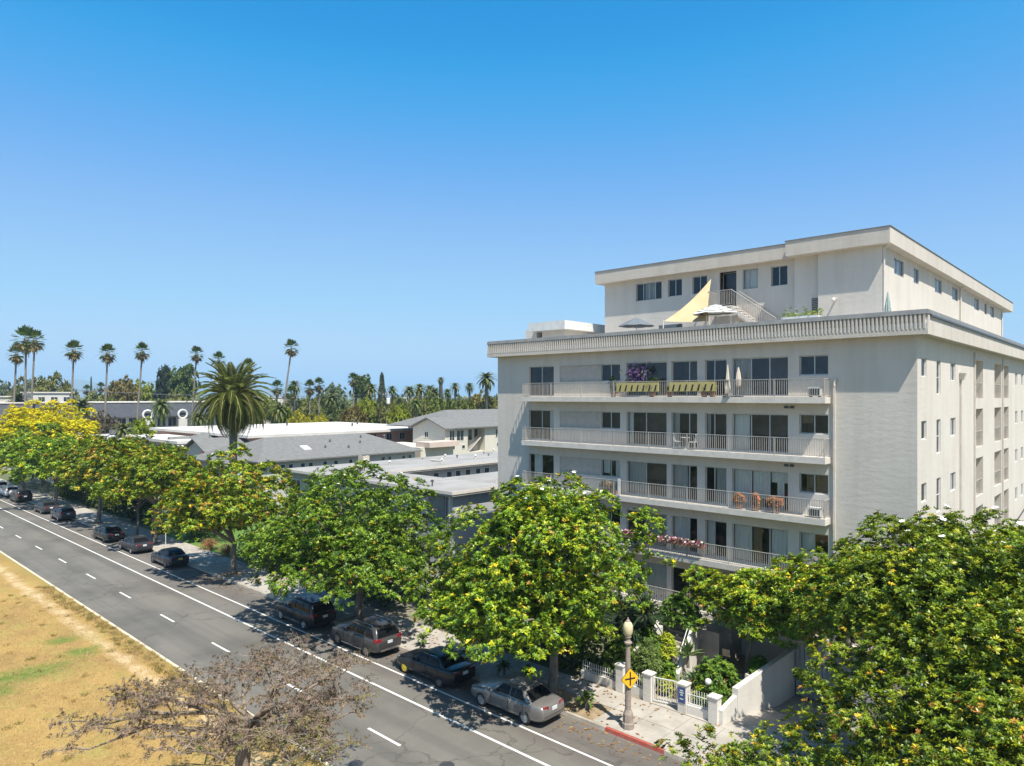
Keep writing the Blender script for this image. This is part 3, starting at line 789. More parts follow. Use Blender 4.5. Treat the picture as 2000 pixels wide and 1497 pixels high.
lv.build('louvred_vent', M['darkmetal'], apt)
wlm = MB(); wlm.tube([(-13.3, 40.99, 19.95), (-13.3, 40.6, 19.95), (-13.3, 40.55, 19.85)], 0.05, 8); wlm.ball((-13.3, 40.55, 19.84), 0.12, 8, 6)
wlm.build('wall_lamp', M['trim'], apt)
# roof stair down to the terrace
st = MB(); st.box(-20.75, -19.2, 40.35, PYL-.01, 19.95, 20.06)
n = 11
for k in range(n):
    x = -19.2 + 0.25*k; z = 20.0 - 0.19*(k+1)
    st.box(x, x+.27, 40.35, 41.4, z-.05, z)
for y in (40.31, 41.42): st.hexa([(-19.2, y-.02, 19.75), (-16.4, y-.02, 17.75), (-16.4, y+.02, 17.75), (-19.2, y+.02, 19.75), (-19.2, y-.02, 20.0), (-16.4, y-.02, 18.0), (-16.4, y+.02, 18.0), (-19.2, y+.02, 20.0)])
for x in (-20.7, -19.25): st.box(x-.03, x+.03, 40.4, 40.46, PZ, 19.95)
sto = st.build('roof_stair', M['trim'], apt)
rl = MB(); bl = MB()
railing(rl, bl, (-20.75, -19.2), 40.36, 20.06, 0.98, 0.11, False)
rl.box(-20.77, -20.73, 40.4, 41.6, 21.0, 21.04)
for k in range(1, 11): bl.box(-20.76, -20.74, 40.36+.11*k-.01, 40.36+.11*k+.01, 20.06, 21.0)
for y in (40.36, 41.42):
    rl.tube([(-19.2, y, 21.02), (-16.45, y, 19.05), (-16.45, y, 18.0)], 0.022, 6)
    for k in range(1, 25):
        x = -19.2 + 2.75*k/25; zt = 21.02 - 1.97*k/25
        bl.box(x-.01, x+.01, y-.01, y+.01, zt-.98, zt)
rl.build('railing', M['rail'], sto); stuff(bl.build('balusters', M['rail'], sto))
# small rooftop room at the left end
MB().box(-33.3, -31.2, 39.1, 46, PZ, 19.25).build('rooftop_room', M['wall'], apt)
MB().box(-34.1, -30.7, 38.5, 46.5, 19.25, 19.86).build('rooftop_room_roof', M['white'], apt)
MB().box(-35.2, -34.1, 39.4, 46, PZ, 19.5).build('rooftop_room', M['wall'], apt)

# ---------------- things on the roof and balconies
eq = thing('roof_fan_unit', 'small grey fan unit poking above the penthouse roof edge', 'roof unit', (-30, 46, PF))
MB().box(-30.5, -29.7, 45.7, 46.4, PF, PF+.75).build('housing', M['cap'], eq)
MB().lathe([(.3, 0), (.34, .1), (.3, .3)], -29.3, 46, 12, cz=PF+.35).build('fan_cowl', M['cap'], eq)
MB().box(-29.35, -29.25, 45.95, 46.05, PF, PF+.4).build('leg', M['darkmetal'], eq)
vp = thing('roof_vent_pipe', 'low flat vent on the penthouse roof right of the fan unit', 'vent', (-27.8, 46, PF))
MB().box(-28.3, -27.3, 45.9, 46.2, PF+.55, PF+.68).build('hood', M['trim'], vp); MB().lathe([(.08, 0), (.08, .56)], -27.8, 46, 8, cz=PF).build('pipe', M['trim'], vp)

def patch(a, b, c, sag, n=10):
    """triangular sail with hollow edges"""
    A, B, Cc = Vector(a), Vector(b), Vector(c); cen = (A+B+Cc)/3
    vs = []; fs = []; idx = {}
    for i in range(n+1):
        for j in range(n+1-i):
            u, v = i/n, j/n; w = 1-u-v
            p = A*w + B*u + Cc*v
            e = 4*(u*v + v*w + w*u)
            p = cen + (p-cen)*(1 - 0.10*min(1, e))
            p.z -= sag*e/1.33
            idx[i, j] = len(vs); vs.append(p)
    for i in range(n):
        for j in range(n-i):
            fs.append((idx[i, j], idx[i+1, j], idx[i, j+1]))
            if j < n-i-1: fs.append((idx[i+1, j], idx[i+1, j+1], idx[i, j+1]))
    return MB().add(vs, fs)
M['sail'] = mat('tan_sail_cloth', (0.56, 0.42, 0.235), 0.8, (0.49, 0.36, 0.19), 1.0)
sl = thing('shade_sail', 'tan triangular shade sail stretched over the roof terrace', 'shade sail', (-21, 39.5, PZ))
patch((-21.0, 41.3, 22.0), (-22.75, 38.5, 19.2), (-19.6, 38.2, 18.95), 0.2).build('sail_cloth', M['sail'], sl, True)
for p in ((-22.8, 38.45), (-19.7, 38.15)): MB().tube([(*p, PZ), (*p, 19.25)], 0.035, 8).build('post', M['trim'], sl)

def parasol(name, label, x, y, z0, zr, ztip, rad, mats, closed=False, pole='rail'):
    t = thing(name, label, 'parasol', (x, y, z0))
    MB().tube([(x, y, z0), (x, y, ztip)], 0.022, 8).build('pole', M[pole], t)
    MB().lathe([(.28, 0), (.26, .06), (.05, .1)], x, y, 12, cz=z0).build('base', M['darkmetal'], t)
    if closed:
        prof = [(.05, zr-z0), (.14, zr-z0+.08), (.16, zr-z0+.35), (.11, zr-z0+.75), (.03, ztip-z0-.02)]
        vs = []; n = 16; fs = []
        for i, (r, z) in enumerate(prof):
            for k in range(n):
                rr = r*(1.0 if k % 2 else 0.72); a = 2*PI*k/n
                vs.append((x+rr*math.cos(a), y+rr*math.sin(a), z0+z))
        for i in range(len(prof)-1):
            for k in range(n): fs.append((i*n+k, i*n+(k+1) % n, (i+1)*n+(k+1) % n, (i+1)*n+k))
        MB().add(vs, fs).build('canopy', mats[0], t)
    else:
        n = 24; m = 9; can = [MB(), MB()]
        def P(i, k):
            u = i/m; a = 2*PI*k/n; seg = abs(((k/n*8) % 1)-.5)*2
            r = rad*u*(0.93+.07*seg); return (x+r*math.cos(a), y+r*math.sin(a), ztip-(ztip-zr)*u**1.25 + .04*u*seg)
        for i in range(m):
            for k in range(n):
                can[i % 2].quad(P(i, k), P(i, k+1), P(i+1, k+1), P(i+1, k))
        can[0].build('canopy', mats[0], t); can[1].build('canopy_band' if mats[1] is not mats[0] else 'canopy', mats[1], t)
        for k in range(8):
            a = 2*PI*k/8+PI/8*0
            MB().tube([(x, y, ztip-.05), P(m, k*3)], 0.008, 4).build('rib', M[pole], t)
    return t
M['stripe_dark'] = mat('dark_stripe_cloth', (0.10, 0.11, 0.10), 0.8)
M['cloth_white'] = mat('white_cloth', (0.78, 0.77, 0.73), 0.8)
M['cloth_grey'] = mat('slate_cloth', (0.13, 0.15, 0.17), 0.8)
M['cloth_green'] = mat('green_grey_cloth', (0.19, 0.27, 0.24), 0.8, (0.42, 0.46, 0.42), 9)
M['cloth_cream'] = mat('cream_cloth', (0.60, 0.52, 0.42), 0.8)
parasol('striped_parasol', 'black and white striped parasol open on the roof terrace', -19.3, 38.5, PZ, 19.33, 19.95, 1.35, (M['cloth_white'], M['stripe_dark']))
parasol('grey_parasol', 'slate grey parasol open at the left of the roof terrace', -25.1, 39.0, PZ, 19.05, 19.62, 1.2, (M['cloth_grey'], M['cloth_grey']))
parasol('green_parasol', 'closed green parasol at the right front corner of the roof', -10.14, 39.0, PZ, 18.55, 19.8, 0.3, (M['cloth_green'],), True)
parasol('balcony_parasol', 'closed cream parasol leaning over the top balcony rail', -17.5, 36.33, FL[0], 14.55, 16.25, 0.3, (M['cloth_cream'],), True)
parasol('balcony_parasol', 'slimmer closed cream parasol by the dark windows of the top balcony', -17.0, 36.6, FL[0], 15.0, 16.1, 0.3, (M['cloth_cream'],), True)
cs = thing('terrace_seat', 'dark cushioned seat beside the sail post on the roof terrace', 'seat', (-23.1, 39.4, PZ))
MB().box(-23.9, -22.3, 39.1, 39.9, PZ, PZ+.75).build('seat', M['cloth_grey'], cs); MB().box(-23.9, -22.3, 39.75, 39.95, PZ+.752, PZ+1.2).build('backrest', M['cloth_grey'], cs)

def ac_unit(x, y, z, label):
    t = thing('air_conditioner', label, 'air conditioner', (x, y, z), 'air conditioners on the balconies')
    MB().box(x-.3, x+.3, y-.13, y+.13, z+.05, z+.52).build('case', M['white'], t)
    for k in range(6):
        MB().box(x-.26+.09*k, x-.20+.09*k, y-.145, y-.132, z+.1, z+.44).build('grille_slot', M['black'], t)
    for d in (-.22, .22): MB().box(x+d-.04, x+d+.04, y-.12, y+.12, z, z+.05).build('foot', M['darkmetal'], t)
ac_unit(-12.85, 36.5, FL[0], 'white air conditioner at the right end of the top balcony')
ac_unit(-12.85, 36.5, FL[2], 'white air conditioner at the right end of the balcony with orange plants')

M['reed'] = mat('yellow_reed', (0.50, 0.42, 0.17), 0.8, (0.36, 0.30, 0.12), 10, stretch=(6, 1, .3))
for x0, x1, lb in ((-24.75, -21.75, 'yellow reed screen on the top balcony rail, below the purple flowers'), (-21.05, -18.15, 'yellow reed screen on the top balcony rail, above the orange flowers')):
    t = thing('reed_screen', lb, 'screen', (x0, SY, FL[0]))
    MB().box(x0, x1, SY-.01, SY+.03, FL[0]+.32, FL[0]+.86).build('reed_panel', M['reed'], t)
    for k in range(7):
        x = x0 + .25 + (x1-x0-.5)*k/6
        MB().hexa([(x-.05, SY-.03, FL[0]+.36), (x+.05, SY-.03, FL[0]+.36), (x+.05, SY-.012, FL[0]+.36), (x-.05, SY-.012, FL[0]+.36), (x+.05, SY-.03, FL[0]+.72), (x+.13, SY-.03, FL[0]+.72), (x+.13, SY-.012, FL[0]+.72), (x+.05, SY-.012, FL[0]+.72)]).build('hanging_strap', M['black'], t)

# white metal cafe set on the second balcony
def cafe_chair(x, y, z, rz, label):
    t = thing('cafe_chair', label, 'chair', (x, y, z), 'white metal chairs on the balcony', rz)
    def part(n, mb): o = mb.build(n, M['white'], None); o.parent = t; return o
    part('seat', MB().box(-.2, .2, -.2, .2, .43, .46))
    bk = MB(); bk.tube([(-.19, .19, .46), (-.19, .24, .85), (0, .25, .92), (.19, .24, .85), (.19, .19, .46)], .013, 6)
    for d in (-.08, 0, .08): bk.tube([(d, .2, .46), (d, .245, .88)], .008, 5)
    part('backrest', bk)
    for sx in (-1, 1):
        for sy in (-1, 1): part('leg', MB().tube([(sx*.18, sy*.18, .43), (sx*.2, sy*.21, 0)], .012, 6))
cafe_chair(-20.7, 36.62, FL[1], R(90), 'white metal balcony chair left of the small round table')
cafe_chair(-19.75, 36.62, FL[1], R(-90), 'white metal balcony chair right of the small round table')
t = thing('cafe_table', 'small white round table between two balcony chairs', 'table', (-20.22, 36.6, FL[1]))
MB().lathe([(.28, .68), (.28, .70)], -20.22, 36.6, 18, cz=FL[1]).build('table_top', M['white'], t)
MB().tube([(-20.22, 36.6, FL[1]+.02), (-20.22, 36.6, FL[1]+.68)], .02, 8).build('stem', M['white'], t)
MB().lathe([(.18, 0), (.17, .02)], -20.22, 36.6, 12, cz=FL[1]).build('foot', M['white'], t)
# ------------------------------------------------------------------ neighbouring buildings
M['n1wall'] = stucco('lilac_grey_render', (0.40, 0.395, 0.41), 0.05)
M['n1roof'] = mat('flat_white_roof', (0.30, 0.285, 0.265), 0.9, (0.19, 0.175, 0.155), 0.3, 0.15, 20, stretch=(1, .5, 1), lo=.42, hi=.72)
M['greywall'] = stucco('grey_green_render', (0.46, 0.46, 0.43), 0.04)
M['cream'] = stucco('cream_render', (0.56, 0.52, 0.44), 0.04)
M['pink'] = stucco('pink_render', (0.58, 0.36, 0.29), 0.04)
M['shingle'] = mat('grey_shingle', (0.17, 0.165, 0.155), 0.9, (0.13, 0.128, 0.12), 1.6, 0.5, 12, stretch=(1, 1, 3))
M['whiteroof'] = mat('white_membrane_roof', (0.60, 0.565, 0.52), 0.85, (0.50, 0.465, 0.42), 0.3)
M['mansard'] = mat('dark_mansard_shingle', (0.075, 0.08, 0.095), 0.85, (0.055, 0.06, 0.07), 1.5, 0.4, 8)
M['whitewall'] = stucco('white_render', (0.56, 0.53, 0.48), 0.04)
M['greyroof'] = mat('grey_flat_roof', (0.42, 0.42, 0.42), 0.9, (0.34, 0.34, 0.34), 0.3)
M['darkglass'] = mat('dark_window_glass', (0.03, 0.035, 0.04), 0.08, spec=0.8)
M['teal'] = mat('teal_glass_panel', (0.10, 0.17, 0.20), 0.25, (0.08, 0.13, 0.15), 1, spec=0.7)

def far_window(parent, fr, u0, u1, z0, z1, fm='wframe'):
    """frame with a sunk dark pane, set on the wall face"""
    b = MB(); f = 0.07
    fr.box(b, u0, u1, -.05, -.004, z1-f, z1); fr.box(b, u0, u1, -.05, -.004, z0, z0+f)
    fr.box(b, u0, u0+f, -.05, -.004, z0+f, z1-f); fr.box(b, u1-f, u1, -.05, -.004, z0+f, z1-f)
    if u1-u0 > 0.9: fr.box(b, (u0+u1)/2-.03, (u0+u1)/2+.03, -.05, -.004, z0+f, z1-f)
    w = b.build('window', M[fm], parent)
    p = MB(); fr.box(p, u0+f, u1-f, -.02, -.003, z0+f, z1-f); p.build('pane', M['darkglass'], w)

def east(x): return Frame((x, 0, 0), (0, 1, 0), (-1, 0, 0))
def south(y): return Frame((0, y, 0), (1, 0, 0), (0, 1, 0))

# flat roofed courtyard building next door
n1 = thing('courtyard_building', 'low lilac grey building with white flat roofs round a courtyard, beside the apartment block', 'building', (-60, 45, 0))
MB().box(-70.2, -43.5, 39.5, 45.2, 0, 6.1).build('wall', M['n1wall'], n1)
MB().box(-70.2, -60.8, 45.2, 71.5, 0, 6.1).build('wall', M['greywall'], n1)
MB().box(-53.0, -43.5, 45.2, 70.0, 0, 5.6).build('wall', M['n1wall'], n1)
MB().box(-70.7, -43, 39.0, 45.5, 6.12, 6.5).build('roof', M['n1roof'], n1)
MB().box(-70.7, -60.1, 45.502, 72, 6.12, 6.5).build('roof', M['n1roof'], n1)
MB().box(-53.4, -42.9, 45.502, 70.4, 5.6, 6.2).build('roof', M['n1roof'], n1)
ed = MB()
for x0, x1, y0, y1, z in ((-70.73, -42.95, 38.96, 39.0, 6.5), (-43.0, -42.95, 39.0, 45.5, 6.5), (-60.1, -60.05, 45.55, 72, 6.5)):
    ed.box(x0, x1, y0, y1, z-.22, z+.05)
ed.build('roof_edge', M['trim'], n1)
sheet('courtyard_floor', M['concrete'], -60.8, -53.0, 45.2, 72, 0.02, n1)
for y in (46.6, 48.6, 52.2, 54.2, 55.6, 57.2, 58.9, 60.4, 62.5, 65): far_window(n1, east(-60.8), y, y+.9, 4.3, 5.75)
for y in (47, 50.5): far_window(n1, Frame((-80, 45.2, 0), (1, 0, 0), (0, -1, 0)), 22+y-47, 24+y-47, 4.2, 5.7)
sf_ = south(39.5)
g1 = MB(); sf_.box(g1, -46.6, -44.5, -.06, -.01, 3.4, 6.0); g1.build('glass_panel', M['teal'], n1)
for x in (-49.5, -53.5, -57.5, -62, -66, -69.5): far_window(n1, sf_, x, x+1.8, 3.9, 5.5)
for x in (-50, -55, -62, -68): far_window(n1, sf_, x, x+1.8, 1.0, 2.6)
rc = MB()
for k in range(36): rc.box(-44.28, -44.14, 39.38, 39.48, 0.6+.15*k, .69+.15*k)
rc.build('rain_chain', M['darkmetal'], n1)
MB().box(-43.9, -43.75, 39.44, 39.496, 0, 6.1).build('corner_strip', M['whitewall'], n1)
for y in (47, 51, 56, 61): far_window(n1, east(-43.5), y, y+1.5, 3.4, 4.9)
def roofbox(name, label, cat, x, y, z, w, d, h, mt, legs=True):
    t = thing(name, label, cat, (x, y, z))
    MB().box(x-w/2, x+w/2, y-d/2, y+d/2, z+(.15 if legs else 0), z+h).build('case', M[mt], t)
    MB().lathe([(min(w, d)*.33, h), (min(w, d)*.33, h+.06), (min(w, d)*.25, h+.08)], x, y, 12, cz=z).build('fan_grille', M['darkmetal'], t)
    if legs:
        for sx in (-1, 1): MB().box(x+sx*w*.4-.05, x+sx*w*.4+.05, y-d/2, y+d/2, z, z+.15).build('foot', M['darkmetal'], t)
M['beige'] = mat('beige_metal', (0.48, 0.42, 0.34), 0.6)
roofbox('rooftop_air_handler', 'beige air handler on the white flat roof near the shingle building', 'roof unit', -69.0, 48.5, 6.5, 1.0, .9, .95, 'beige')
roofbox('rooftop_unit', 'low white unit on the right wing of the white flat roof', 'roof unit', -50.5, 54.2, 6.2, .9, .8, .5, 'white')
roofbox('rooftop_unit', 'grey roof unit beside the apartment block wall on the white flat roof', 'roof unit', -46.5, 55.5, 6.2, .9, .6, .45, 'cap')
for k, (x, y, h, lb) in enumerate(((-62.5, 55, .5, 'short pipe vent on the white roof left of the courtyard'), (-64, 62, .45, 'pipe vent on the white roof far behind the courtyard'), (-67.5, 60, .4, 'pipe vent in the middle of the white flat roof'), (-66, 50, .35, 'pipe vent near the courtyard corner of the white roof'))):
    vb = MB(); vb.lathe([(.09, 0), (.09, h)], x, y, 8, cz=6.5); vb.lathe([(.2, h-.02), (.05, h+.14)], x, y, 8, cz=6.5)
    tag(vb.build('roof_vent', M['trim'], origin=(x, y, 6.5)), lb, 'vent')

rv = random.Random(12)
for k in range(16):
    x, y, z = (rv.uniform(-69, -45), rv.uniform(40.2, 44.8), 6.5) if k < 7 else (rv.uniform(-69, -61.5), rv.uniform(47, 70), 6.5) if k < 12 else (rv.uniform(-52, -44.5), rv.uniform(47, 68), 6.2)
    vb = MB(); h = rv.uniform(.18, .5); vb.lathe([(.06, 0), (.06, h)], x, y, 8, cz=z)
    if k % 2: vb.lathe([(.16, h-.02), (.16, h+.08), (.04, h+.15)], x, y, 8, cz=z)
    vb.build('vent_pipe', M[('trim', 'cap', 'darkmetal')[k % 3]], n1)
for x0, x1, y0, y1, z in ((-56, -52, 40.6, 41.0, 6.5), (-66, -63.5, 56, 56.3, 6.5), (-50, -46, 60, 60.3, 6.2)):
    MB().box(x0, x1, y0, y1, z+.08, z+.2).box(x0+.2, x0+.4, y0, y1, z, z+.08).box(x1-.4, x1-.2, y0, y1, z, z+.08).build('roof_duct', M['trim'], n1)
for x in (-62, -56, -50): MB().box(x-.03, x+.03, 39.1, 45.4, 6.5, 6.512).build('roof_seam', M['cap'], n1)
def hip(mb, x0, x1, y0, y1, ze, zr, axis='y', ins=None, t=0.18):
    w = (x1-x0)/2 if axis == 'y' else (y1-y0)/2
    ins = w if ins is None else ins
    if axis == 'y': a, b = ((x0+x1)/2, y0+ins, zr), ((x0+x1)/2, y1-ins, zr)
    else: a, b = (x0+ins, (y0+y1)/2, zr), (x1-ins, (y0+y1)/2, zr)
    c = [(x0, y0, ze), (x1, y0, ze), (x1, y1, ze), (x0, y1, ze)]
    if axis == 'y': fs = [(0, 1, 4), (1, 2, 5, 4), (2, 3, 5), (3, 0, 4, 5)]
    else: fs = [(0, 1, 5, 4), (1, 2, 5), (2, 3, 4, 5), (3, 0, 4)]
    mb.add(c + [a, b], fs + [(3, 2, 1, 0)])
    mb.box(x0, x1, y0, y1, ze-t, ze-.005)
# long shingle roofed building
n2 = thing('shingle_building', 'long grey building with hipped shingle roof and a row of small square windows', 'building', (-90, 55, 0))
MB().box(-98, -83.7, 43.2, 68.2, 0, 6.0).build('wall', M['greywall'], n2)
r2 = MB(); hip(r2, -98.8, -82.9, 42.4, 69, 6.2, 8.75, ins=5); r2.build('roof', M['shingle'], n2)
for y in (46.2, 47.35, 49.1, 50.3, 52.5, 54.2, 56.6, 59.6, 62.2, 63.4, 66.0, 67.2): far_window(n2, east(-83.7), y-.36, y+.36, 4.95, 5.62)
sk = MB(); sk.hexa([(-86.9, 50.5, 7.45), (-85.7, 50.5, 7.1), (-85.7, 51.6, 7.1), (-86.9, 51.6, 7.45), (-86.9, 50.5, 7.65), (-85.7, 50.5, 7.25), (-85.7, 51.6, 7.25), (-86.9, 51.6, 7.65)])
sk.build('skylight', M['white'], n2)
for k, (x, y, lb) in enumerate(((-88, 56, ''), (-89, 62, ''), (-87, 60.5, ''), (-88.5, 66, ''), (-86, 54, ''), (-85.5, 57.5, ''))):
    z = 6.2 + 2.55*(x+82.9)/-7.95
    vb = MB(); vb.lathe([(.1, -.1), (.1, .4)], x, y, 8, cz=z); vb.lathe([(.22, .38), (.1, .5)], x, y, 8, cz=z); vb.build('roof_vent', M['cap'], n2)
# front wing with hip and gables
MB().box(-97, -86.2, 40.6, 43.2, 0, 5.9).build('wall', M['greywall'], n2)
r3 = MB(); hip(r3, -97.6, -85.6, 39.9, 47, 6.0, 7.7, 'x', 3.6); r3.build('roof', M['shingle'], n2)
n3 = thing('gabled_cottage', 'pale cottage with white front gable and brick chimney left of the big date palm', 'house', (-106, 50, 0))
MB().box(-111, -102, 44.6, 62, 0, 6.0).build('wall', M['whitewall'], n3)
MB().prism([(-111, 6.002), (-102, 6.002), (-106.5, 7.75)], 44.62, 61.9).build('gable_wall', M['whitewall'], n3)
rr = MB()
for a, b in (((-111.6, 5.85), (-106.5, 7.95)), ((-101.4, 5.85), (-106.5, 7.95))):
    rr.hexa([(a[0], 44, a[1]), (b[0], 44, b[1]), (b[0], 62.4, b[1]), (a[0], 62.4, a[1]), (a[0], 44, a[1]+.15), (b[0], 44, b[1]+.15), (b[0], 62.4, b[1]+.15), (a[0], 62.4, a[1]+.15)])
rr.build('roof', M['shingle'], n3)
MB().box(-103.6, -102.9, 44.0, 44.58, 0, 6.4).build('chimney', M['brick'], n3)
far_window(n3, south(44.6), -108.5, -107, 3.6, 5.0); far_window(n3, south(44.6), -105.6, -104.6, 3.6, 5.0)
rl2 = MB(); hip(rl2, -124, -111.2, 44, 64, 6.1, 8.3); n3b = thing('shingle_bungalow', 'grey hipped bungalow roof behind the crowns, left of the white gable', 'house', (-117, 54, 0))
rl2.build('roof', M['shingle'], n3b); MB().box(-123.4, -111.8, 44.6, 63.4, 0, 5.92).build('wall', M['whitewall'], n3b)
MB().prism([(-119.5, 6.7), (-116, 6.7), (-117.75, 7.9)], 44.9, 48).build('dormer', M['shingle'], n3b)

# cream two storey house with gable
n4 = thing('cream_house', 'cream two storey house with grey gable and open stair, against the apartment block', 'house', (-90, 80, 0))
ch = [(81.5, 85.6, 5.0, 8.9, 1.6)]
cw = MB(); e4 = east(-86.0)
wall_holes(cw, e4, 76.4, 112, 0, 9.2, ch)
cw.quad((-94.3, 76.4, 0), (-86, 76.4, 0), (-86, 76.4, 9.2), (-94.3, 76.4, 9.2))
e4.quad(cw, 81.5, 85.6, 1.6, 5.0, 8.9)
cw.add([(-94.3, 76.4, 9.2), (-86, 76.4, 9.2), (-90.15, 76.4, 10.7)], [(0, 1, 2)])
cw.quad((-94.3, 76.4, 0), (-94.3, 112, 0), (-94.3, 112, 9.2), (-94.3, 76.4, 9.2))
cw.build('wall', M['cream'], n4)
rf = MB()
for xa, xb in ((-94.9, -90.15), (-85.3, -90.15)):
    rf.hexa([(xa, 75.8, 9.02), (xb, 75.8, 10.75), (xb, 84, 10.75), (xa, 84, 9.02), (xa, 75.8, 9.2), (xb, 75.8, 10.95), (xb, 84, 10.95), (xa, 84, 9.2)])
hip(rf, -104, -85.28, 78, 114, 9.25, 12.0, ins=6)
rf.build('roof', M['shingle'], n4)
for y, a in ((77.3, 1.2), (78.9, 1.7)): far_window(n4, e4, y, y+a, 7.0, 8.8)
for y in (88.2, 90.0): far_window(n4, e4, y, y+1.0, 7.2, 8.7)
for y, a in ((76.8, .6), (78.0, .6), (80.1, .8), (88.5, 1.0)): far_window(n4, e4, y, y+a, 5.6, 6.3)
far_window(n4, south(76.4), -91.2, -90.2, 7.5, 8.5)
for y in (83.2, 84.6):
    dd = MB(); e4.box(dd, y, y+.75, 1.53, 1.59, 5.9+1, 8.7); dd.build('door', M['darkglass'], n4)
sr = MB()
for k in range(12): sr.box(-86.9, -86.05, 81.7+.25*k, 81.97+.25*k, 5.0+.2*k, 5.2+.2*k)
sr.build('stair', M['trim'], n4)
MB().tube([(-86.0, 81.6, 6.0), (-86.0, 84.8, 8.4)], .05, 6).build('handrail', M['darkmetal'], n4)
dk = MB(); dk.box(-85.99, -82.6, 70.2, 76.39, 6.5, 7.3); dk.build('pink_deck', stucco('pale_pink_render', (0.55, 0.44, 0.37), .04), n4)
MB().box(-97, -83.8, 69.4, 76.2, 0, 6.5).build('wall', M['cream'], n4)

# white membrane roof
n5 = thing('white_roof_building', 'long low pink building under a bright white roof', 'building', (-120, 70, 0))
MB().box(-142, -104, 52, 92, 0, 7.9).build('wall', M['pink'], n5)
r5 = MB(); hip(r5, -143, -103, 51, 93, 8.4, 9.25, ins=14, t=0.42); r5.build('roof', M['whiteroof'], n5)
for y in (56, 60, 64, 68, 71, 74.5, 78, 81, 84.5, 88): far_window(n5, east(-104), y, y+1.3, 6.4, 7.7)
for k, (x, y, h, lb) in enumerate(((-118, 66, .9, 'thin vent pipe left on the bright white roof'), (-120, 82, 1.1, 'leaning dark flue on the bright white roof'), (-116, 80, .6, 'short vent right on the bright white roof'), (-112, 76, .5, 'low dark vent near the edge of the bright white roof'))):
    tag(MB().tube([(x, y, 8.4), (x+.2*(k % 2), y, 8.9+h)], .16, 8).build('roof_vent', M['darkmetal'], origin=(x, y, 8.4)), lb, 'vent')
n6 = thing('grey_flat_building', 'wide low building with grey flat roof behind the yellow tree', 'building', (-155, 50, 0))
MB().box(-175.5, -136, 33, 62, 0, 6.4).build('wall', M['whitewall'], n6); MB().box(-176, -135.5, 32.5, 62.5, 6.402, 6.9).build('roof', M['greyroof'], n6)
n7 = thing('white_flat_building', 'low building with white flat roof left of the date palm crown', 'building', (-128, 52, 0))
MB().box(-134.5, -112.4, 44.6, 66, 0, 7.0).build('wall', M['whitewall'], n7); MB().box(-135, -112, 44, 66.5, 7.002, 7.45).build('roof', M['whiteroof'], n7)
roofbox('rooftop_unit', 'grey box unit on the far grey flat roof', 'roof unit', -150, 47, 6.9, 1.4, 1.4, 1.0, 'cap')

# dark mansard building with white rings
n8 = thing('mansard_building', 'long building with dark mansard roof and white ring arches behind the palms', 'building', (-182, 45, 0))
MB().box(-196, -180, 8, 84, 0, 9.6).build('wall', M['whitewall'], n8)
ms = MB(); ms.hexa([(-198, 6, 9.6), (-178.6, 6, 9.6), (-178.6, 86, 9.6), (-198, 86, 9.6), (-197, 7, 12.9), (-179.8, 7, 12.9), (-179.8, 85, 12.9), (-197, 85, 12.9)])
ms.build('mansard_roof', M['mansard'], n8)
MB().box(-197.2, -179.6, 6.8, 85.2, 12.902, 13.15).build('parapet', M['trim'], n8)
def ring(y, z, r, parent):
    pts = [(-178.3, y+r*math.cos(2*PI*k/20), z+r*math.sin(2*PI*k/20)) for k in range(21)]
    MB().tube(pts, 0.24, 8, False).build('ring_arch', M['white'], parent)
    MB().box(-178.7, -178.0, y-1.0, y+1.0, 6.0, z-r-.1).build('arch_pier', M['whitewall'], parent)
for y in (38.2, 50.0, 63.2, 71.4): ring(y, 10.0, 1.05, n8)
e8 = east(-180)
for y in (34, 42, 46, 54.5, 57, 59.5, 66, 68.5, 75, 78): far_window(n8, e8, y, y+2.0, 7.0, 9.3)
MB().box(-179.98, -178.4, 40, 62, 6.3, 6.6).build('balcony', M['whitewall'], n8)
for (x, y, w, d, h, mt, lb) in ((-235, 40, 14, 22, 14.2, 'cream', 'cream block with stepped flat roof beyond the dark mansard, left'), (-228, 54, 10, 9, 15.3, 'whitewall', 'taller white block beyond the dark mansard'), (-232, 20, 12, 18, 14.6, 'cream', 'pale block beyond the mansard at the left edge'),
                                 (-300, 150, 20, 24, 13.8, 'whitewall', 'white house among far trees, right of the date palm'), (-250, 200, 18, 22, 13.5, 'whitewall', 'white house half hidden in far trees beside the apartment block')):
    t = thing('distant_building', lb, 'building', (x, y, 0))
    MB().box(x-w/2, x+w/2, y-d/2, y+d/2, 0, h).build('wall', M[mt], t)
    MB().box(x-w/2-.3, x+w/2+.3, y-d/2-.3, y+d/2+.3, h+.002, h+.35).build('roof', M['trim'], t)
    for k in range(3): far_window(t, east(x+w/2), y-d/2+1.5+k*d/3, y-d/2+3.2+k*d/3, h-2.6, h-1.0)
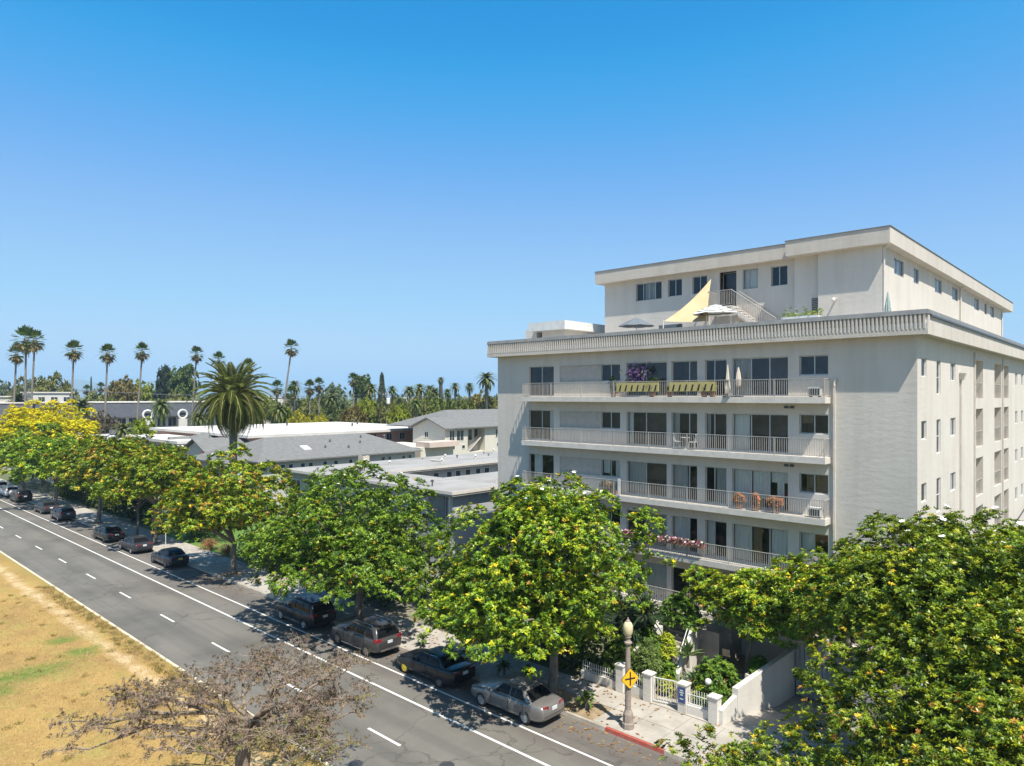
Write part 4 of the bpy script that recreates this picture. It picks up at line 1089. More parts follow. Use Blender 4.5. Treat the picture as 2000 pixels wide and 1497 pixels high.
# power poles and line
def pole(x, y, h, label, box=None):
    t = thing('utility_pole', label, 'utility pole', (x, y, 0))
    MB().tube([(x, y, 0), (x, y, h)], [.19, .13], 8).build('pole', M['bark'], t)
    MB().box(x-.08, x+.08, y-1.2, y+1.2, h-.9, h-.75).build('crossarm', M['bark'], t)
    for d in (-1.05, -.4, .4, 1.05): MB().lathe([(.07, 0), (.09, .1), (.05, .22)], x, y+d, 8, cz=h-.75).build('insulator', M['white'], t)
    if box: MB().lathe([(.42, -box), (.46, -box+.1), (.46, -box+1.25), (.3, -box+1.4)], x+.6, y, 12, cz=h).build('transformer', M['white'], t)
pole(-137.5, 103.3, 15.6, 'brown utility pole with grey transformer behind the white roof', 3.0)
pole(-122, 141, 15.2, 'utility pole with crossarm seen above the cream house roof')
pl = MB()
for d in (-1.05, .4, 1.05):
    a, b = Vector((-137.5, 103.3+d, 14.95)), Vector((-122, 141+d, 14.5)); c = a - (b-a)*1.6
    for p, q in ((a, b), (c, a)):
        pl.tube([p.lerp(q, t/8) - Vector((0, 0, 3.2*(t/8)*(1-t/8))) for t in range(9)], .022, 4)
tag(pl.build('power_line', M['darkmetal'], origin=(-137.5, 103.3, 15)), 'thin power lines strung between the utility poles', 'power line')
# ------------------------------------------------------------------ vegetation
def norm(a): return a/np.maximum(np.linalg.norm(a, axis=-1, keepdims=True), 1e-9)
def rand_dirs(rng, n): return norm(rng.normal(size=(n, 3)))
def leaf_quads(rng, P, D, n, L, W, op=(0.7, 1.35), fold=0.25, droop=0.15):
    """n leaves round every rosette centre P with axis D"""
    k = len(P)
    ref = np.where(np.abs(D[:, 2:3]) < 0.9, np.array([[0, 0, 1.0]]), np.array([[1.0, 0, 0]]))
    T = norm(np.cross(D, ref)); B = np.cross(D, T)
    ph = (np.arange(n)[None, :]*2.399 + rng.uniform(0, 6.28, (k, 1)) + rng.normal(0, .25, (k, n)))
    th = rng.uniform(op[0], op[1], (k, n))
    d = np.cos(th)[..., None]*D[:, None] + np.sin(th)[..., None]*(np.cos(ph)[..., None]*T[:, None] + np.sin(ph)[..., None]*B[:, None])
    nr = norm(D[:, None] - (d*D[:, None]).sum(-1, keepdims=True)*d + 0.001)
    s = np.cross(d, nr)
    l = (L*rng.uniform(.7, 1.25, (k, n)))[..., None]; w = (W*rng.uniform(.8, 1.2, (k, n)))[..., None]
    p = P[:, None] + d*l*.08
    mid = p + d*l*.5
    tip = p + d*l; tip[..., 2] -= (l*droop)[..., 0]
    V = np.stack([p, mid + s*w*.5 + nr*w*fold, tip, mid - s*w*.5 + nr*w*fold], axis=2)
    return V.reshape(-1, 4, 3)
def pick(rng, pal, wts, n, jit=0.15):
    c = np.array(pal)[rng.choice(len(pal), n, p=np.array(wts)/sum(wts))]
    return np.clip(c*rng.uniform(1-jit, 1+jit, (n, 1)), 0, 1)

def crown_rosettes(rng, envs, nl, lr, per, low=-0.35, squash=.8):
    """lobes on the envelope shells, rosettes on the lobes"""
    P = []; D = []; lob = []
    tot = sum(e[3]*e[4] for e in envs)
    for e in envs:
        c = np.array(e[:3]); r = np.array(e[3:6]); m = max(3, int(nl*e[3]*e[4]/tot))
        i = np.arange(m) + .5
        z = 1 - (1-low)*i/m; a = i*2.39996 + rng.uniform(0, 6.28)
        q = np.sqrt(np.maximum(0, 1-z*z))
        u = np.stack([q*np.cos(a), q*np.sin(a), z], 1) + rng.normal(0, .09, (m, 3))
        lc = c + u*r*rng.uniform(.62, 1.04, (m, 1))
        rad = lr*rng.uniform(.65, 1.3, m)
        for k in range(m):
            lob.append(lc[k])
            n = int(per*(rad[k]/lr)**2)
            tf = rand_dirs(rng, max(3, n//5))                    # leaves sit in tufts on the shoots
            v = norm(tf[rng.integers(0, len(tf), n)] + rng.normal(0, .20, (n, 3)))
            out = norm((lc[k]-c)/r)
            v = v[(v @ norm(out*.8 + np.array([0, 0, .6]))) > -.25]
            pp = lc[k] + v*rad[k]*np.array([1, 1, squash])*rng.uniform(.72, 1.06, (len(v), 1))
            P.append(pp); D.append(norm(v*.5 + out*.2 + np.array([0, 0, .95]) + rng.normal(0, .22, v.shape)))
        # inner fill
        n = int(per*m*.36)
        v = rand_dirs(rng, n); pp = c + v*r*(rng.uniform(.3, .85, (n, 1)))
        pp = pp[pp[:, 2] > c[2] + low*r[2]]
        P.append(pp); D.append(norm(rand_dirs(rng, len(pp)) + np.array([0, 0, .8])))
    return np.concatenate(P), np.concatenate(D), lob

def branches(rng, base, top, lobes, r0, nb=6, lean=None):
    """trunk tube and limbs towards a few lobes"""
    base = Vector(base); top = Vector(top)
    t = MB()
    mid = base.lerp(top, .5) + Vector((rng.uniform(-.1, .1), rng.uniform(-.1, .1), 0))
    t.tube([base - Vector((0, 0, .1)), base + Vector((0, 0, .25)), mid, top], [r0*1.5, r0*1.05, r0*.9, r0*.75], 10)
    limbs = []
    idx = rng.choice(len(lobes), min(nb, len(lobes)), replace=False)
    for i in idx:
        e = Vector(lobes[i]); m1 = top.lerp(e, .35) + Vector((0, 0, .35)); m2 = top.lerp(e, .7) + Vector((rng.uniform(-.3, .3), rng.uniform(-.3, .3), .15))
        limbs.append(MB().tube([top - Vector((0, 0, .25)), m1, m2, e], [r0*.5, r0*.36, r0*.22, r0*.1], 6))
    return t, limbs

PAL_MAG = [(0.110, 0.178, 0.010), (0.158, 0.228, 0.012), (0.042, 0.085, 0.009), (0.25, 0.28, 0.013), (0.48, 0.37, 0.02), (0.34, 0.19, 0.03)]
def magnolia(label, base, fork, envs, seed, nl=70, lr=1.05, per=60, leaf=.21, wts=(5, 5, 3, 2.4, .5, .25), r0=.24, blossoms=14, cat='tree', name='magnolia_tree', group=None, nleaf=9, pal=PAL_MAG, mt='leaf', low=-.35, wf=.36):
    rng = np.random.default_rng(seed)
    t = thing(name, label, cat, base, group)
    P, D, lob = crown_rosettes(rng, envs, nl, lr, int(per*1.75), low)
    keep = P[:, 2] > base[2] + (.75 if fork[2] < 2.6 else 1.75)
    P, D = P[keep], D[keep]
    leaf *= .92
    V = leaf_quads(rng, P, D, nleaf, leaf, leaf*wf)
    # colour goes by spray: neighbouring leaves alike
    hue = pick(rng, pal, wts, len(P), .2)*1.2
    tint = np.clip(np.repeat(hue, nleaf, 0)*rng.uniform(.75, 1.25, (len(V), 1)), 0, 1)
    odd = rng.random(len(V)) < .015
    tint[odd] = pick(rng, [(0.30, 0.24, .03), (.22, .13, .04)], (2, 1), int(odd.sum()))
    V = V - np.array(base)
    cr = link('crown', np_mesh('crown', V, 4, tint), M[mt], t)
    tr, limbs = branches(rng, base, fork, lob, r0)
    tr.build('trunk', M['bark'], t, True)
    for l in limbs: l.build('branch', M['bark'], t, True)
    if blossoms:
        w = P[np.argsort(-(P[:, 2] + rng.uniform(0, 6, len(P))))[:blossoms*6:6]]
        me = blossom_mesh()
        for p in w:
            link('blossom', me, M['petal'], t, tuple(p - np.array(base) + np.array([0, 0, .12])), (rng.uniform(-.4, .4), rng.uniform(-.4, .4), rng.uniform(0, 6)))
    return t
_bm = []
def blossom_mesh():
    if not _bm:
        b = MB()
        for k in range(7):
            a = 2*PI*k/7; c, s_ = math.cos(a), math.sin(a)
            b.quad((0, 0, 0), (.06*c-.04*s_, .06*s_+.04*c, .035), (.13*c, .13*s_, .055), (.06*c+.04*s_, .06*s_-.04*c, .035))
        b.ball((0, 0, .03), .03, 6, 4)
        _bm.append(b.mesh('blossom'))
    return _bm[0]

G_MAG = None
magnolia('yellow green magnolia in front of the apartment block, nearest the silver sedan', (-21.5, 26.0, .1), (-21.5, 26.1, 3.0),
         [(-21.6, 26.0, 6.0, 4.8, 5.2, 4.1), (-22.0, 24.6, 4.1, 3.9, 4.0, 2.3), (-22.1, 26.0, 8.0, 2.8, 3.0, 2.2), (-24.6, 24.8, 3.9, 3.6, 3.2, 1.8)], 11, 190, .78, 64, wts=(5, 5, 3.5, 3, .6, .25), blossoms=22, leaf=.175, wf=.42)
PAL_GRN = [(0.088, 0.178, 0.010), (0.125, 0.225, 0.012), (0.034, 0.082, 0.009), (0.19, 0.265, 0.014), (0.42, 0.33, 0.02), (0.28, 0.16, 0.03)]
magnolia('deep green magnolia above the black SUV and grey SUV', (-37.6, 26.0, .1), (-37.4, 26.1, 2.9),
         [(-38.1, 26.2, 5.6, 5.7, 5.8, 3.9), (-35.2, 24.4, 4.2, 4.2, 4.2, 2.4), (-40.4, 24.8, 4.2, 4.5, 4.2, 2.4)], 12, 185, .86, 58, .20, wts=(6, 5, 4, 1.4, .2, .1), blossoms=14, pal=PAL_GRN)
magnolia('rusty tipped magnolia below the big date palm', (-54.9, 26.0, .1), (-54.9, 26.1, 2.8),
         [(-54.6, 25.8, 5.6, 5.6, 5.2, 4.0), (-57.5, 25.0, 4.6, 4.0, 3.8, 2.4)], 13, 100, .92, 46, .26, wts=(4, 4, 3, 3, .9, 1.3), blossoms=6)
magnolia('magnolia with tall bare trunk behind the dark sedan in shade', (-71.9, 26.1, .1), (-71.8, 26.2, 4.2),
         [(-71.5, 26.5, 6.0, 4.6, 4.2, 3.2)], 14, 60, 1.0, 42, .28, wts=(4, 5, 3, 2.2, .6, .6), blossoms=4)
magnolia('small young magnolia with thin trunk beside the tall trunked one', (-77.3, 26.4, .1), (-77.3, 26.4, 3.0),
         [(-77.8, 26.6, 5.0, 4.2, 3.6, 2.7)], 15, 46, .95, 42, .28, r0=.12, wts=(5, 5, 3, 2, .3, .2), blossoms=4)
magnolia('large rusty green magnolia beyond the gap in the parked cars', (-88.2, 26.0, .1), (-88.0, 26.2, 3.2),
         [(-87.0, 27.5, 6.0, 7.0, 6.0, 4.4), (-83, 28, 6.4, 4.5, 4.5, 3.0)], 16, 90, 1.25, 40, .32, wts=(4, 4, 3.5, 2, .7, .9), blossoms=4)
magnolia('green magnolia at the left, below the yellow crowned tree', (-106, 26.2, .1), (-106, 26.3, 3.2),
         [(-106, 26.8, 5.4, 6.6, 5.6, 3.9)], 17, 70, 1.3, 34, .36, wts=(4, 6, 3, 3, .4, .2), blossoms=4)
magnolia('farthest street magnolia at the left edge above the white cars', (-123, 26.4, .1), (-123, 26.5, 3.2),
         [(-123, 27, 5.6, 7, 5.8, 3.9)], 18, 70, 1.3, 28, .4, wts=(4, 5, 4, 2, .4, .2), blossoms=0)
PAL_Y = [(0.56, 0.47, 0.008), (0.46, 0.43, 0.01), (0.30, 0.33, 0.012), (0.16, 0.22, 0.015)]
magnolia('tree with a domed bright yellow crown at the left', (-134, 31.5, 0), (-134, 31.5, 4.5),
         [(-133.5, 31.5, 7.6, 8.6, 7.6, 5.3)], 19, 140, 1.05, 54, .29, wts=(8, 5, 2, .7), blossoms=0, name='flowering_tree', pal=PAL_Y, mt='softleaf', r0=.35)
# right hand foreground
magnolia('huge magnolia filling the right foreground, highest against the white side wall', (-5.2, 28.9, 0), (-5.3, 28.8, 3.6),
         [(-5.3, 28.6, 5.5, 5.2, 4.4, 3.9), (-7.6, 29.3, 6.0, 2.2, 2.2, 2.0), (-5.9, 29.4, 8.2, 2.2, 2.2, 1.5), (-3.0, 26.8, 5.2, 4.6, 3.8, 3.2), (-8.1, 29.9, 6.9, 1.1, 1.1, .8), (-6.0, 30.2, 9.2, 1.2, 1.2, .8), (-3.4, 29.6, 8.3, 1.3, 1.3, .9)], 21, 230, .72, 62, .165, wts=(5, 6, 3.5, 2.0, .2, .1), blossoms=26)
magnolia('bushy darker street tree in the lower right corner beside the kerb', (-6.6, 25.8, .1), (-7.0, 25.0, 2.4),
         [(-5.2, 23.8, 3.4, 3.9, 3.0, 2.2), (-10.6, 22.6, 1.6, 2.6, 1.3, .8), (-7.6, 22.9, 2.0, 3.0, 1.7, 1.2), (-2.6, 24.0, 3.9, 4.0, 3.0, 2.4)], 22, 130, .72, 56, .14, wts=(6, 4, 3.5, 2, .6, .35), blossoms=0, name='street_tree', cat='tree')
magnolia('yellow green garden tree between the front path and the driveway wall', (-15.4, 34.2, .3), (-15.2, 34.3, 2.4),
         [(-15.0, 34.4, 3.5, 3.5, 1.6, 2.4), (-11.9, 34.6, 4.4, 2.7, 1.6, 2.3), (-9.6, 33.2, 5.3, 2.0, 2.0, 2.0)], 23, 100, .72, 62, .19, wts=(4, 5, 2.5, 4, .7, .3), blossoms=8, r0=.14)
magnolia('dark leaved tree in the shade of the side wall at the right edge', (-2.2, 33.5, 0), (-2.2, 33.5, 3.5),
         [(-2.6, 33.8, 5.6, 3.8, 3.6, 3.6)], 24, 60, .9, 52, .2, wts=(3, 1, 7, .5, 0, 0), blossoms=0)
magnolia('yellowish shrub like tree beside the side wall at the far right', (-4.5, 43, 0), (-4.5, 43, 3.4),
         [(-4.5, 43, 5.2, 2.6, 2.8, 3.0)], 25, 40, .85, 44, .2, wts=(3, 4, 2, 5, .8, 1), blossoms=0)

# leafless coral tree on the median
def coral():
    rng = np.random.default_rng(31); rr = random.Random(31)
    base = Vector((-23.3, 11.1, .1)); fork = Vector((-23.0, 11.3, 3.1))
    t = thing('coral_tree', 'nearly leafless coral tree with grey twigs on the dry median', 'tree', base)
    MB().tube([base - Vector((0, 0, .2)), base + Vector((0, 0, .3)), base.lerp(fork, .5) + Vector((.1, 0, 0)), fork], [.42, .30, .25, .24], 10).build('trunk', M['coralbark'], t, True)
    fork2 = fork + Vector((.35, .15, .45))
    tips = [(-18.2, 13.6, 3.7), (-18.9, 14.4, 4.4), (-19.9, 15.6, 4.7), (-22.5, 16.2, 4.8), (-25.4, 15.0, 4.7), (-26.6, 13.0, 4.9), (-26.3, 10.7, 4.8), (-26.6, 8.2, 4.8), (-25.7, 6.3, 4.6),
            (-23.4, 5.0, 4.8), (-19.6, 6.6, 5.2), (-17.6, 7.6, 5.3), (-15.8, 9.8, 5.0), (-17.4, 12.0, 4.4), (-21.8, 12.6, 5.4), (-23.0, 9.3, 5.4), (-19.5, 11.4, 5.1)]
    twP = []; twD = []
    tw = MB()
    for k, e in enumerate(tips):
        e = fork + (Vector(e)-fork)*(.74 if e[0] < -21.5 else .64); e.z -= .35; st = fork if k % 2 else fork2
        m1 = st.lerp(e, .33) + Vector((rr.uniform(-.3, .3), rr.uniform(-.3, .3), .1)); m2 = st.lerp(e, .66) + Vector((rr.uniform(-.35, .35), rr.uniform(-.35, .35), .3))
        pts = [st - Vector((0, 0, .15)), m1, m2, e]
        MB().tube(pts, [.115, .08, .05, .02], 7).build('branch', M['coralbark'], t, True)
        for q in range(9):
            u = rr.uniform(.38, 1.0) if q else 1.0
            seg = min(2, int(u*3-1e-6)); p = pts[seg].lerp(pts[seg+1], u*3-seg)
            d = (e-st).normalized()*.6 + Vector((rr.gauss(0, .6), rr.gauss(0, .6), rr.gauss(.05, .1)))
            d.normalize(); ln = rr.uniform(.7, 1.5)
            p2 = p + d*ln*.5 + Vector((rr.uniform(-.1, .1), rr.uniform(-.1, .1), .12)); p3 = p + d*ln
            tw.tube([p, p2, p3], [.036, .024, .012], 5, False)
            # a flat spray of twigs at the end of every side branch
            for s_ in range(16):
                base_ = p2.lerp(p3, rr.uniform(.3, 1.0)); a_ = rr.uniform(0, 2*PI); l2 = rr.uniform(.2, .72)
                dd = Vector((math.cos(a_), math.sin(a_), rr.gauss(.18, .25))) + d*.5; dd.normalize()
                pe = base_ + dd*l2; mid_ = base_ + dd*l2*.5 + Vector((rr.gauss(0, .05), rr.gauss(0, .05), rr.gauss(0, .05)))
                tw.tube([base_, mid_, pe], [.011, .008, .005], 3, False)
                for z in range(4):
                    twP.append(base_.lerp(pe, rr.uniform(.5, 1.05))); twD.append(dd)
    stuff(tw.build('twigs', M['coralbark'], t))
    P = np.array([tuple(p) for p in twP]); D = norm(np.array([tuple(d) for d in twD]) + np.array([0, 0, .5]))
    V = leaf_quads(rng, P, D, 3, .085, .04, (.5, 1.5), .3, .3)
    tone = np.repeat(pick(rng, [(.22, .155, .105), (.165, .12, .085), (.26, .185, .115), (.18, .165, .055), (.23, .21, .065)], (5, 4, 2.5, 1.6, .8), len(P), .2), 3, 0)
    east_ = np.repeat(((P[:, 0] > -19.8) & (rng.random(len(P)) < .45)), 3)
    tone[east_] = np.array([.19, .19, .05])
    link('foliage', np_mesh('foliage', V - np.array(base), 4, tone), M['softleaf'], t)
coral()

# palms
def frond_mesh(seed, L=4.6, arch=1.0, nl=46, dead=False):
    """one pinnate frond along +x, drooping in -z"""
    rng = np.random.default_rng(seed)
    u = np.linspace(0, 1, 13); x = L*(u - .30*arch*u**2.6); z = L*(.10*u - .62*arch*u**2.2)
    vs = []; fs = []
    for i in range(13):
        w = .07*(1-u[i])+.012
        vs += [(x[i], -w, z[i]), (x[i], w, z[i]), (x[i], 0, z[i]+w)]
    for i in range(12):
        for k in range(3): fs.append((i*3+k, i*3+(k+1) % 3, i*3+3+(k+1) % 3, i*3+3+k))
    n0 = len(vs); m = [(0.16, .17, .05)]*len(vs)
    for i in range(nl):
        t_ = .10 + .9*i/nl
        cx, cz = np.interp(t_, u, x), np.interp(t_, u, z)
        dx, dz = np.interp(min(1, t_+.03), u, x)-cx, np.interp(min(1, t_+.03), u, z)-cz
        q = math.hypot(dx, dz)+1e-6; dx, dz = dx/q, dz/q
        ll = L*.125*math.sin(PI*min(1, .12+.88*t_)**.8)**.6 + .08
        for sg in (-1, 1):
            a = rng.uniform(.75, 1.0); dr = rng.uniform(.05, .45)
            tip = (cx + dx*ll*a + .0, sg*ll*.8, cz + dz*ll*a - ll*dr + ll*.25)
            k = len(vs)
            vs += [(cx, sg*.02, cz), (cx+dx*.09+(tip[0]-cx)*.3, tip[1]*.4, cz + (tip[2]-cz)*.3 + .03), tip, (cx-dx*.02+(tip[0]-cx)*.35, tip[1]*.45, cz + (tip[2]-cz)*.35 - .02)]
            fs.append((k, k+1, k+2, k+3))
    me = bpy.data.meshes.new('frond'); me.from_pydata(vs, [], fs); me.update()
    n = len(vs)
    if dead: c = pick(rng, [(.17, .12, .07), (.22, .16, .09), (.13, .10, .06)], (1, 1, 1), n)
    else: c = pick(rng, [(.10, .125, .022), (.14, .155, .025), (.19, .19, .035), (.065, .09, .02)], (4, 4, 2, 2), n)
    if not dead:
        for i in range(n0): c[i] = (.22, .21, .07)
    a = me.color_attributes.new('tint', 'FLOAT_COLOR', 'POINT')
    cc = np.ones((n, 4), np.float32); cc[:, :3] = c; a.data.foreach_set('color', cc.reshape(-1))
    return me
FR = [frond_mesh(s, 4.7, a) for s, a in ((1, .55), (2, .8), (3, 1.0), (4, 1.15))]
FRD = [frond_mesh(9, 4.0, 1.2, 40, True)]
def date_palm(label, x, y, zt, L=4.7, n=120, dead=26, name='date_palm', r=.42, fr=None, z0=0, full=True):
    rr = random.Random(int(abs(x*7+y*3)))
    t = thing(name, label, 'palm', (x, y, z0))
    b = MB(); h = zt-z0
    b.tube([(x, y, z0-.2), (x, y, z0+h*.5), (x, y, zt-1.6), (x, y, zt-.8), (x, y, zt+.1)], [r*1.15, r, r, r*1.55, r*1.1], 14)
    b.build('trunk', M['palmbark'], t, True)
    sc = L/4.7
    for k in range(n):
        f = (k+.5)/n
        el = R(84 - 128*f**1.05) ; az = k*2.39996 + rr.uniform(-.2, .2)
        me = FR[0] if f < .1 else FR[1] if f < .35 else FR[2] if f < .75 else FR[3]
        o = link('frond', me, M['softleaf'], t, (0.25*math.cos(az), .25*math.sin(az), zt-z0-.55*f))
        o.rotation_euler = (rr.uniform(-.25, .25), -el + R(6), az); s_ = sc*rr.uniform(.86, 1.06)*(0.9 if f > .8 else 1); o.scale = (s_, s_, s_)
    for k in range(dead):
        az = k*2.39996 + .5
        o = link('dead_frond', FRD[0], M['softleaf'], t, (.3*math.cos(az), .3*math.sin(az), zt-z0-.9))
        o.rotation_euler = (rr.uniform(-.3, .3), R(rr.uniform(40, 66)), az); s_ = sc*rr.uniform(.75, 1.0); o.scale = (s_, s_, s_)
    return t
date_palm('big date palm with drooping fronds and brown skirt, left of the shingle roof', -76.1, 36.0, 14.5, 5.35)

def fan_crown(seed, r=1.85, n=46):
    rng = np.random.default_rng(seed); V = []; T = []
    for k in range(n):
        f = (k+.5)/n; el = R(84 - 150*f); az = k*2.39996 + rng.uniform(-.3, .3)
        d = np.array([math.cos(el)*math.cos(az), math.cos(el)*math.sin(az), math.sin(el)])
        c = d*r*rng.uniform(.5, .62)
        sd = norm(np.cross(d, [0, 0, 1.0])); up = np.cross(sd, d)
        green = pick(rng, [(.07, .10, .025), (.10, .125, .03), (.05, .075, .02)], (3, 2, 2), 1)[0] if f < .72 else pick(rng, [(.17, .14, .05), (.14, .11, .05)], (1, 1), 1)[0]
        V.append([d*.05, c + sd*.03, c + d*.02, c - sd*.03]); T.append(green)
        nb = 9
        for j in range(nb):
            a0 = R(-105 + 210*j/nb); a1 = R(-105 + 210*(j+1)/nb); am = (a0+a1)/2
            l = r*.52*(1-.25*abs(am))*rng.uniform(.85, 1.1)
            def q(a, l_): 
                v = d*math.cos(a)*l_ + sd*math.sin(a)*l_
                return c + v - np.array([0, 0, .13*l_*l_]) + up*.1*abs(a)*l_*.3
            V.append([c, q(a0, l*.62), q(am, l), q(a1, l*.62)]); T.append(green*rng.uniform(.8, 1.2))
    return np_mesh('crown', np.array(V), 4, np.array(T))
FAN = [fan_crown(s) for s in (1, 2, 3)]
def skirt_mesh(seed):
    rng = np.random.default_rng(seed); V = []; T = []
    for k in range(60):
        az = rng.uniform(0, 6.28); z = rng.uniform(-1.9, -.2); r0 = .28; r1 = .34 + .35*(z+2)/2
        w = .16
        V.append([[r0*math.cos(az-w), r0*math.sin(az-w), z+.6], [r0*math.cos(az+w), r0*math.sin(az+w), z+.6], [r1*math.cos(az+w*.6), r1*math.sin(az+w*.6), z-.5], [r1*math.cos(az-w*.6), r1*math.sin(az-w*.6), z-.5]])
        T.append(pick(rng, [(.20, .145, .08), (.15, .11, .065)], (1, 1), 1)[0])
    return np_mesh('dead_skirt', np.array(V), 4, np.array(T))
SK = skirt_mesh(2)
def ray(px, d):
    """ground point on a compass bearing at distance d along the view axis"""
    r = (px-1000)/1362; c, s = math.cos(R(42.9)), math.sin(R(42.9))
    return ((r*c-s)*d, (r*s+c)*d)
def zof(py, d): return EYE + (774-py)/1362*d
def fan_palm(label, px, py, d, cr=1.75, lean=0.0, skirt=True, base_px=None, name='fan_palm', group=None):
    x, y = ray(px, d); z = zof(py, d); bx, by = ray(base_px if base_px else px, d)
    t = thing(name, label, 'palm', (bx, by, 0), group)
    b = MB(); b.tube([(bx, by, -.2), (bx, by, 1.2), (bx+(x-bx)*.35, by+(y-by)*.35, z*.5), (x, y, z-.4), (x, y, z+.1)], [.42, .27, .21, .17, .15], 8)
    b.build('trunk', M['palmbark'], t, True)
    rr = random.Random(int(px)); s_ = cr/1.75
    o = link('crown', FAN[rr.randrange(3)], M['softleaf'], t, (x-bx, y-by, z)); o.rotation_euler = (0, 0, rr.uniform(0, 6)); o.scale = (s_, s_, s_*1.12)
    if skirt:
        o = link('dead_skirt', SK, M['softleaf'], t, (x-bx, y-by, z-.1)); o.scale = (s_, s_, s_)
FK = 1.12
for a in (('leftmost fan palm, short of its two taller neighbours, with loose fronds', 32, 692, 150, 1.75, 0, True, 24),
          ('tallest fan palm of the left trio, with thick crown', 51, 664, 140, 2.3, 0, True, 48),
          ('fan palm with brownish crown, right of the tallest palm at the left', 68, 665, 150, 2.0, 0, True, 58),
          ('slender fan palm standing alone right of the left trio', 144, 685, 146, 1.85, 0, True, 137),
          ('slender fan palm third of the spaced row, above the dark mansard', 210, 691, 150, 1.8, 0, True, 203),
          ('slender fan palm leaning slightly right, left of the dark cedar', 278, 687, 152, 1.7, 0, True, 265),
          ('slender fan palm just left of the big date palm', 384, 692, 165, 1.65, 0, True, 372),
          ('fan palm crown showing above the left shoulder of the date palm', 427, 704, 165, 1.7, 0, True, 427),
          ('fan palm crown showing behind the top right of the date palm', 486, 716, 165, 1.6, 0, True, 484),
          ('tall leaning fan palm alone right of the date palm', 569, 680, 160, 1.75, 0, False, 547)):
    fan_palm(*a[:4], a[4]*FK, *a[5:])
for a in (('fan palm with pale brown skirt left of a twin fan palm', 605, 757, 190, 2.0), ('twin fan palm with bright crown, right one of the pair', 623, 752, 192, 1.9),
          ('low fan palm in front of the leaning tall palm', 570, 768, 180, 1.9), ('bushy fan palm right of the date palm crown', 541, 758, 185, 2.0),
          ('fan palm left of the grey green round tree', 690, 742, 205, 2.0), ('small far fan palm above the maroon tree', 197, 757, 260, 1.9),
          ('far small palm left of a small far conifer', 170, 762, 250, 1.8), ('short fan palm leaning over lime shrubs', 560, 782, 170, 1.6)):
    fan_palm(*a)

# low detail palms and trees in the middle distance share a few meshes
FRS = [frond_mesh(21, 3.4, .8, 16), frond_mesh(22, 3.4, 1.05, 16)]
def feather_mesh(seed, n=46, full=1.0):
    rng = np.random.default_rng(seed); V = []; T = []
    for k in range(n):
        f = (k+.5)/n; el = 1.4 - 2.2*f*full; az = k*2.39996; L = 3.2*rng.uniform(.85, 1.1)
        pts = []
        for i in range(6):
            u = i/5; r = L*u; e = el - 1.1*u*u*(.6+.4*f)
            pts.append(np.array([math.cos(az)*r*math.cos(e*.6+el*.4), math.sin(az)*r*math.cos(e*.6+el*.4), L*u*math.sin(el) - .55*L*u*u]))
        s = np.array([-math.sin(az), math.cos(az), 0])
        g = pick(rng, [(.105, .13, .03), (.14, .155, .035), (.075, .10, .025), (.20, .17, .05)], (4, 3, 2, 1), 1)[0]
        for i in range(5):
            w0, w1 = .36*math.sin(PI*min(.95, .15+i/5*.85)), .36*math.sin(PI*min(.97, .15+(i+1)/5*.85))
            for sg in (-1, 1):
                V.append([pts[i], pts[i+1], pts[i+1]+s*sg*w1-np.array([0, 0, .25*w1]), pts[i]+s*sg*w0-np.array([0, 0, .25*w0])]); T.append(g*rng.uniform(.75, 1.25))
    return np_mesh('crown', np.array(V), 4, np.array(T))
FEA = [feather_mesh(s) for s in (1, 2)]
def feather_palm(label, px, py, d, cr=3.0, r=.3, base=0, name='feather_palm', group=None):
    x, y = ray(px, d); z = zof(py, d)
    t = thing(name, label, 'palm', (x, y, base), group)
    MB().tube([(x, y, base-.2), (x, y, z-.9), (x, y, z-.4), (x, y, z)], [r*1.2, r, r*1.5, r*.9], 8).build('trunk', M['palmbark'], t, True)
    o = link('crown', FEA[int(px) % 2], M['softleaf'], t, (0, 0, z-base)); s_ = cr/3.0; o.scale = (s_, s_, s_); o.rotation_euler = (0, 0, px)
for a in (('date palm with round crown close against the apartment block wall', 950, 738, 175, 3.2, .4), ('stumpy palm with cut top standing tall among far palms', 861, 741, 200, 1.4, .5),
          ('small palm left of the round crowned date palm', 917, 754, 200, 2.0), ('second small palm left of the round crowned date palm', 889, 754, 200, 2.0),
          ('feather palm in front of the mansard, by the maroon tree', 161, 793, 152, 3.0), ('feather palm in front of the mansard, by the white ring near the date palm', 315, 792, 152, 3.2),
          ('feather palm at the left edge behind the yellow tree', 36, 779, 155, 3.0), ('low feather palm right of the mansard, below the date palm', 388, 815, 140, 2.4),
          ('dark date palm behind the bushy fan palm', 575, 752, 200, 2.7), ('bronze date palm right of the utility pole', 725, 759, 200, 3.0), ('tall thin palm left of the round grey tree', 695, 737, 215, 2.0),
          ('bright banana like palm above the yellow shrubs', 648, 778, 180, 3.0), ('palm between conifer and far palm group', 766, 760, 215, 2.2), ('far date palm left of the palm group', 800, 762, 225, 3.0),
          ('far date palm in the middle of the palm group', 820, 758, 228, 3.0), ('far date palm right in the palm group', 840, 760, 226, 3.0), ('bronze date palm below the stumpy palm', 850, 765, 205, 2.6),
          ('small palm right below the stumpy palm', 874, 766, 205, 2.2), ('lone palm in front of the cream house roof', 812, 788, 170, 2.4), ('small palm above the white roof', 545, 800, 150, 2.6), ('feather palm at the left end of the grey flat roof', 240, 838, 128, 2.4)):
    feather_palm(*a)

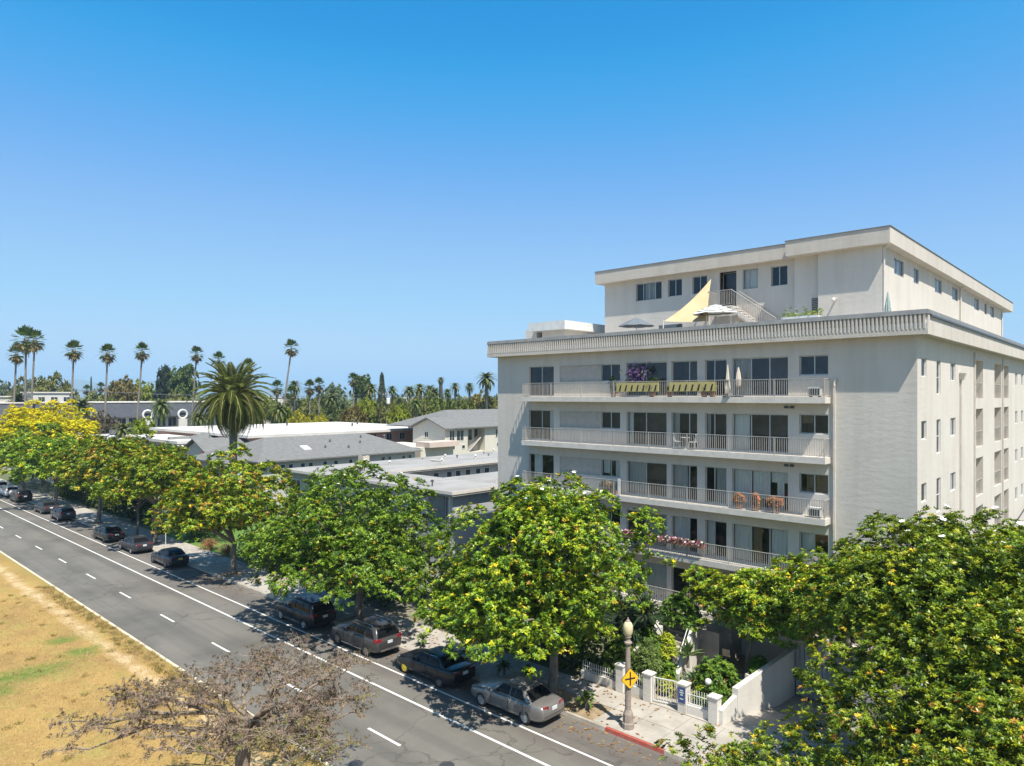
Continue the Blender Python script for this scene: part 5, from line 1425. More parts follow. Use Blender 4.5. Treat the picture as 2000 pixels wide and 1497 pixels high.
def blob_mesh(seed, kind):
    rng = np.random.default_rng(seed)
    if kind == 'dome':
        P, D, _ = crown_rosettes(rng, [(0, 0, .55, .92, .92, .42), (.25, .1, .42, .7, .7, .34)], 46, .2, 34, -.5)
    elif kind == 'cone':
        n = 1500; h = rng.uniform(0.08, 1, n)**.8; a = rng.uniform(0, 6.28, n); lay = .75 + .25*np.sin(h*34); r = (1-h)*.52*lay*rng.uniform(.55, 1.05, n) + .02
        P = np.c_[r*np.cos(a), r*np.sin(a), h]; D = norm(np.c_[np.cos(a), np.sin(a), rng.uniform(-.1, .6, n)])
    elif kind == 'cedar':
        Ps = []
        for k in range(26):
            a = k*2.4; h = .30 + .68*(k/26); l = (1-h)*.7+.22; c = np.array([math.cos(a)*l*.62, math.sin(a)*l*.62, h])
            m = 60; Ps.append(c + rng.normal(size=(m, 3))*np.array([l*.24, l*.24, .022]))
        P = np.concatenate(Ps); D = norm(rng.normal(size=P.shape)*.4 + np.array([0, 0, 1.0]))
    else:
        P, D, _ = crown_rosettes(rng, [(0, 0, .5, .6, .6, .48)], 40, .17, 34, -.9)
    V = leaf_quads(rng, P, D, 5, .085, .05, (.6, 1.5))
    g = {'dome': (.135, .165, .028), 'cone': (.06, .085, .035), 'cedar': (.05, .07, .035), 'round': (.13, .18, .03)}[kind]
    t = np.clip(np.array(g)*rng.uniform(.65, 1.4, (len(P), 1)), 0, 1)
    return np_mesh('crown', V, 4, np.repeat(t, 5, 0))
BL = {k: [blob_mesh(s, k) for s in (1, 2)] for k in ('dome', 'cone', 'cedar', 'round')}
def tinted(name, hue, sat, val):
    m = M['softleaf'].copy(); m.name = name
    h = [n for n in m.node_tree.nodes if n.type == 'HUE_SAT'][0]
    a = [n for n in m.node_tree.nodes if n.type == 'ATTRIBUTE'][0]
    k = m.node_tree.nodes.new('ShaderNodeHueSaturation'); k.inputs['Hue'].default_value = hue; k.inputs['Saturation'].default_value = sat; k.inputs['Value'].default_value = val
    m.node_tree.links.new(a.outputs['Color'], k.inputs['Color']); m.node_tree.links.new(k.outputs[0], h.inputs['Color'])
    return m
TM = {'green': M['softleaf'], 'lime': tinted('lime_leaf', .49, 1.12, 1.5), 'olive': tinted('olive_leaf', .47, .9, 1.0), 'brown': tinted('bronze_leaf', .42, .95, 1.05), 'maroon': tinted('maroon_leaf', .40, .6, .7),
      'grey': tinted('grey_green_leaf', .52, .55, 1.0), 'yellow': tinted('yellow_leaf', .455, 1.1, 1.7), 'dark': tinted('dark_leaf', .51, .9, .75)}
def bg_tree(label, px, ytop, wpx, d, kind, tone, name='broadleaf_tree', zb=0.0):
    x, y = ray(px, d); h = zof(ytop, d) - zb; w = wpx/1362*d/2*1.16
    t = thing(name, label, 'tree', (x, y, zb))
    MB().tube([(x, y, zb-.2), (x, y, zb+h*.5), (x, y, zb+h*.8)], [max(.12, h*.03), h*.02, .04], 6).build('trunk', M['bark'], t)
    o = link('crown', BL[kind][int(px+d) % 2], TM[tone], t, (0, 0, 0))
    wr = {'dome': 1.12, 'cone': .62, 'cedar': .8, 'round': .74}[kind]
    ch = h if kind in ('cone', 'cedar') else min(h, w*2.3)
    o.location = (0, 0, h-ch); o.scale = (w/wr, w/wr, ch); o.rotation_euler = (0, 0, px*.7)
for a in (('broad olive crowned tree behind the left fan palms', 92, 734, 98, 240, 'dome', 'olive'), ('grey green tree behind the broad olive tree, its left side', 64, 740, 60, 262, 'dome', 'grey'),
          ('dark tree at the left edge of the skyline', 6, 744, 50, 300, 'dome', 'grey'), ('far small pointed conifer', 178, 741, 11, 340, 'cone', 'dark', 'conifer_tree'),
          ('bronze domed tree in the middle of the left skyline', 240, 738, 66, 235, 'dome', 'brown'), ('lime green tree right of the bronze domed tree', 284, 746, 60, 250, 'dome', 'lime'),
          ('layered dark cedar left of the broad dark conifer', 322, 720, 50, 240, 'cedar', 'dark', 'cedar_tree'), ('broad dark conifer just left of the date palm', 360, 716, 54, 235, 'round', 'dark', 'conifer_tree'),
          ('maroon leaved dome in front of the mansard building', 197, 806, 62, 142, 'dome', 'maroon'), ('lime hedge like tree under a white ring arch', 277, 820, 52, 140, 'round', 'lime'),
          ('olive tree between two fan palms on the left skyline', 190, 765, 60, 245, 'dome', 'olive'), ('green tree under the third fan palm', 215, 775, 40, 215, 'dome', 'green'),
          ('green tree beside the far cream block', 125, 768, 40, 215, 'dome', 'dark'), ('olive tree left of the date palm', 345, 768, 70, 215, 'dome', 'olive'), ('small green tree above the mansard roof, left', 30, 768, 46, 220, 'dome', 'olive'),
          ('grey round tree right of the twin fan palms', 655, 750, 44, 225, 'round', 'grey'), ('grey green round tree behind the thin tall palm', 708, 735, 38, 215, 'round', 'dark'), ('dark spruce right of the utility pole', 746, 737, 40, 215, 'cone', 'grey', 'conifer_tree'),
          ('bright lime dome tree right of the utility pole', 718, 778, 50, 185, 'dome', 'lime'), ('yellow flowering bush tree behind the white roof', 590, 806, 62, 150, 'dome', 'yellow'), ('second yellow bush at the end of the white roof', 625, 810, 44, 152, 'dome', 'yellow'),
          ('lime plumed bush right of the date palm', 552, 795, 40, 152, 'round', 'lime'), ('dark bush behind the white roof left of the pole', 655, 790, 70, 175, 'dome', 'dark'), ('brown bush behind the pole', 690, 795, 60, 172, 'dome', 'brown'),
          ('olive tree behind the white roof, right of the lime dome', 758, 785, 56, 178, 'dome', 'olive'), ('yellow green tree left of the cream house roof', 780, 793, 50, 160, 'dome', 'lime'), ('green tree above the cream house roof', 815, 775, 50, 190, 'dome', 'olive'),
          ('dark green dome above the cream house gable', 848, 772, 56, 192, 'dome', 'green'), ('big green dome right above the cream house', 900, 776, 76, 185, 'dome', 'green'), ('brown scrubby tree against the apartment block wall', 938, 766, 60, 195, 'dome', 'brown'),
          ('olive tree at the wall of the apartment block', 960, 775, 50, 180, 'dome', 'olive'), ('green tree behind the date palm crown', 470, 770, 90, 220, 'dome', 'olive'), ('olive tree right of the leaning palm', 600, 775, 56, 205, 'dome', 'olive'),
          ('green tree under the bushy fan palm', 530, 778, 50, 195, 'dome', 'green'), ('dark tree behind the twin fan palms', 630, 768, 50, 215, 'dome', 'dark'), ('green tree between spruce and palm group', 775, 772, 50, 215, 'dome', 'dark'),
          ('bronze tree far behind the palm group', 830, 768, 60, 250, 'dome', 'brown')):
    bg_tree(*a)
# far wood that reads as one mass
rng = np.random.default_rng(77)
n = 4300
pxs = np.where(rng.random(n) < .8, rng.uniform(-250, 1150, n), rng.uniform(1150, 3000, n)); ds = rng.uniform(270, 900, n)
Pw = np.array([ray(p, d) for p, d in zip(pxs, ds)]); hz = 3.6 + 3.2*np.abs(np.sin(Pw[:, 0]*.021)*np.cos(Pw[:, 1]*.017)) + rng.uniform(0, 4.2, n)
top = np.c_[Pw, hz]
cl = np.repeat(top, 8, 0) + rng.normal(size=(n*8, 3))*np.array([2.6, 2.6, 1.6])
Vw = leaf_quads(rng, cl, norm(rng.normal(size=cl.shape)*.5 + np.array([0, 0, .9])), 3, 1.7, 1.15, (.6, 1.5))
tw_ = np.repeat(np.repeat(pick(rng, [(.11, .13, .04), (.15, .15, .045), (.085, .105, .045), (.16, .135, .055)], (3, 3, 3, 1), n), 8, 0), 3, 0)
tag(stuff(link('distant_woodland', np_mesh('distant_woodland', Vw, 4, tw_), M['softleaf'])), 'far off mass of trees along the horizon', 'woodland')

# hedges and shrubs along the pavement
def hedge(label, x0, x1, y0, y1, z0, z1, seed, tone='dark', name='hedge', n=900, leaf=.16, pal=None, group=None):
    rng = np.random.default_rng(seed)
    P = np.c_[rng.uniform(x0, x1, n), rng.uniform(y0, y1, n), rng.uniform(z0, z1, n)]
    c = np.array([(x0+x1)/2, (y0+y1)/2, (z0+z1)/2]); q = (P-c)/np.array([(x1-x0)/2, (y1-y0)/2, (z1-z0)/2])
    m = np.abs(q).max(1); k = np.argmax(np.abs(q), 1)
    for i in range(n):                                          # push to the shell, front and top
        if rng.random() < .85:
            ax = (1, 2)[rng.integers(0, 2)]
            if ax == 1: P[i, 1] = y0 + rng.normal(0, .16) + .2
            else: P[i, 2] = z1 + rng.normal(0, .16) + .25*math.sin(P[i, 0]*1.7)
    D = norm(rng.normal(size=P.shape)*.45 + np.array([0, -.35, .75]))
    V = leaf_quads(rng, P, D, 8, leaf, leaf*.45)
    pal = pal or [(.05, .085, .018), (.075, .11, .02), (.03, .055, .015), (.12, .14, .025)]
    t = np.repeat(pick(rng, pal, (4, 3, 3, 1.2), n), 8, 0)
    return tag(link(name, np_mesh(name, V - np.array([c[0], c[1], z0]), 4, t), M['softleaf'], None, (c[0], c[1], z0)), label, name.replace('_', ' '), group)
hedge('dark hedge under the yellow green magnolia, behind the silver sedan', -26.8, -20.9, 28.7, 30.4, .1, 1.9, 41)
hedge('dark hedge behind the pavement beside the black sedan', -33.5, -27.0, 28.7, 30.4, .1, 2.2, 42)
hedge('dark hedge behind the pavement beside the black SUV', -47.0, -37.8, 28.7, 30.6, .1, 2.3, 43, n=1300)
hedge('brownish hedge below the rusty tipped magnolia', -60.0, -49.0, 28.9, 30.8, .1, 2.2, 44, n=1200, pal=[(.07, .075, .02), (.11, .08, .03), (.04, .05, .015), (.14, .09, .03)])
hedge('dark shrubbery behind the pavement left of the orange grasses', -72.5, -67.4, 29.4, 32, .1, 1.9, 45)
hedge('shrubbery behind the pavement at the far left', -118, -82, 29.2, 31.5, .1, 2.0, 46, n=2200, leaf=.28)
hedge('tall green hedge in front of the lilac grey corner, between two magnolias', -46.0, -36.5, 30.9, 33.0, .1, 3.6, 47, n=1500, pal=[(.07, .11, .018), (.10, .14, .02), (.045, .075, .015), (.15, .17, .025)], leaf=.2)
hedge('tall mixed hedge behind the black sedan, left of the garden', -36, -22.5, 31.0, 33.5, .1, 3.3, 48, n=1900, pal=[(.06, .10, .018), (.09, .13, .02), (.04, .07, .015), (.14, .16, .025)], leaf=.2)
lw = sheet('lawn', None, -82, -61, 28.3, 39, 0.02); M['lawn'] = mat('green_lawn', (0.10, 0.19, 0.025), 0.95, (0.07, 0.13, 0.02), 2.0, .4, 40); lw.data.materials.append(M['lawn']); struct(lw)

def blades(name, label, x, y, z, n, L, W, pal, wts, seed, cat='plant', droop=.35, op=(.15, 1.3), stem=0.0, group=None, fold=.3):
    rng = np.random.default_rng(seed)
    D = np.array([[0, 0, 1.0]]); V = leaf_quads(rng, np.array([[0, 0, stem]]), D, n, L, W, op, fold, droop)
    # bend: two segment leaves
    base, l, tip, r = V[:, 0], V[:, 1], V[:, 2], V[:, 3]
    o = link(name, np_mesh(name, V, 4, pick(rng, pal, wts, n, .2)), M['softleaf'], None, (x, y, z))
    if stem:
        t = thing(name, label, cat, (x, y, z), group); o.name = 'leaf_rosette'; o.parent = t; o.location = (0, 0, 0)
        MB().tube([(x, y, z-.05), (x, y, z+stem+.05)], [.08, .06], 7).build('stem', M['bark'], t); return t
    return tag(o, label, cat, group)
GRN = [(.10, .17, .03), (.14, .21, .035), (.07, .12, .03)]
YUC = [(.03, .055, .022), (.05, .075, .03), (.02, .04, .018)]
AGV = [(.14, .21, .07), (.19, .25, .09), (.10, .16, .06)]
DRY = [(.36, .20, .09), (.28, .15, .07), (.40, .27, .13)]
for i, (x, y, lb) in enumerate(((-31.0, 25.85, 'small spiky plant on the parkway behind the grey SUV'), (-27.5, 26.0, 'small dark plant on the parkway beside the black sedan'), (-24.7, 26.0, 'dark leafy plant between the black sedan and the silver sedan'),
                                 (-23.3, 26.3, 'low leafy plant left of the magnolia trunk by the silver sedan'), (-19.3, 25.8, 'bright green plant in the soil pit next to the street lamp'))):
    blades('leafy_plant', lb, x, y, .14, 34, .62, .17, GRN if i in (0, 4) else [(.07, .12, .025), (.10, .15, .03)], (1, 1, 1) if i in (0, 4) else (1, 1), 50+i, stem=.35, op=(.2, 1.5))
blades('ornamental_grass', 'rusty ornamental grass clump by the pavement, left one', -65.6, 28.7, .05, 260, 1.5, .05, DRY, (1, 1, 1), 61, 'grass clump', .5, (.1, 1.1))
blades('ornamental_grass', 'rusty ornamental grass clump by the pavement, right one beside the magnolia', -61.8, 28.7, .05, 260, 1.6, .05, DRY, (1, 1, 1), 62, 'grass clump', .5, (.1, 1.1))
# ------------------------------------------------------------------ parked cars
def paint(name, c, metal=0.35, rough=0.28):
    m = bpy.data.materials.new(name); m.use_nodes = True
    b = m.node_tree.nodes['Principled BSDF']; nt = m.node_tree
    b.inputs['Metallic'].default_value = metal; b.inputs['Roughness'].default_value = rough
    b.inputs['Coat Weight'].default_value = 0.42; b.inputs['Coat Roughness'].default_value = 0.03; b.inputs['Specular IOR Level'].default_value = 0.3
    f = ramp(nt, noise(nt, 2.5, 4, .6, pos(nt)), .4, .75)
    nt.links.new(lerp_node(nt, c, tuple(k*.8+.02 for k in c), f), b.inputs['Base Color'])
    return m
M['p_silver'] = paint('silver_car_paint', (0.24, 0.225, 0.21), .5, .32)
M['p_black'] = paint('black_car_paint', (0.006, 0.006, 0.007), .0, .3)
M['p_grey'] = paint('graphite_car_paint', (0.085, 0.08, 0.077), .5, .3)
M['p_navy'] = paint('blue_black_car_paint', (0.018, 0.022, 0.032), .2, .22)
M['p_dark'] = paint('charcoal_car_paint', (0.045, 0.045, 0.05), .4, .3)
M['p_slate'] = paint('slate_car_paint', (0.07, 0.075, 0.09), .4, .3)
M['p_white'] = paint('white_car_paint', (0.72, 0.72, 0.72), 0, .3)
M['carglass'] = mat('car_glass', (0.008, 0.009, 0.010), 0.07, spec=0.16)
M['tyre'] = mat('tyre_rubber', (0.02, 0.02, 0.02), 0.85)
M['alloy'] = mat('alloy_rim', (0.46, 0.46, 0.45), 0.4, metal=0.4)
M['darkalloy'] = mat('dark_alloy_rim', (0.17, 0.17, 0.17), 0.4, metal=0.6)
M['bronzealloy'] = mat('bronze_alloy_rim', (0.30, 0.25, 0.20), 0.4, metal=0.6)
M['yellowrim'] = mat('yellow_rim', (0.62, 0.46, 0.03), 0.45)
M['redlight'] = mat('red_tail_light', (0.20, 0.012, 0.015), 0.2, coat=0.6)
M['clearlight'] = mat('clear_headlight', (0.55, 0.57, 0.58), 0.1, coat=0.6)
M['plate'] = mat('pale_number_plate', (0.65, 0.65, 0.62), 0.5, (0.45, 0.47, 0.52), 30)
M['plate2'] = mat('yellow_number_plate', (0.65, 0.52, 0.12), 0.5)
M['chrome'] = mat('chrome_trim', (0.60, 0.60, 0.60), 0.18, metal=0.9)
TYPES = {
 'sedan': dict(L=4.65, W=1.80, wb=2.72, wr=.325, fo=.92, body=[(-2.32,.34,.60,.60),(-2.24,.24,.70,.76),(-1.95,.20,.80,.86),(-1.45,.19,.88,.89),(-.95,.19,.95,.90),(-.2,.19,.95,.90),(.7,.19,.97,.90),(1.35,.2,1.00,.90),(1.75,.21,1.03,.88),(2.15,.26,1.01,.82),(2.29,.36,.93,.74),(2.33,.44,.70,.70)],
               cab=[(.93,-.98,1.72,.80),(1.15,-.62,1.42,.72),(1.34,-.28,1.08,.62),(1.41,.0,.85,.50)], wz=(.98,1.34), win=[(-.70,-.24,.30,.30),(.38,.38,1.02,1.30)], tail=(.88,.72)),
 'suv': dict(L=4.75, W=1.90, wb=2.78, wr=.37, fo=.95, body=[(-2.37,.42,.72,.62),(-2.30,.30,.86,.78),(-2.0,.25,.98,.90),(-1.5,.24,1.04,.94),(-1.0,.24,1.08,.95),(-.2,.24,1.06,.95),(.8,.24,1.08,.95),(1.5,.25,1.10,.95),(2.0,.28,1.10,.92),(2.25,.32,1.08,.88),(2.36,.42,.98,.82),(2.38,.5,.8,.78)],
             cab=[(1.04,-1.08,2.28,.86),(1.30,-.66,2.18,.80),(1.58,-.22,2.0,.71),(1.67,.05,1.8,.60)], wz=(1.10,1.54), win=[(-.78,-.28,.22,.22),(.30,.30,1.12,1.12),(1.20,1.20,2.02,1.70)], tail=(1.02,.88)),
 'hatch': dict(L=4.35, W=1.80, wb=2.62, wr=.33, fo=.88, body=[(-2.17,.36,.64,.60),(-2.10,.25,.76,.76),(-1.8,.2,.88,.86),(-1.35,.2,.95,.89),(-.9,.2,1.00,.90),(-.1,.2,1.0,.90),(.8,.2,1.02,.90),(1.4,.21,1.04,.90),(1.85,.24,1.04,.87),(2.08,.3,1.0,.82),(2.17,.42,.9,.76),(2.19,.5,.72,.72)],
              cab=[(.98,-.98,2.04,.81),(1.2,-.58,1.92,.74),(1.44,-.2,1.66,.64),(1.52,.05,1.45,.52)], wz=(1.03,1.42), win=[(-.68,-.24,.24,.24),(.32,.32,1.0,1.0),(1.08,1.08,1.66,1.42)], tail=(.98,.80)),
}
def interp(tab, z, k):
    for a, b in zip(tab, tab[1:]):
        if a[0] <= z <= b[0]: return a[k] + (b[k]-a[k])*(z-a[0])/(b[0]-a[0])
    return tab[-1][k] if z > tab[-1][0] else tab[0][k]
_cache = {}
def body_mesh(ty):
    if ('b', ty) in _cache: return _cache['b', ty]
    T = TYPES[ty]; b = MB(); vs = []; fs = []
    sec = lambda zb, zt, hw: [(0, zb), (hw*.82, zb), (hw*.96, zb+.07), (hw*.985, zb+(zt-zb)*.32), (hw, zb+(zt-zb)*.60), (hw*.985, zt-(zt-zb)*.20), (hw*.93, zt-.045), (hw*.72, zt-.005), (0, zt+.012)]
    m = 9; ring = 2*m-2
    for x, zb, zt, hw in T['body']:
        s_ = sec(zb, zt, hw)
        for y, z in s_: vs.append((x, y, z))
        for y, z in s_[-2:0:-1]: vs.append((x, -y, z))
    n = len(T['body'])
    for i in range(n-1):
        for k in range(ring):
            k2 = (k+1) % ring; fs.append((i*ring+k, i*ring+k2, (i+1)*ring+k2, (i+1)*ring+k))
    fs.append(tuple(range(ring-1, -1, -1))); fs.append(tuple(range((n-1)*ring, n*ring)))
    b.add(vs, fs)
    me = b.mesh('car_body', smooth=True)
    o = bpy.data.objects.new('temporary', me); COL.objects.link(o)
    sb = o.modifiers.new('s', 'SUBSURF'); sb.levels = 2; sb.render_levels = 2
    cut = MB()
    for wx in (-T['L']/2+T['fo'], -T['L']/2+T['fo']+T['wb']):
        for sg in (-1, 1):
            cut.lathe([(T['wr']+.055, -.15), (T['wr']+.055, .15)], wx, sg*(T['W']/2-.08), 28, 'y', T['wr'])
    co = bpy.data.objects.new('temporary', cut.mesh('cut')); COL.objects.link(co)
    bo = o.modifiers.new('b', 'BOOLEAN'); bo.operation = 'DIFFERENCE'; bo.object = co; bo.solver = 'EXACT'
    dg = bpy.context.evaluated_depsgraph_get(); dg.update()
    nm = bpy.data.meshes.new_from_object(o.evaluated_get(dg)); nm.name = 'car_body'
    bpy.data.objects.remove(o); bpy.data.objects.remove(co)
    _cache['b', ty] = nm
    return nm
def rrect(x0, x1, hw, z, r=.16, n=4):
    p = []
    for cx, cy, a0 in ((x1-r, hw-r, 0), (x0+r, hw-r, 90), (x0+r, -hw+r, 180), (x1-r, -hw+r, 270)):
        for k in range(n+1):
            a = R(a0+90*k/n); p.append((cx+r*math.cos(a), cy+r*math.sin(a), z))
    return p
def cabin_mesh(ty):
    if ('c', ty) in _cache: return _cache['c', ty]
    T = TYPES[ty]; b = MB(); vs = []; fs = []
    lv = T['cab']
    rings = [rrect(x0+.015, x1-.015, hw-.015, z, .10 if i < 3 else .2) for i, (z, x0, x1, hw) in enumerate(lv)]
    n = len(rings[0])
    for r_ in rings: vs += r_
    for i in range(len(rings)-1):
        for k in range(n): fs.append((i*n+k, i*n+(k+1) % n, (i+1)*n+(k+1) % n, (i+1)*n+k))
    fs.append(tuple(range((len(rings)-1)*n, len(rings)*n)))
    b.add(vs, fs); me = b.mesh('cabin', smooth=True); me.polygons[len(me.polygons)-1].use_smooth = False
    _cache['c', ty] = me
    return me
def wheel_meshes(wr, spokes=5):
    k = ('w', wr, spokes)
    if k in _cache: return _cache[k]
    ty = MB().lathe([(wr*.66, -.10), (wr*.93, -.105), (wr, -.07), (wr, .07), (wr*.93, .105), (wr*.66, .10)], 0, 0, 24, 'y', cap=False).mesh('tyre', smooth=True)
    rm = MB(); rm.lathe([(wr*.67, -.095), (wr*.70, -.075), (wr*.60, -.06), (wr*.60, .05)], 0, 0, 24, 'y', cap=False)
    for s_ in range(spokes):
        a = 2*PI*s_/spokes; c, s2 = math.cos(a), math.sin(a); w = wr*(.14 if spokes < 8 else .075)
        def P(r_, t, y): return (c*r_-s2*t, y, s2*r_+c*t)
        rm.hexa([P(wr*.1, -w, -.095), P(wr*.66, -w*1.3, -.085), P(wr*.66, w*1.3, -.085), P(wr*.1, w, -.095), P(wr*.1, -w, -.065), P(wr*.66, -w*1.3, -.065), P(wr*.66, w*1.3, -.065), P(wr*.1, w, -.065)])
    rm.lathe([(wr*.16, -.10), (wr*.16, -.06)], 0, 0, 10, 'y')
    dk = MB().lathe([(wr*.60, -.03), (wr*.60, -.02)], 0, 0, 20, 'y').mesh('brake_disc')
    _cache[k] = (ty, rm.mesh('rim'), dk)
    return _cache[k]
def car(name, label, ty, x, pm, rim='alloy', y=23.76, spokes=5, front_rim=None, rails=False, plate='plate', roof=None, group='cars parked along the kerb', detail=True):
    T = TYPES[ty]; t = thing(name, label, 'car', (x, y, .005), group)
    P = M[pm]; half = T['L']/2
    link('body', body_mesh(ty), P, t)
    cb = link('cabin', cabin_mesh(ty), P, t)
    lv = T['cab']
    def sy(z, e=.012): return interp(lv, z, 3) + e
    def add(n, mb, mt, sm=False):
        o = mb.build(n, M[mt] if isinstance(mt, str) else mt, None, sm); o.parent = t; return o
    z0, z1 = T['wz']
    for xa, xb, xc, xd in T['win']:
        pass
    w = T['win']
    for sg in (-1, 1):
        for k in range(len(w)//1):
            lowx0, upx0, a1, a2 = w[k]
            if k == 0: q = [(w[0][0], z0), (w[0][2], z0), (w[0][3], z1), (w[0][1], z1)]
            else: q = [(w[k][0], z0), (w[k][2], z0+(.03 if k == len(w)-1 else 0)), (w[k][3], z1-(.02 if k == len(w)-1 else 0)), (w[k][1], z1)]
            if k == 0 and ty == 'sedan': q = [(-.62, z0), (.30, z0), (.30, z1), (-.16, z1)]
            if k == 1 and ty == 'sedan': q = [(.37, z0), (1.30, z0), (.98, z1), (.37, z1)]
            if k == 0 and ty == 'suv': q = [(-.70, z0), (.22, z0), (.22, z1), (-.10, z1)]
            if k == 0 and ty == 'hatch': q = [(-.60, z0), (.24, z0), (.24, z1), (-.08, z1)]
            zm = (z0+z1)/2
            mb = MB(); (xa, _), (xb, _), (xc, _), (xd, _) = q
            mb.quad((xa, sg*sy(z0), z0), (xb, sg*sy(z0), z0), ((xb+xc)/2, sg*sy(zm), zm), ((xa+xd)/2, sg*sy(zm), zm))
            mb.quad(((xa+xd)/2, sg*sy(zm), zm), ((xb+xc)/2, sg*sy(zm), zm), (xc, sg*sy(z1), z1), (xd, sg*sy(z1), z1))
            add('side_window', mb, 'carglass')
            if pm in ('p_silver', 'p_grey', 'p_black') and sg == -1 and detail:
                tr = MB(); tr.tube([(xd, sg*(sy(z1)+.004), z1+.02), (xc, sg*(sy(z1)+.004), z1+.02)], .012, 5); add('window_trim', tr, 'chrome')
    # windscreen and rear window follow the cabin levels
    def screen(k, e):
        mb = MB(); za = lv[0][0]+.05; zb_ = lv[2][0]-.01; zs = [za + (zb_-za)*i/4 for i in range(5)]
        for a, b in zip(zs, zs[1:]):
            xa, xb = interp(lv, a, k)+e, interp(lv, b, k)+e; ya, yb = interp(lv, a, 3)-.10, interp(lv, b, 3)-.10
            mb.quad((xa, -ya, a), (xa, ya, a), (xb, yb, b), (xb, -yb, b))
        return mb
    add('windscreen', screen(1, -.006), 'carglass')
    rs = MB(); za = lv[0][0]+(.05 if ty == 'sedan' else .10); zb_ = lv[2][0]-.02; zs = [za+(zb_-za)*i/4 for i in range(5)]
    for a, b in zip(zs, zs[1:]):
        xa, xb = interp(lv, a, 2)+.006, interp(lv, b, 2)+.006; ya, yb = interp(lv, a, 3)-.10, interp(lv, b, 3)-.10
        rs.quad((xa, -ya, a), (xa, ya, a), (xb, yb, b), (xb, -yb, b))
    add('rear_window', rs, 'carglass')
    if roof:
        rf = MB(); r_ = lv[3]; rf.add([(px, py*.9, pz+.012) for px, py, pz in rrect(r_[1]+.1, r_[2]-.25, r_[3]-.02, r_[0], .12)], [tuple(range(20))]); add('sunroof', rf, roof)
    ty_, rm_, dk_ = wheel_meshes(T['wr'], spokes)
    for wx in (-half+T['fo'], -half+T['fo']+T['wb']):
        for sg in (-1, 1):
            wo = link('wheel', ty_, M['tyre'], t, (wx, sg*(T['W']/2-.115), T['wr']), (0, 0, 0 if sg < 0 else PI))
            fr = front_rim if (front_rim and wx < 0 and sg < 0) else rim
            ro = link('rim', rm_, M[fr], wo)
            if front_rim and wx < 0 and sg < 0: ro['label'] = 'yellow front wheel rim'
            link('brake_disc', dk_, M['darkmetal'], wo)
    tz, ty2 = T['tail']; xr = half-.045
    for sg in (-1, 1):
        h = .08 if ty == 'sedan' else .09
        add('tail_light', MB().hexa([(xr-.26, sg*(ty2+.045), tz-h), (xr+.0, sg*(ty2-.04), tz-h), (xr+.035, sg*(ty2-.36), tz-h*.7), (xr-.30, sg*(ty2-.3), tz-h*.7), (xr-.28, sg*(ty2+.04), tz+h*.8), (xr-.02, sg*(ty2-.05), tz+h*.8), (xr+.005, sg*(ty2-.36), tz+h*.7), (xr-.30, sg*(ty2-.3), tz+h*.7)]), 'redlight')
        add('headlight', MB().hexa([(-half+.30, sg*.82*T['W']/1.8, .62), (-half+.02, sg*.60, .60), (-half+.05, sg*.38, .60), (-half+.3, sg*.4, .62), (-half+.34, sg*.80*T['W']/1.8, .75), (-half+.10, sg*.60, .70), (-half+.10, sg*.38, .70), (-half+.34, sg*.4, .75)]), 'clearlight')
        mz = lv[0][0]+.03; mx = lv[0][1]+.42
        mm = MB(); mm.ball((mx, sg*(T['W']/2+.07), mz+.06), .1, 8, 6, (.75, 1.15, .75)); mm.box(mx-.03, mx+.03, *(sorted((sg*(T['W']/2-.08), sg*(T['W']/2+.05)))), mz, mz+.04)
        add('wing_mirror', mm, P, True)
        for hx in ((.12, 1.0) if detail else ()):
            yy = sg*(T['W']/2+.004); add('door_handle', MB().box(hx, hx+.17, min(yy, yy+sg*.025), max(yy, yy+sg*.025), lv[0][0]-.10, lv[0][0]-.07), 'chrome' if pm == 'p_silver' else P)
    if detail:
        sm_ = MB()
        for sx in (-.74 if ty != 'suv' else -.8, .33 if ty == 'sedan' else .26, 1.22):
            for sg in (-1, 1):
                yy = sg*(T['W']/2-.004); sm_.box(sx-.006, sx+.006, min(yy, yy+sg*.008), max(yy, yy+sg*.008), .36, lv[0][0]-.03)
        add('door_seam', sm_, 'black')
        bz = .50 if ty == 'sedan' else .56
        if ty != 'sedan': add('rear_bumper_guard', MB().box(half-.10, half+.03, -.62, .62, bz-.15, bz-.06), 'chrome' if pm == 'p_grey' else 'black')
        add('rear_bumper_line', MB().box(half-.05, half+.012, -.66, .66, bz+.03, bz+.045), 'black')
        if ty == 'suv':
            for sg in (-1, 1): add('sill_trim', MB().box(-.95, 1.0, *(sorted((sg*(T['W']/2-.03), sg*(T['W']/2+.02)))), .30, .36), 'chrome')
    pz = .80 if ty == 'sedan' else .86
    add('number_plate', MB().box(half-.01, half+.025, -.16, .16, pz-.08, pz+.07), plate)
    if rails:
        for sg in (-1, 1): add('roof_rail', MB().tube([(lv[2][1]+.15, sg*(lv[2][3]-.03), lv[2][0]+.02), (lv[2][1]+.3, sg*(lv[2][3]-.04), lv[3][0]+.05), (lv[2][2]-.4, sg*(lv[2][3]-.04), lv[3][0]+.05), (lv[2][2]-.2, sg*(lv[2][3]-.03), lv[2][0]+.02)], .018, 6), 'chrome' if pm != 'p_black' else 'black')
        add('rear_spoiler', MB().hexa([(lv[2][2]-.12, -.62, lv[2][0]+.01), (lv[2][2]+.1, -.6, lv[2][0]-.02), (lv[2][2]+.1, .6, lv[2][0]-.02), (lv[2][2]-.12, .62, lv[2][0]+.01), (lv[2][2]-.12, -.62, lv[2][0]+.06), (lv[2][2]+.1, -.6, lv[2][0]+.02), (lv[2][2]+.1, .6, lv[2][0]+.02), (lv[2][2]-.12, .62, lv[2][0]+.06)]), P)
    return t
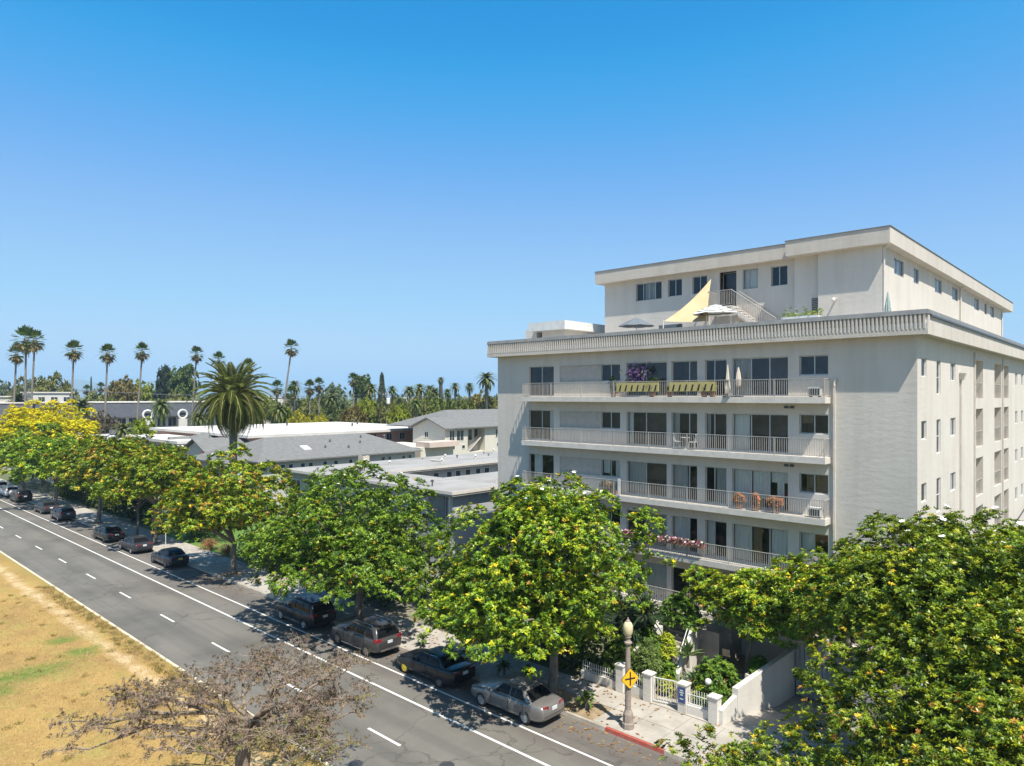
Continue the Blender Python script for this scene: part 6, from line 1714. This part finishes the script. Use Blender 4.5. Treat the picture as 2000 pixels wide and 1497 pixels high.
# x is the middle of the wheelbase shifted to the middle of the car
car('parked_sedan', 'silver grey sedan nearest the street lamp', 'sedan', -21.85, 'p_silver', 'alloy', spokes=10)
car('parked_sedan', 'black sedan with a yellow front wheel rim', 'sedan', -27.55, 'p_black', 'darkalloy', front_rim='yellowrim', spokes=7)
car('parked_suv', 'graphite grey SUV between the black SUV and the black sedan', 'suv', -33.75, 'p_grey', 'bronzealloy', y=23.8, rails=True)
car('parked_suv', 'black SUV parked ahead of the graphite SUV', 'suv', -40.3, 'p_black', 'alloy', y=23.8, rails=True, roof='carglass')
car('parked_car', 'blue black car with yellow plate left of the blue street sign', 'sedan', -62.7, 'p_navy', 'darkalloy', y=24.0, plate='plate2')
car('parked_car', 'dark car in the tree shade between two black cars', 'sedan', -70.6, 'p_dark', 'alloy', y=23.95)
car('parked_car', 'shiny black sedan in front of the thin young magnolia', 'sedan', -77.8, 'p_black', 'darkalloy', y=23.9)
car('parked_hatchback', 'slate hatchback by itself in front of the pale pavement', 'hatch', -94.8, 'p_slate', 'alloy', y=24.2)
car('parked_car', 'dark sedan ahead of the slate hatchback', 'sedan', -101.9, 'p_dark', 'alloy', y=24.2)
car('parked_suv', 'black SUV under the farthest magnolia behind the white car', 'suv', -115.3, 'p_black', 'darkalloy', y=24.4)
car('parked_car', 'white car at the left edge ahead of the black SUV', 'hatch', -122.4, 'p_white', 'alloy', y=24.5)
car('parked_suv', 'white SUV cut by the left edge, farthest of the parked cars', 'suv', -129.5, 'p_white', 'alloy', y=24.5)
# ------------------------------------------------------------------ street lamp and signs
t = thing('street_lamp', 'stone coloured street lamp with acorn globe beside the red kerb', 'street lamp', (-16.85, 25.5, .155))
lx, ly, lz = -16.85, 25.5, .158
bs = MB(); bs.lathe([(.27, 0), (.27, .22), (.23, .28), (.22, .62), (.18, .72), (.15, .80)], lx, ly, 8, cz=lz); bs.build('base', M['lamp'], t)
sh_ = MB(); sh_.lathe([(.13, .80), (.125, 1.6), (.11, 3.2), (.095, 3.62)], lx, ly, 12, cz=lz); sh_.build('shaft', M['lamp'], t)
MB().lathe([(.11, 3.62), (.17, 3.66), (.17, 3.72), (.12, 3.76), (.10, 3.84), (.15, 3.93), (.15, 3.97)], lx, ly, 14, cz=lz).build('collar', M['lamp'], t)
MB().lathe([(.13, 3.97), (.19, 4.08), (.225, 4.28), (.21, 4.44), (.15, 4.55), (.10, 4.60)], lx, ly, 16, cz=lz).build('globe', M['globe'], t, True)
MB().lathe([(.11, 4.60), (.07, 4.66), (.03, 4.70), (.035, 4.74), (.005, 4.78)], lx, ly, 12, cz=lz).build('finial', M['lamp'], t)
# diamond sign turned to the traffic coming from the right
sg_ = thing('crossroad_sign', 'yellow diamond sign with a black cross on the street lamp', 'road sign', (lx, ly-.2, 2.1))
ang = R(67); ux, uy = math.cos(ang), math.sin(ang)
def SP(u, v, n): return (lx+.155*uy + ux*u + uy*n, ly-.155*ux + uy*u - ux*n, 2.34+v)
def splate(name, poly, n0, n1, mt, r=.0):
    m = len(poly)
    mb = MB().add([SP(u, v, n0) for u, v in poly] + [SP(u, v, n1) for u, v in poly], [tuple(range(m-1, -1, -1)), tuple(range(m, 2*m))] + [(i, (i+1) % m, (i+1) % m+m, i+m) for i in range(m)])
    mb.build(name, M[mt], sg_)
def diamond(s):
    c = .08*s; return [(-s+c*.6, -c), (-c, -s+c*.6), (c, -s+c*.6), (s-c*.6, -c), (s-c*.6, c), (c, s-c*.6), (-c, s-c*.6), (-s+c*.6, c)]
splate('plate', diamond(.455), 0, .012, 'black'); splate('face', diamond(.43), .0121, .018, 'signyellow')
splate('cross_bar', [(-.26, -.035), (.26, -.035), (.26, .035), (-.26, .035)], .0181, .022, 'black')
splate('cross_post', [(-.035, -.29), (.035, -.29), (.035, .29), (-.035, .29)], .0221, .026, 'black')
# bus stop style sign farther along
t = thing('street_sign', 'blue and white sign on a thin pole beside the blue black car', 'road sign', (-67.0, 25.3, .155))
MB().tube([(-67, 25.3, .155), (-67, 25.3, 3.3)], .035, 8).build('pole', M['trim'], t)
MB().box(-67.22, -66.78, 25.24, 25.26, 2.75, 3.3).build('blue_panel', M['blue'], t)
MB().box(-67.2, -66.8, 25.24, 25.26, 2.2, 2.72).build('white_panel', M['white'], t)
MB().box(-67.12, -66.88, 25.232, 25.238, 2.95, 3.15).build('white_symbol', M['white'], t)

# ------------------------------------------------------------------ front garden of the apartment block
GZ = 0.16
gs = struct(MB().quad((-22.0, 28.3, GZ-.01), (XL, 28.3, GZ-.01), (XL, 37, GZ-.01), (-22.0, 37, GZ-.01)).build('garden_soil', M['dirt']))
MB().slab([(-17.45, 28.3), (-14.3, 28.3), (-14.15, 30.2), (-14.15, 33.6), (-15.0, 34.6), (-17.6, 34.2), (-19.2, 31.4), (-17.6, 29.6)], GZ-.06, GZ+.012).build('garden_path', M['concrete'], gs)
# drive that sinks to the garage
drv = MB(); ys = [28.28, 29.2, 30.5, 32.5, 34.5, 37.6]; zs = [.157, .10, -.10, -.50, -.92, -1.15]
for a, b, c, d in zip(ys, ys[1:], zs, zs[1:]): drv.quad((XL+.02, a, c), (XR-.02, a, c), (XR-.02, b, d), (XL+.02, b, d))
drv.quad((XR, 28.3, -1.3), (XR, 37.6, -1.3), (XR, 37.6, .1), (XR, 28.3, .1)); drv.quad((XL, YB, -1.3), (XR, YB, -1.3), (XR, YB, 0), (XL, YB, 0))
struct(drv.build('driveway', M['concrete']))
dw = thing('driveway_wall', 'white driveway wall with a level top rising above the sinking drive', 'wall', (-14.0, 31, 0))
MB().hexa([(-14.16, 28.5, -.3), (-13.96, 28.5, -.3), (-13.96, 29.9, -.3), (-14.16, 29.9, -.3), (-14.16, 28.5, .78), (-13.96, 28.5, .78), (-13.96, 29.9, 1.0), (-14.16, 29.9, 1.0)]).build('low_section', M['gwall'], dw)
MB().box(-14.19, -13.92, 29.902, 36.6, -1.4, 1.32).build('tall_section', M['gwall'], dw)
gg = thing('garage_gate', 'grey vertical slat gate at the end of the driveway wall', 'gate', (-11.6, 36.7, -1.1))
MB().box(-13.9, -9.4, 36.62, 36.68, -1.1, -1.0).build('bottom_rail', M['cap'], gg); MB().box(-13.9, -9.4, 36.62, 36.68, 1.75, 1.85).build('top_rail', M['cap'], gg)
sl_me = MB().box(-.10, .10, -.03, .03, 0, 2.75).mesh('slat'); M['slat'] = mat('grey_gate_paint', (0.42, 0.42, 0.42), .6)
for k in range(20): link('slat', sl_me, M['slat'], gg, (-13.75+.226*k+11.6, -.13, .1))
MB().box(-13.9, -9.4, 36.72, 36.98, 1.86, 2.1).build('lintel', M['wall'], gg)
# street front: piers, low walls, picket rails, gate
def pier(x, y, label, h=1.25, w=.42):
    t = thing('gate_pier', label, 'gate pier', (x, y, GZ), 'white piers of the front garden')
    MB().box(x-w/2, x+w/2, y-w/2, y+w/2, .1, .16+h).build('shaft', M['gwall'], t)
    MB().box(x-w/2-.04, x+w/2+.04, y-w/2-.04, y+w/2+.04, .162+h, .22+h).build('cap', M['gwall'], t)
    return t
pier(-19.2, 28.5, 'white pier behind the yellow sign, left end of the railing'); pier(-17.65, 28.5, 'white pier at the hinge side of the open garden gate')
pier(-15.85, 28.55, 'white pier with the blue sign right of the gate'); pier(-14.35, 28.55, 'white pier where the front railing meets the driveway wall', 1.1)
t = thing('address_sign', 'small blue sign with white marks on the white pier', 'sign', (-15.85, 28.3, .9))
MB().box(-16.02, -15.68, 28.315, 28.335, .62, 1.30).build('board', M['blue'], t)
for k, (w, z) in enumerate(((.16, 1.16), (.2, 1.06), (.12, .96), (.18, .78))): MB().box(-15.85-w/2, -15.85+w/2, 28.306, 28.313, z, z+.05).build('white_mark', M['white'], t)
def low_wall(label, x0, x1, y0, y1, h, pick_h, n, dwall=.2):
    t = thing('railed_wall', label, 'wall', ((x0+x1)/2, y0, GZ))
    MB().hexa([(x0, y0-dwall/2, .1), (x1, y1-dwall/2, .1), (x1, y1+dwall/2, .1), (x0, y0+dwall/2, .1), (x0, y0-dwall/2, .16+h), (x1, y1-dwall/2, .16+h), (x1, y1+dwall/2, .16+h), (x0, y0+dwall/2, .16+h)]).build('wall', M['gwall'], t)
    for z in (h+.22, h+pick_h): MB().tube([(x0, y0, z), (x1, y1, z)], .018, 6).build('rail', M['white'], t)
    me = MB().tube([(0, 0, 0), (0, 0, pick_h+.08)], .016, 5).mesh('picket')
    for k in range(n):
        u = (k+.5)/n; link('picket', me, M['white'], t, Vector((x0+(x1-x0)*u, y0+(y1-y0)*u, .16+h)) - t.location)
    return t
low_wall('low white wall with pickets under the yellow sign, between the two left piers', -18.98, -17.87, 28.5, 28.5, .45, .55, 9)
low_wall('curved end low wall with white pickets right of the blue sign', -15.62, -14.57, 28.5, 28.6, .42, .62, 9)
low_wall('low white wall with pickets left of the piers, below the magnolia', -21.6, -19.42, 28.5, 28.5, .4, .4, 16)
def ggate(name, label, hx, hy, a, w, h, n):
    t = thing(name, label, 'gate', (hx, hy, GZ), None, a)
    def part(nm, mb): o = mb.build(nm, M['white'], None); o.parent = t; return o
    part('frame', MB().box(0, w, -.02, .02, .08, .12).box(0, w, -.02, .02, h-.1, h-.06).box(0, .04, -.02, .02, .122, h-.102).box(w-.04, w, -.02, .02, .122, h-.102))
    me = MB().box(-.012, .012, -.012, .012, .122, h-.102).mesh('bar')
    for k in range(n): link('bar', me, M['white'], t, (.04+(w-.08)*(k+.5)/n, 0, 0))
    part('latch', MB().box(w-.1, w-.02, -.05, -.02, h*.5, h*.5+.06))
ggate('garden_gate', 'white metal garden gate standing ajar between the piers', -17.42, 28.45, R(14), 1.15, 1.25, 8)
# stairs to the entrance, with white side walls
stt = thing('entrance_stair', 'concrete steps with white side walls climbing to the entrance', 'stairs', (-18.4, 32.4, GZ))
sx0, sy0, sdx, sdy = -18.2, 30.6, -.09, .33
step_me = MB().box(-.85, .85, 0, .36, -.35, 0).mesh('step')
for k in range(11): link('step', step_me, M['concrete'], stt, Vector((sx0+sdx*k, sy0+sdy*k, GZ+.17*(k+1))) - stt.location)
for off in (-1.0, 1.0):
    a = (sx0+off, sy0-.3); b = (sx0+off+sdx*11, sy0+sdy*11); w = .1
    MB().hexa([(a[0]-w, a[1], .1), (a[0]+w, a[1], .1), (b[0]+w, b[1], .1), (b[0]-w, b[1], .1), (a[0]-w, a[1], 1.0), (a[0]+w, a[1], 1.0), (b[0]+w, b[1], 2.95), (b[0]-w, b[1], 2.95)]).build('side_wall', M['gwall'], stt)
hr = MB(); hr.tube([(sx0+.75, sy0-.1, 1.1), (sx0+.75+sdx*11, sy0+sdy*11, 3.0)], .022, 6); hr.tube([(sx0+.75, sy0-.1, GZ), (sx0+.75, sy0-.1, 1.1)], .022, 6); hr.build('handrail', M['white'], stt)
MB().box(-22, -17, 34.3, 36.98, .1, 2.0).build('entrance_landing', M['concrete'], stt)
t = thing('garden_wall', 'white angled garden wall left of the entrance steps', 'wall', (-19.6, 30.4, GZ))
MB().hexa([(-19.75, 29.0, .1), (-19.55, 29.0, .1), (-19.35, 32.6, .1), (-19.55, 32.6, .1), (-19.75, 29.0, 1.25), (-19.55, 29.0, 1.25), (-19.35, 32.6, 2.3), (-19.55, 32.6, 2.3)]).build('wall', M['gwall'], t)
# round planting bed
t = thing('planting_bed', 'round planting bed with terracotta edge inside the garden', 'planter', (-15.6, 31.2, GZ))
MB().lathe([(1.55, 0), (1.55, .28), (1.42, .28), (1.42, .2)], -15.55, 31.15, 28, cz=GZ).build('edging', M['terracotta'], t); MB().lathe([(1.42, .0), (1.40, .22)], -15.55, 31.15, 28, cz=GZ).build('soil', M['dirt'], t)
t = thing('box_planter', 'white box planter between the path and the driveway wall', 'planter', (-14.65, 33.6, GZ))
MB().box(-15.0, -14.25, 33.0, 34.4, .16, .8).build('box', M['gwall'], t); MB().box(-14.93, -14.32, 33.07, 34.33, .801, .82).build('soil', M['dirt'], t)
t = thing('garden_lamp', 'black garden lamp with white ball globe behind the front pickets', 'lamp', (-14.95, 29.1, GZ))
MB().tube([(-14.95, 29.1, .16), (-14.95, 29.1, 1.45)], .04, 8).build('post', M['black'], t); MB().ball((-14.95, 29.1, 1.6), .15, 12, 8).build('globe', M['white'], t, True)
t = thing('notice_board', 'small tan notice on a stake among the garden plants', 'sign', (-16.0, 33.1, GZ))
MB().tube([(-16.0, 33.1, .16), (-16.0, 33.1, 1.75)], .02, 6).build('stake', M['bark'], t); MB().box(-16.2, -15.8, 33.05, 33.075, 1.4, 1.75).build('board', mat('tan_board', (.50, .36, .22), .7), t)
# garden plants
blades('agave', 'pale green agave rosette on the stair wall', -17.0, 31.0, 1.2, 40, .75, .19, AGV, (2, 1, 1), 71, stem=.5, op=(.15, 1.4), droop=.1)
blades('agave', 'blue green agave in the round planting bed', -16.5, 30.7, .3, 34, .7, .15, [(.09, .15, .08), (.12, .18, .09)], (1, 1), 72, stem=.35, op=(.15, 1.5), droop=.1)
blades('yucca', 'dark spiky yucca beside the street lamp globe, in front of the balcony', -19.5, 31.1, .2, 190, 1.25, .10, YUC, (1, 1, 1), 73, stem=2.9, op=(.05, 1.75), droop=.2)
blades('yucca', 'second dark yucca head just below the first, by the stair', -20.0, 30.7, .2, 150, 1.1, .10, YUC, (1, 1, 1), 74, stem=2.0, op=(.05, 1.8), droop=.25)
def shrub(label, x, y, z, rx, ry, rz, seed, pal, leaf=.15, n=300, name='shrub', wf=.45):
    rng = np.random.default_rng(seed); v = rand_dirs(rng, n); v[:, 2] = np.abs(v[:, 2])*1.25 - .25
    P = v*np.array([rx, ry, rz])*rng.uniform(.6, 1.05, (n, 1)); P[:, 2] = np.maximum(P[:, 2] + rz*.45, .05); D = norm(v*.6 + rng.normal(0, .3, v.shape) + np.array([0, 0, .6]))
    V = leaf_quads(rng, P, D, 8, leaf, leaf*wf)
    return tag(link(name, np_mesh(name, V, 4, np.repeat(pick(rng, pal, [1]*len(pal), n, .2), 8, 0)), M['softleaf'], None, (x, y, z)), label, 'shrub')
SG = [(.11, .20, .022), (.16, .25, .025), (.07, .14, .02)]; SD = [(.04, .075, .02), (.06, .10, .025), (.03, .05, .015)]; SB = [(.13, .20, .05), (.18, .25, .06), (.10, .16, .045)]; SYE = [(.32, .36, .025), (.24, .30, .025), (.40, .40, .03)]; SR = [(.20, .13, .05), (.13, .13, .04), (.25, .17, .05)]
shrub('leafy bright green shrub filling the round planting bed', -15.5, 31.0, .35, 1.05, .95, 1.15, 81, SG, .17, 420)
shrub('small yellow green shrub at the near edge of the round bed', -15.6, 29.9, .2, .55, .45, .5, 82, SYE, .13, 160)
shrub('bronze low plants at the right of the round bed', -14.9, 31.6, .3, .5, .6, .4, 83, SR, .13, 150)
shrub('light green plant at the front right of the round bed', -14.8, 30.2, .2, .45, .45, .55, 84, SG, .13, 140)
shrub('willowy pale green shrub behind the yellow sign', -18.7, 30.0, .2, .75, .7, 1.5, 85, SB, .2, 420, 'bamboo_shrub', .2)
shrub('deep green shrub behind the pickets left of the lamp post', -20.0, 29.5, .2, 1.0, .75, 1.5, 86, SG, .18, 420)
shrub('dark bush beside the entrance steps under the garden tree', -16.3, 33.2, .3, .7, .6, .6, 87, SD, .14, 240)
shrub('dark foliage against the basement wall behind the yucca', -21.2, 33.2, .3, 1.5, 1.0, 2.2, 88, SD, .2, 600)
shrub('leafy plant hiding the foot of the entrance steps', -17.7, 30.5, .2, .55, .5, .8, 93, SG, .16, 240)
shrub('green plants along the inside of the white pickets by the driveway wall', -15.0, 29.4, .2, .7, .4, .7, 95, SG, .15, 260)
shrub('yellow green plant just inside the open garden gate', -17.3, 29.6, .2, .4, .35, .55, 96, SYE, .14, 160)
shrub('tall green shrub beside the stair wall behind the gate', -19.2, 31.0, .2, .7, .6, 1.7, 94, SG, .18, 380)
shrub('bright yellow green bush between yucca and stair', -18.6, 31.6, 1.0, .6, .55, .9, 89, SYE, .15, 260)
shrub('bright green foliage left of the garden tree, below the lowest railing', -18.9, 33.6, 2.0, 1.2, .8, 1.2, 90, SG, .2, 460)
shrub('bushy green plant in the white box planter', -14.6, 33.7, .8, .4, .6, .5, 91, SG, .16, 160)
shrub('small bronze plants beside the gate', -16.9, 29.9, .2, .4, .5, .35, 92, SR, .13, 120)
# loose leaves on pavement and gutter
rng = np.random.default_rng(8); n = 1500
lxp = rng.choice([-19, -24, -33, -38, -55, -55, -72, -78], n) + rng.normal(0, 3.2, n); lyp = np.where(rng.random(n) < .55, rng.uniform(23.6, 24.8, n), rng.uniform(25.05, 28.2, n))
lzp = np.where(lyp < 24.83, .008, .168)
Vl = leaf_quads(rng, np.c_[lxp, lyp, lzp], np.tile([[0, 0, 1.0]], (n, 1)), 1, .2, .09, (1.45, 1.57), .1, 0)
tag(stuff(link('leaf_litter', np_mesh('leaf_litter', Vl, 4, pick(rng, [(.28, .15, .06), (.20, .11, .05), (.36, .24, .10)], (2, 2, 1), n)), M['softleaf'])), 'dry brown leaves scattered along gutter and pavement', 'leaf litter')
# balcony plants
def pot(x, y, z, label, pal, seed, rx=.38, rz=.42, n=90, name='potted_plant', potm='terracotta', leaf=.14):
    t = thing(name, label, 'potted plant', (x, y, z), None)
    MB().lathe([(.14, 0), (.2, .28), (.22, .3), (.19, .3), (.17, .25)], x, y, 12, cz=z).build('pot', M[potm], t)
    rng = np.random.default_rng(seed); v = rand_dirs(rng, n); P = v*np.array([rx, rx*.6, rz])*rng.uniform(.5, 1, (n, 1)) + np.array([0, 0, .32+rz*.8])
    V = leaf_quads(rng, P, norm(v*.5+np.array([0, 0, .8])), 7, leaf, leaf*.3)
    o = link('foliage', np_mesh('foliage', V, 4, np.repeat(pick(rng, pal, [1]*len(pal), n, .2), 7, 0)), M['softleaf'], t)
ORG = [(.62, .24, .07), (.50, .20, .06), (.60, .33, .10), (.35, .22, .08)]
pot(-16.9, 36.45, FL[2], 'orange leaved potted plant, left of three on the third balcony', ORG, 101, .32, .3); pot(-15.95, 36.45, FL[2], 'orange leaved potted plant, middle of three on the third balcony', ORG, 102, .2, .36)
pot(-14.9, 36.45, FL[2], 'orange leaved potted plant, right and widest of three on the third balcony', ORG, 103, .45, .3, 120)
pot(-18.95, 36.42, FL[0], 'orange and red flowers in a pot on the top balcony', [(.45, .12, .05), (.50, .28, .05), (.12, .13, .03)], 104, .4, .3); pot(-18.45, 36.42, FL[0], 'yellow flowers in a pot beside the orange ones, top balcony', [(.50, .38, .05), (.14, .15, .03)], 105, .25, .22, 60)
pot(-21.15, 36.42, FL[0], 'small yellow flower pot between the two reed screens', [(.50, .36, .05), (.10, .13, .03)], 106, .2, .18, 50)
for k, (x, pl_) in enumerate(((-25.6, DRY), (-25.1, SD), (-26.0, SD))): pot(x, 36.5, FL[2], ('dry brown pot plant by the white post on the third balcony', 'green pot plant right beside the white post on the third balcony', 'leftmost green pot plant near the white post on the third balcony')[k], pl_, 110+k, .25, .25, 60)
pot(-25.2, 36.5, FL[0], 'tall pot plant left of the reed screens on the top balcony', SD, 115, .3, .6, 90); pot(-22.4, 36.5, FL[0], 'green plant behind the left reed screen', SD, 116, .4, .5, 90, leaf=.18)
t = thing('hanging_flowers', 'purple flowers trailing over the top balcony window', 'flowers', (-23.6, 36.75, 15.4))
rng = np.random.default_rng(120); n = 150; P = np.c_[rng.normal(0, .42, n), rng.normal(0, .08, n), rng.normal(.45, .36, n)]
link('blooms', np_mesh('blooms', leaf_quads(rng, P, norm(rng.normal(size=(n, 3))), 6, .13, .06), 4, np.repeat(pick(rng, [(.20, .10, .30), (.28, .18, .38), (.08, .10, .05), (.34, .28, .40)], (3, 2, 2, 1), n), 6, 0)), M['softleaf'], t)
MB().tube([(-24.4, 36.75, 16.35), (-22.8, 36.75, 16.35)], .015, 5).build('support_wire', M['darkmetal'], t)
for k, (x, lb) in enumerate(((-23.85, 'left'), (-22.9, 'second'), (-21.95, 'third'), (-21.0, 'fourth'), (-20.05, 'fifth'), (-19.2, 'right hand'))):
    t = thing('flower_box', lb + ' flower box of pink and white flowers on the fourth balcony rail', 'flower box', (x, SY, FL[3]+.62), 'flower boxes on the fourth balcony rail')
    MB().box(x-.42, x+.42, SY-.16, SY+.03, FL[3]+.66, FL[3]+.84).build('box', M['brick'], t)
    rng = np.random.default_rng(130+k); n = 60; P = np.c_[rng.uniform(-.42, .42, n), rng.uniform(-.2, .02, n), rng.uniform(.18, .42, n)]
    link('blooms', np_mesh('blooms', leaf_quads(rng, P, norm(rng.normal(size=(n, 3))*.5+np.array([0, -.2, .8])), 6, .09, .06), 4, np.repeat(pick(rng, [(.45, .10, .16), (.70, .62, .60), (.38, .07, .07), (.08, .12, .03), (.60, .36, .40)], (2, 2, 1, 3, 1), n), 6, 0)), M['softleaf'], t)
t = thing('roof_planter', 'white trough of bushy plants on the roof edge', 'planter', (-14.4, 38.8, ROOF))
MB().box(-15.4, -13.4, 38.5, 39.0, ROOF, 18.85).build('trough', M['white'], t)
rng = np.random.default_rng(140); n = 70; P = np.c_[rng.uniform(-1, 1.1, n), rng.normal(0, .15, n), .95 + np.abs(rng.normal(0, .22, n))]
link('foliage', np_mesh('foliage', leaf_quads(rng, P, norm(rng.normal(size=(n, 3))*.5+np.array([0, 0, .8])), 7, .12, .045), 4, np.repeat(pick(rng, SB+SYE, [2, 1, 2, 1, 1, 1], n), 7, 0)), M['softleaf'], t)
pot(-10.2, 58, ROOF, 'green roof plant by the penthouse side wall', SB, 150, .8, .5, 120, 'roof_plant')
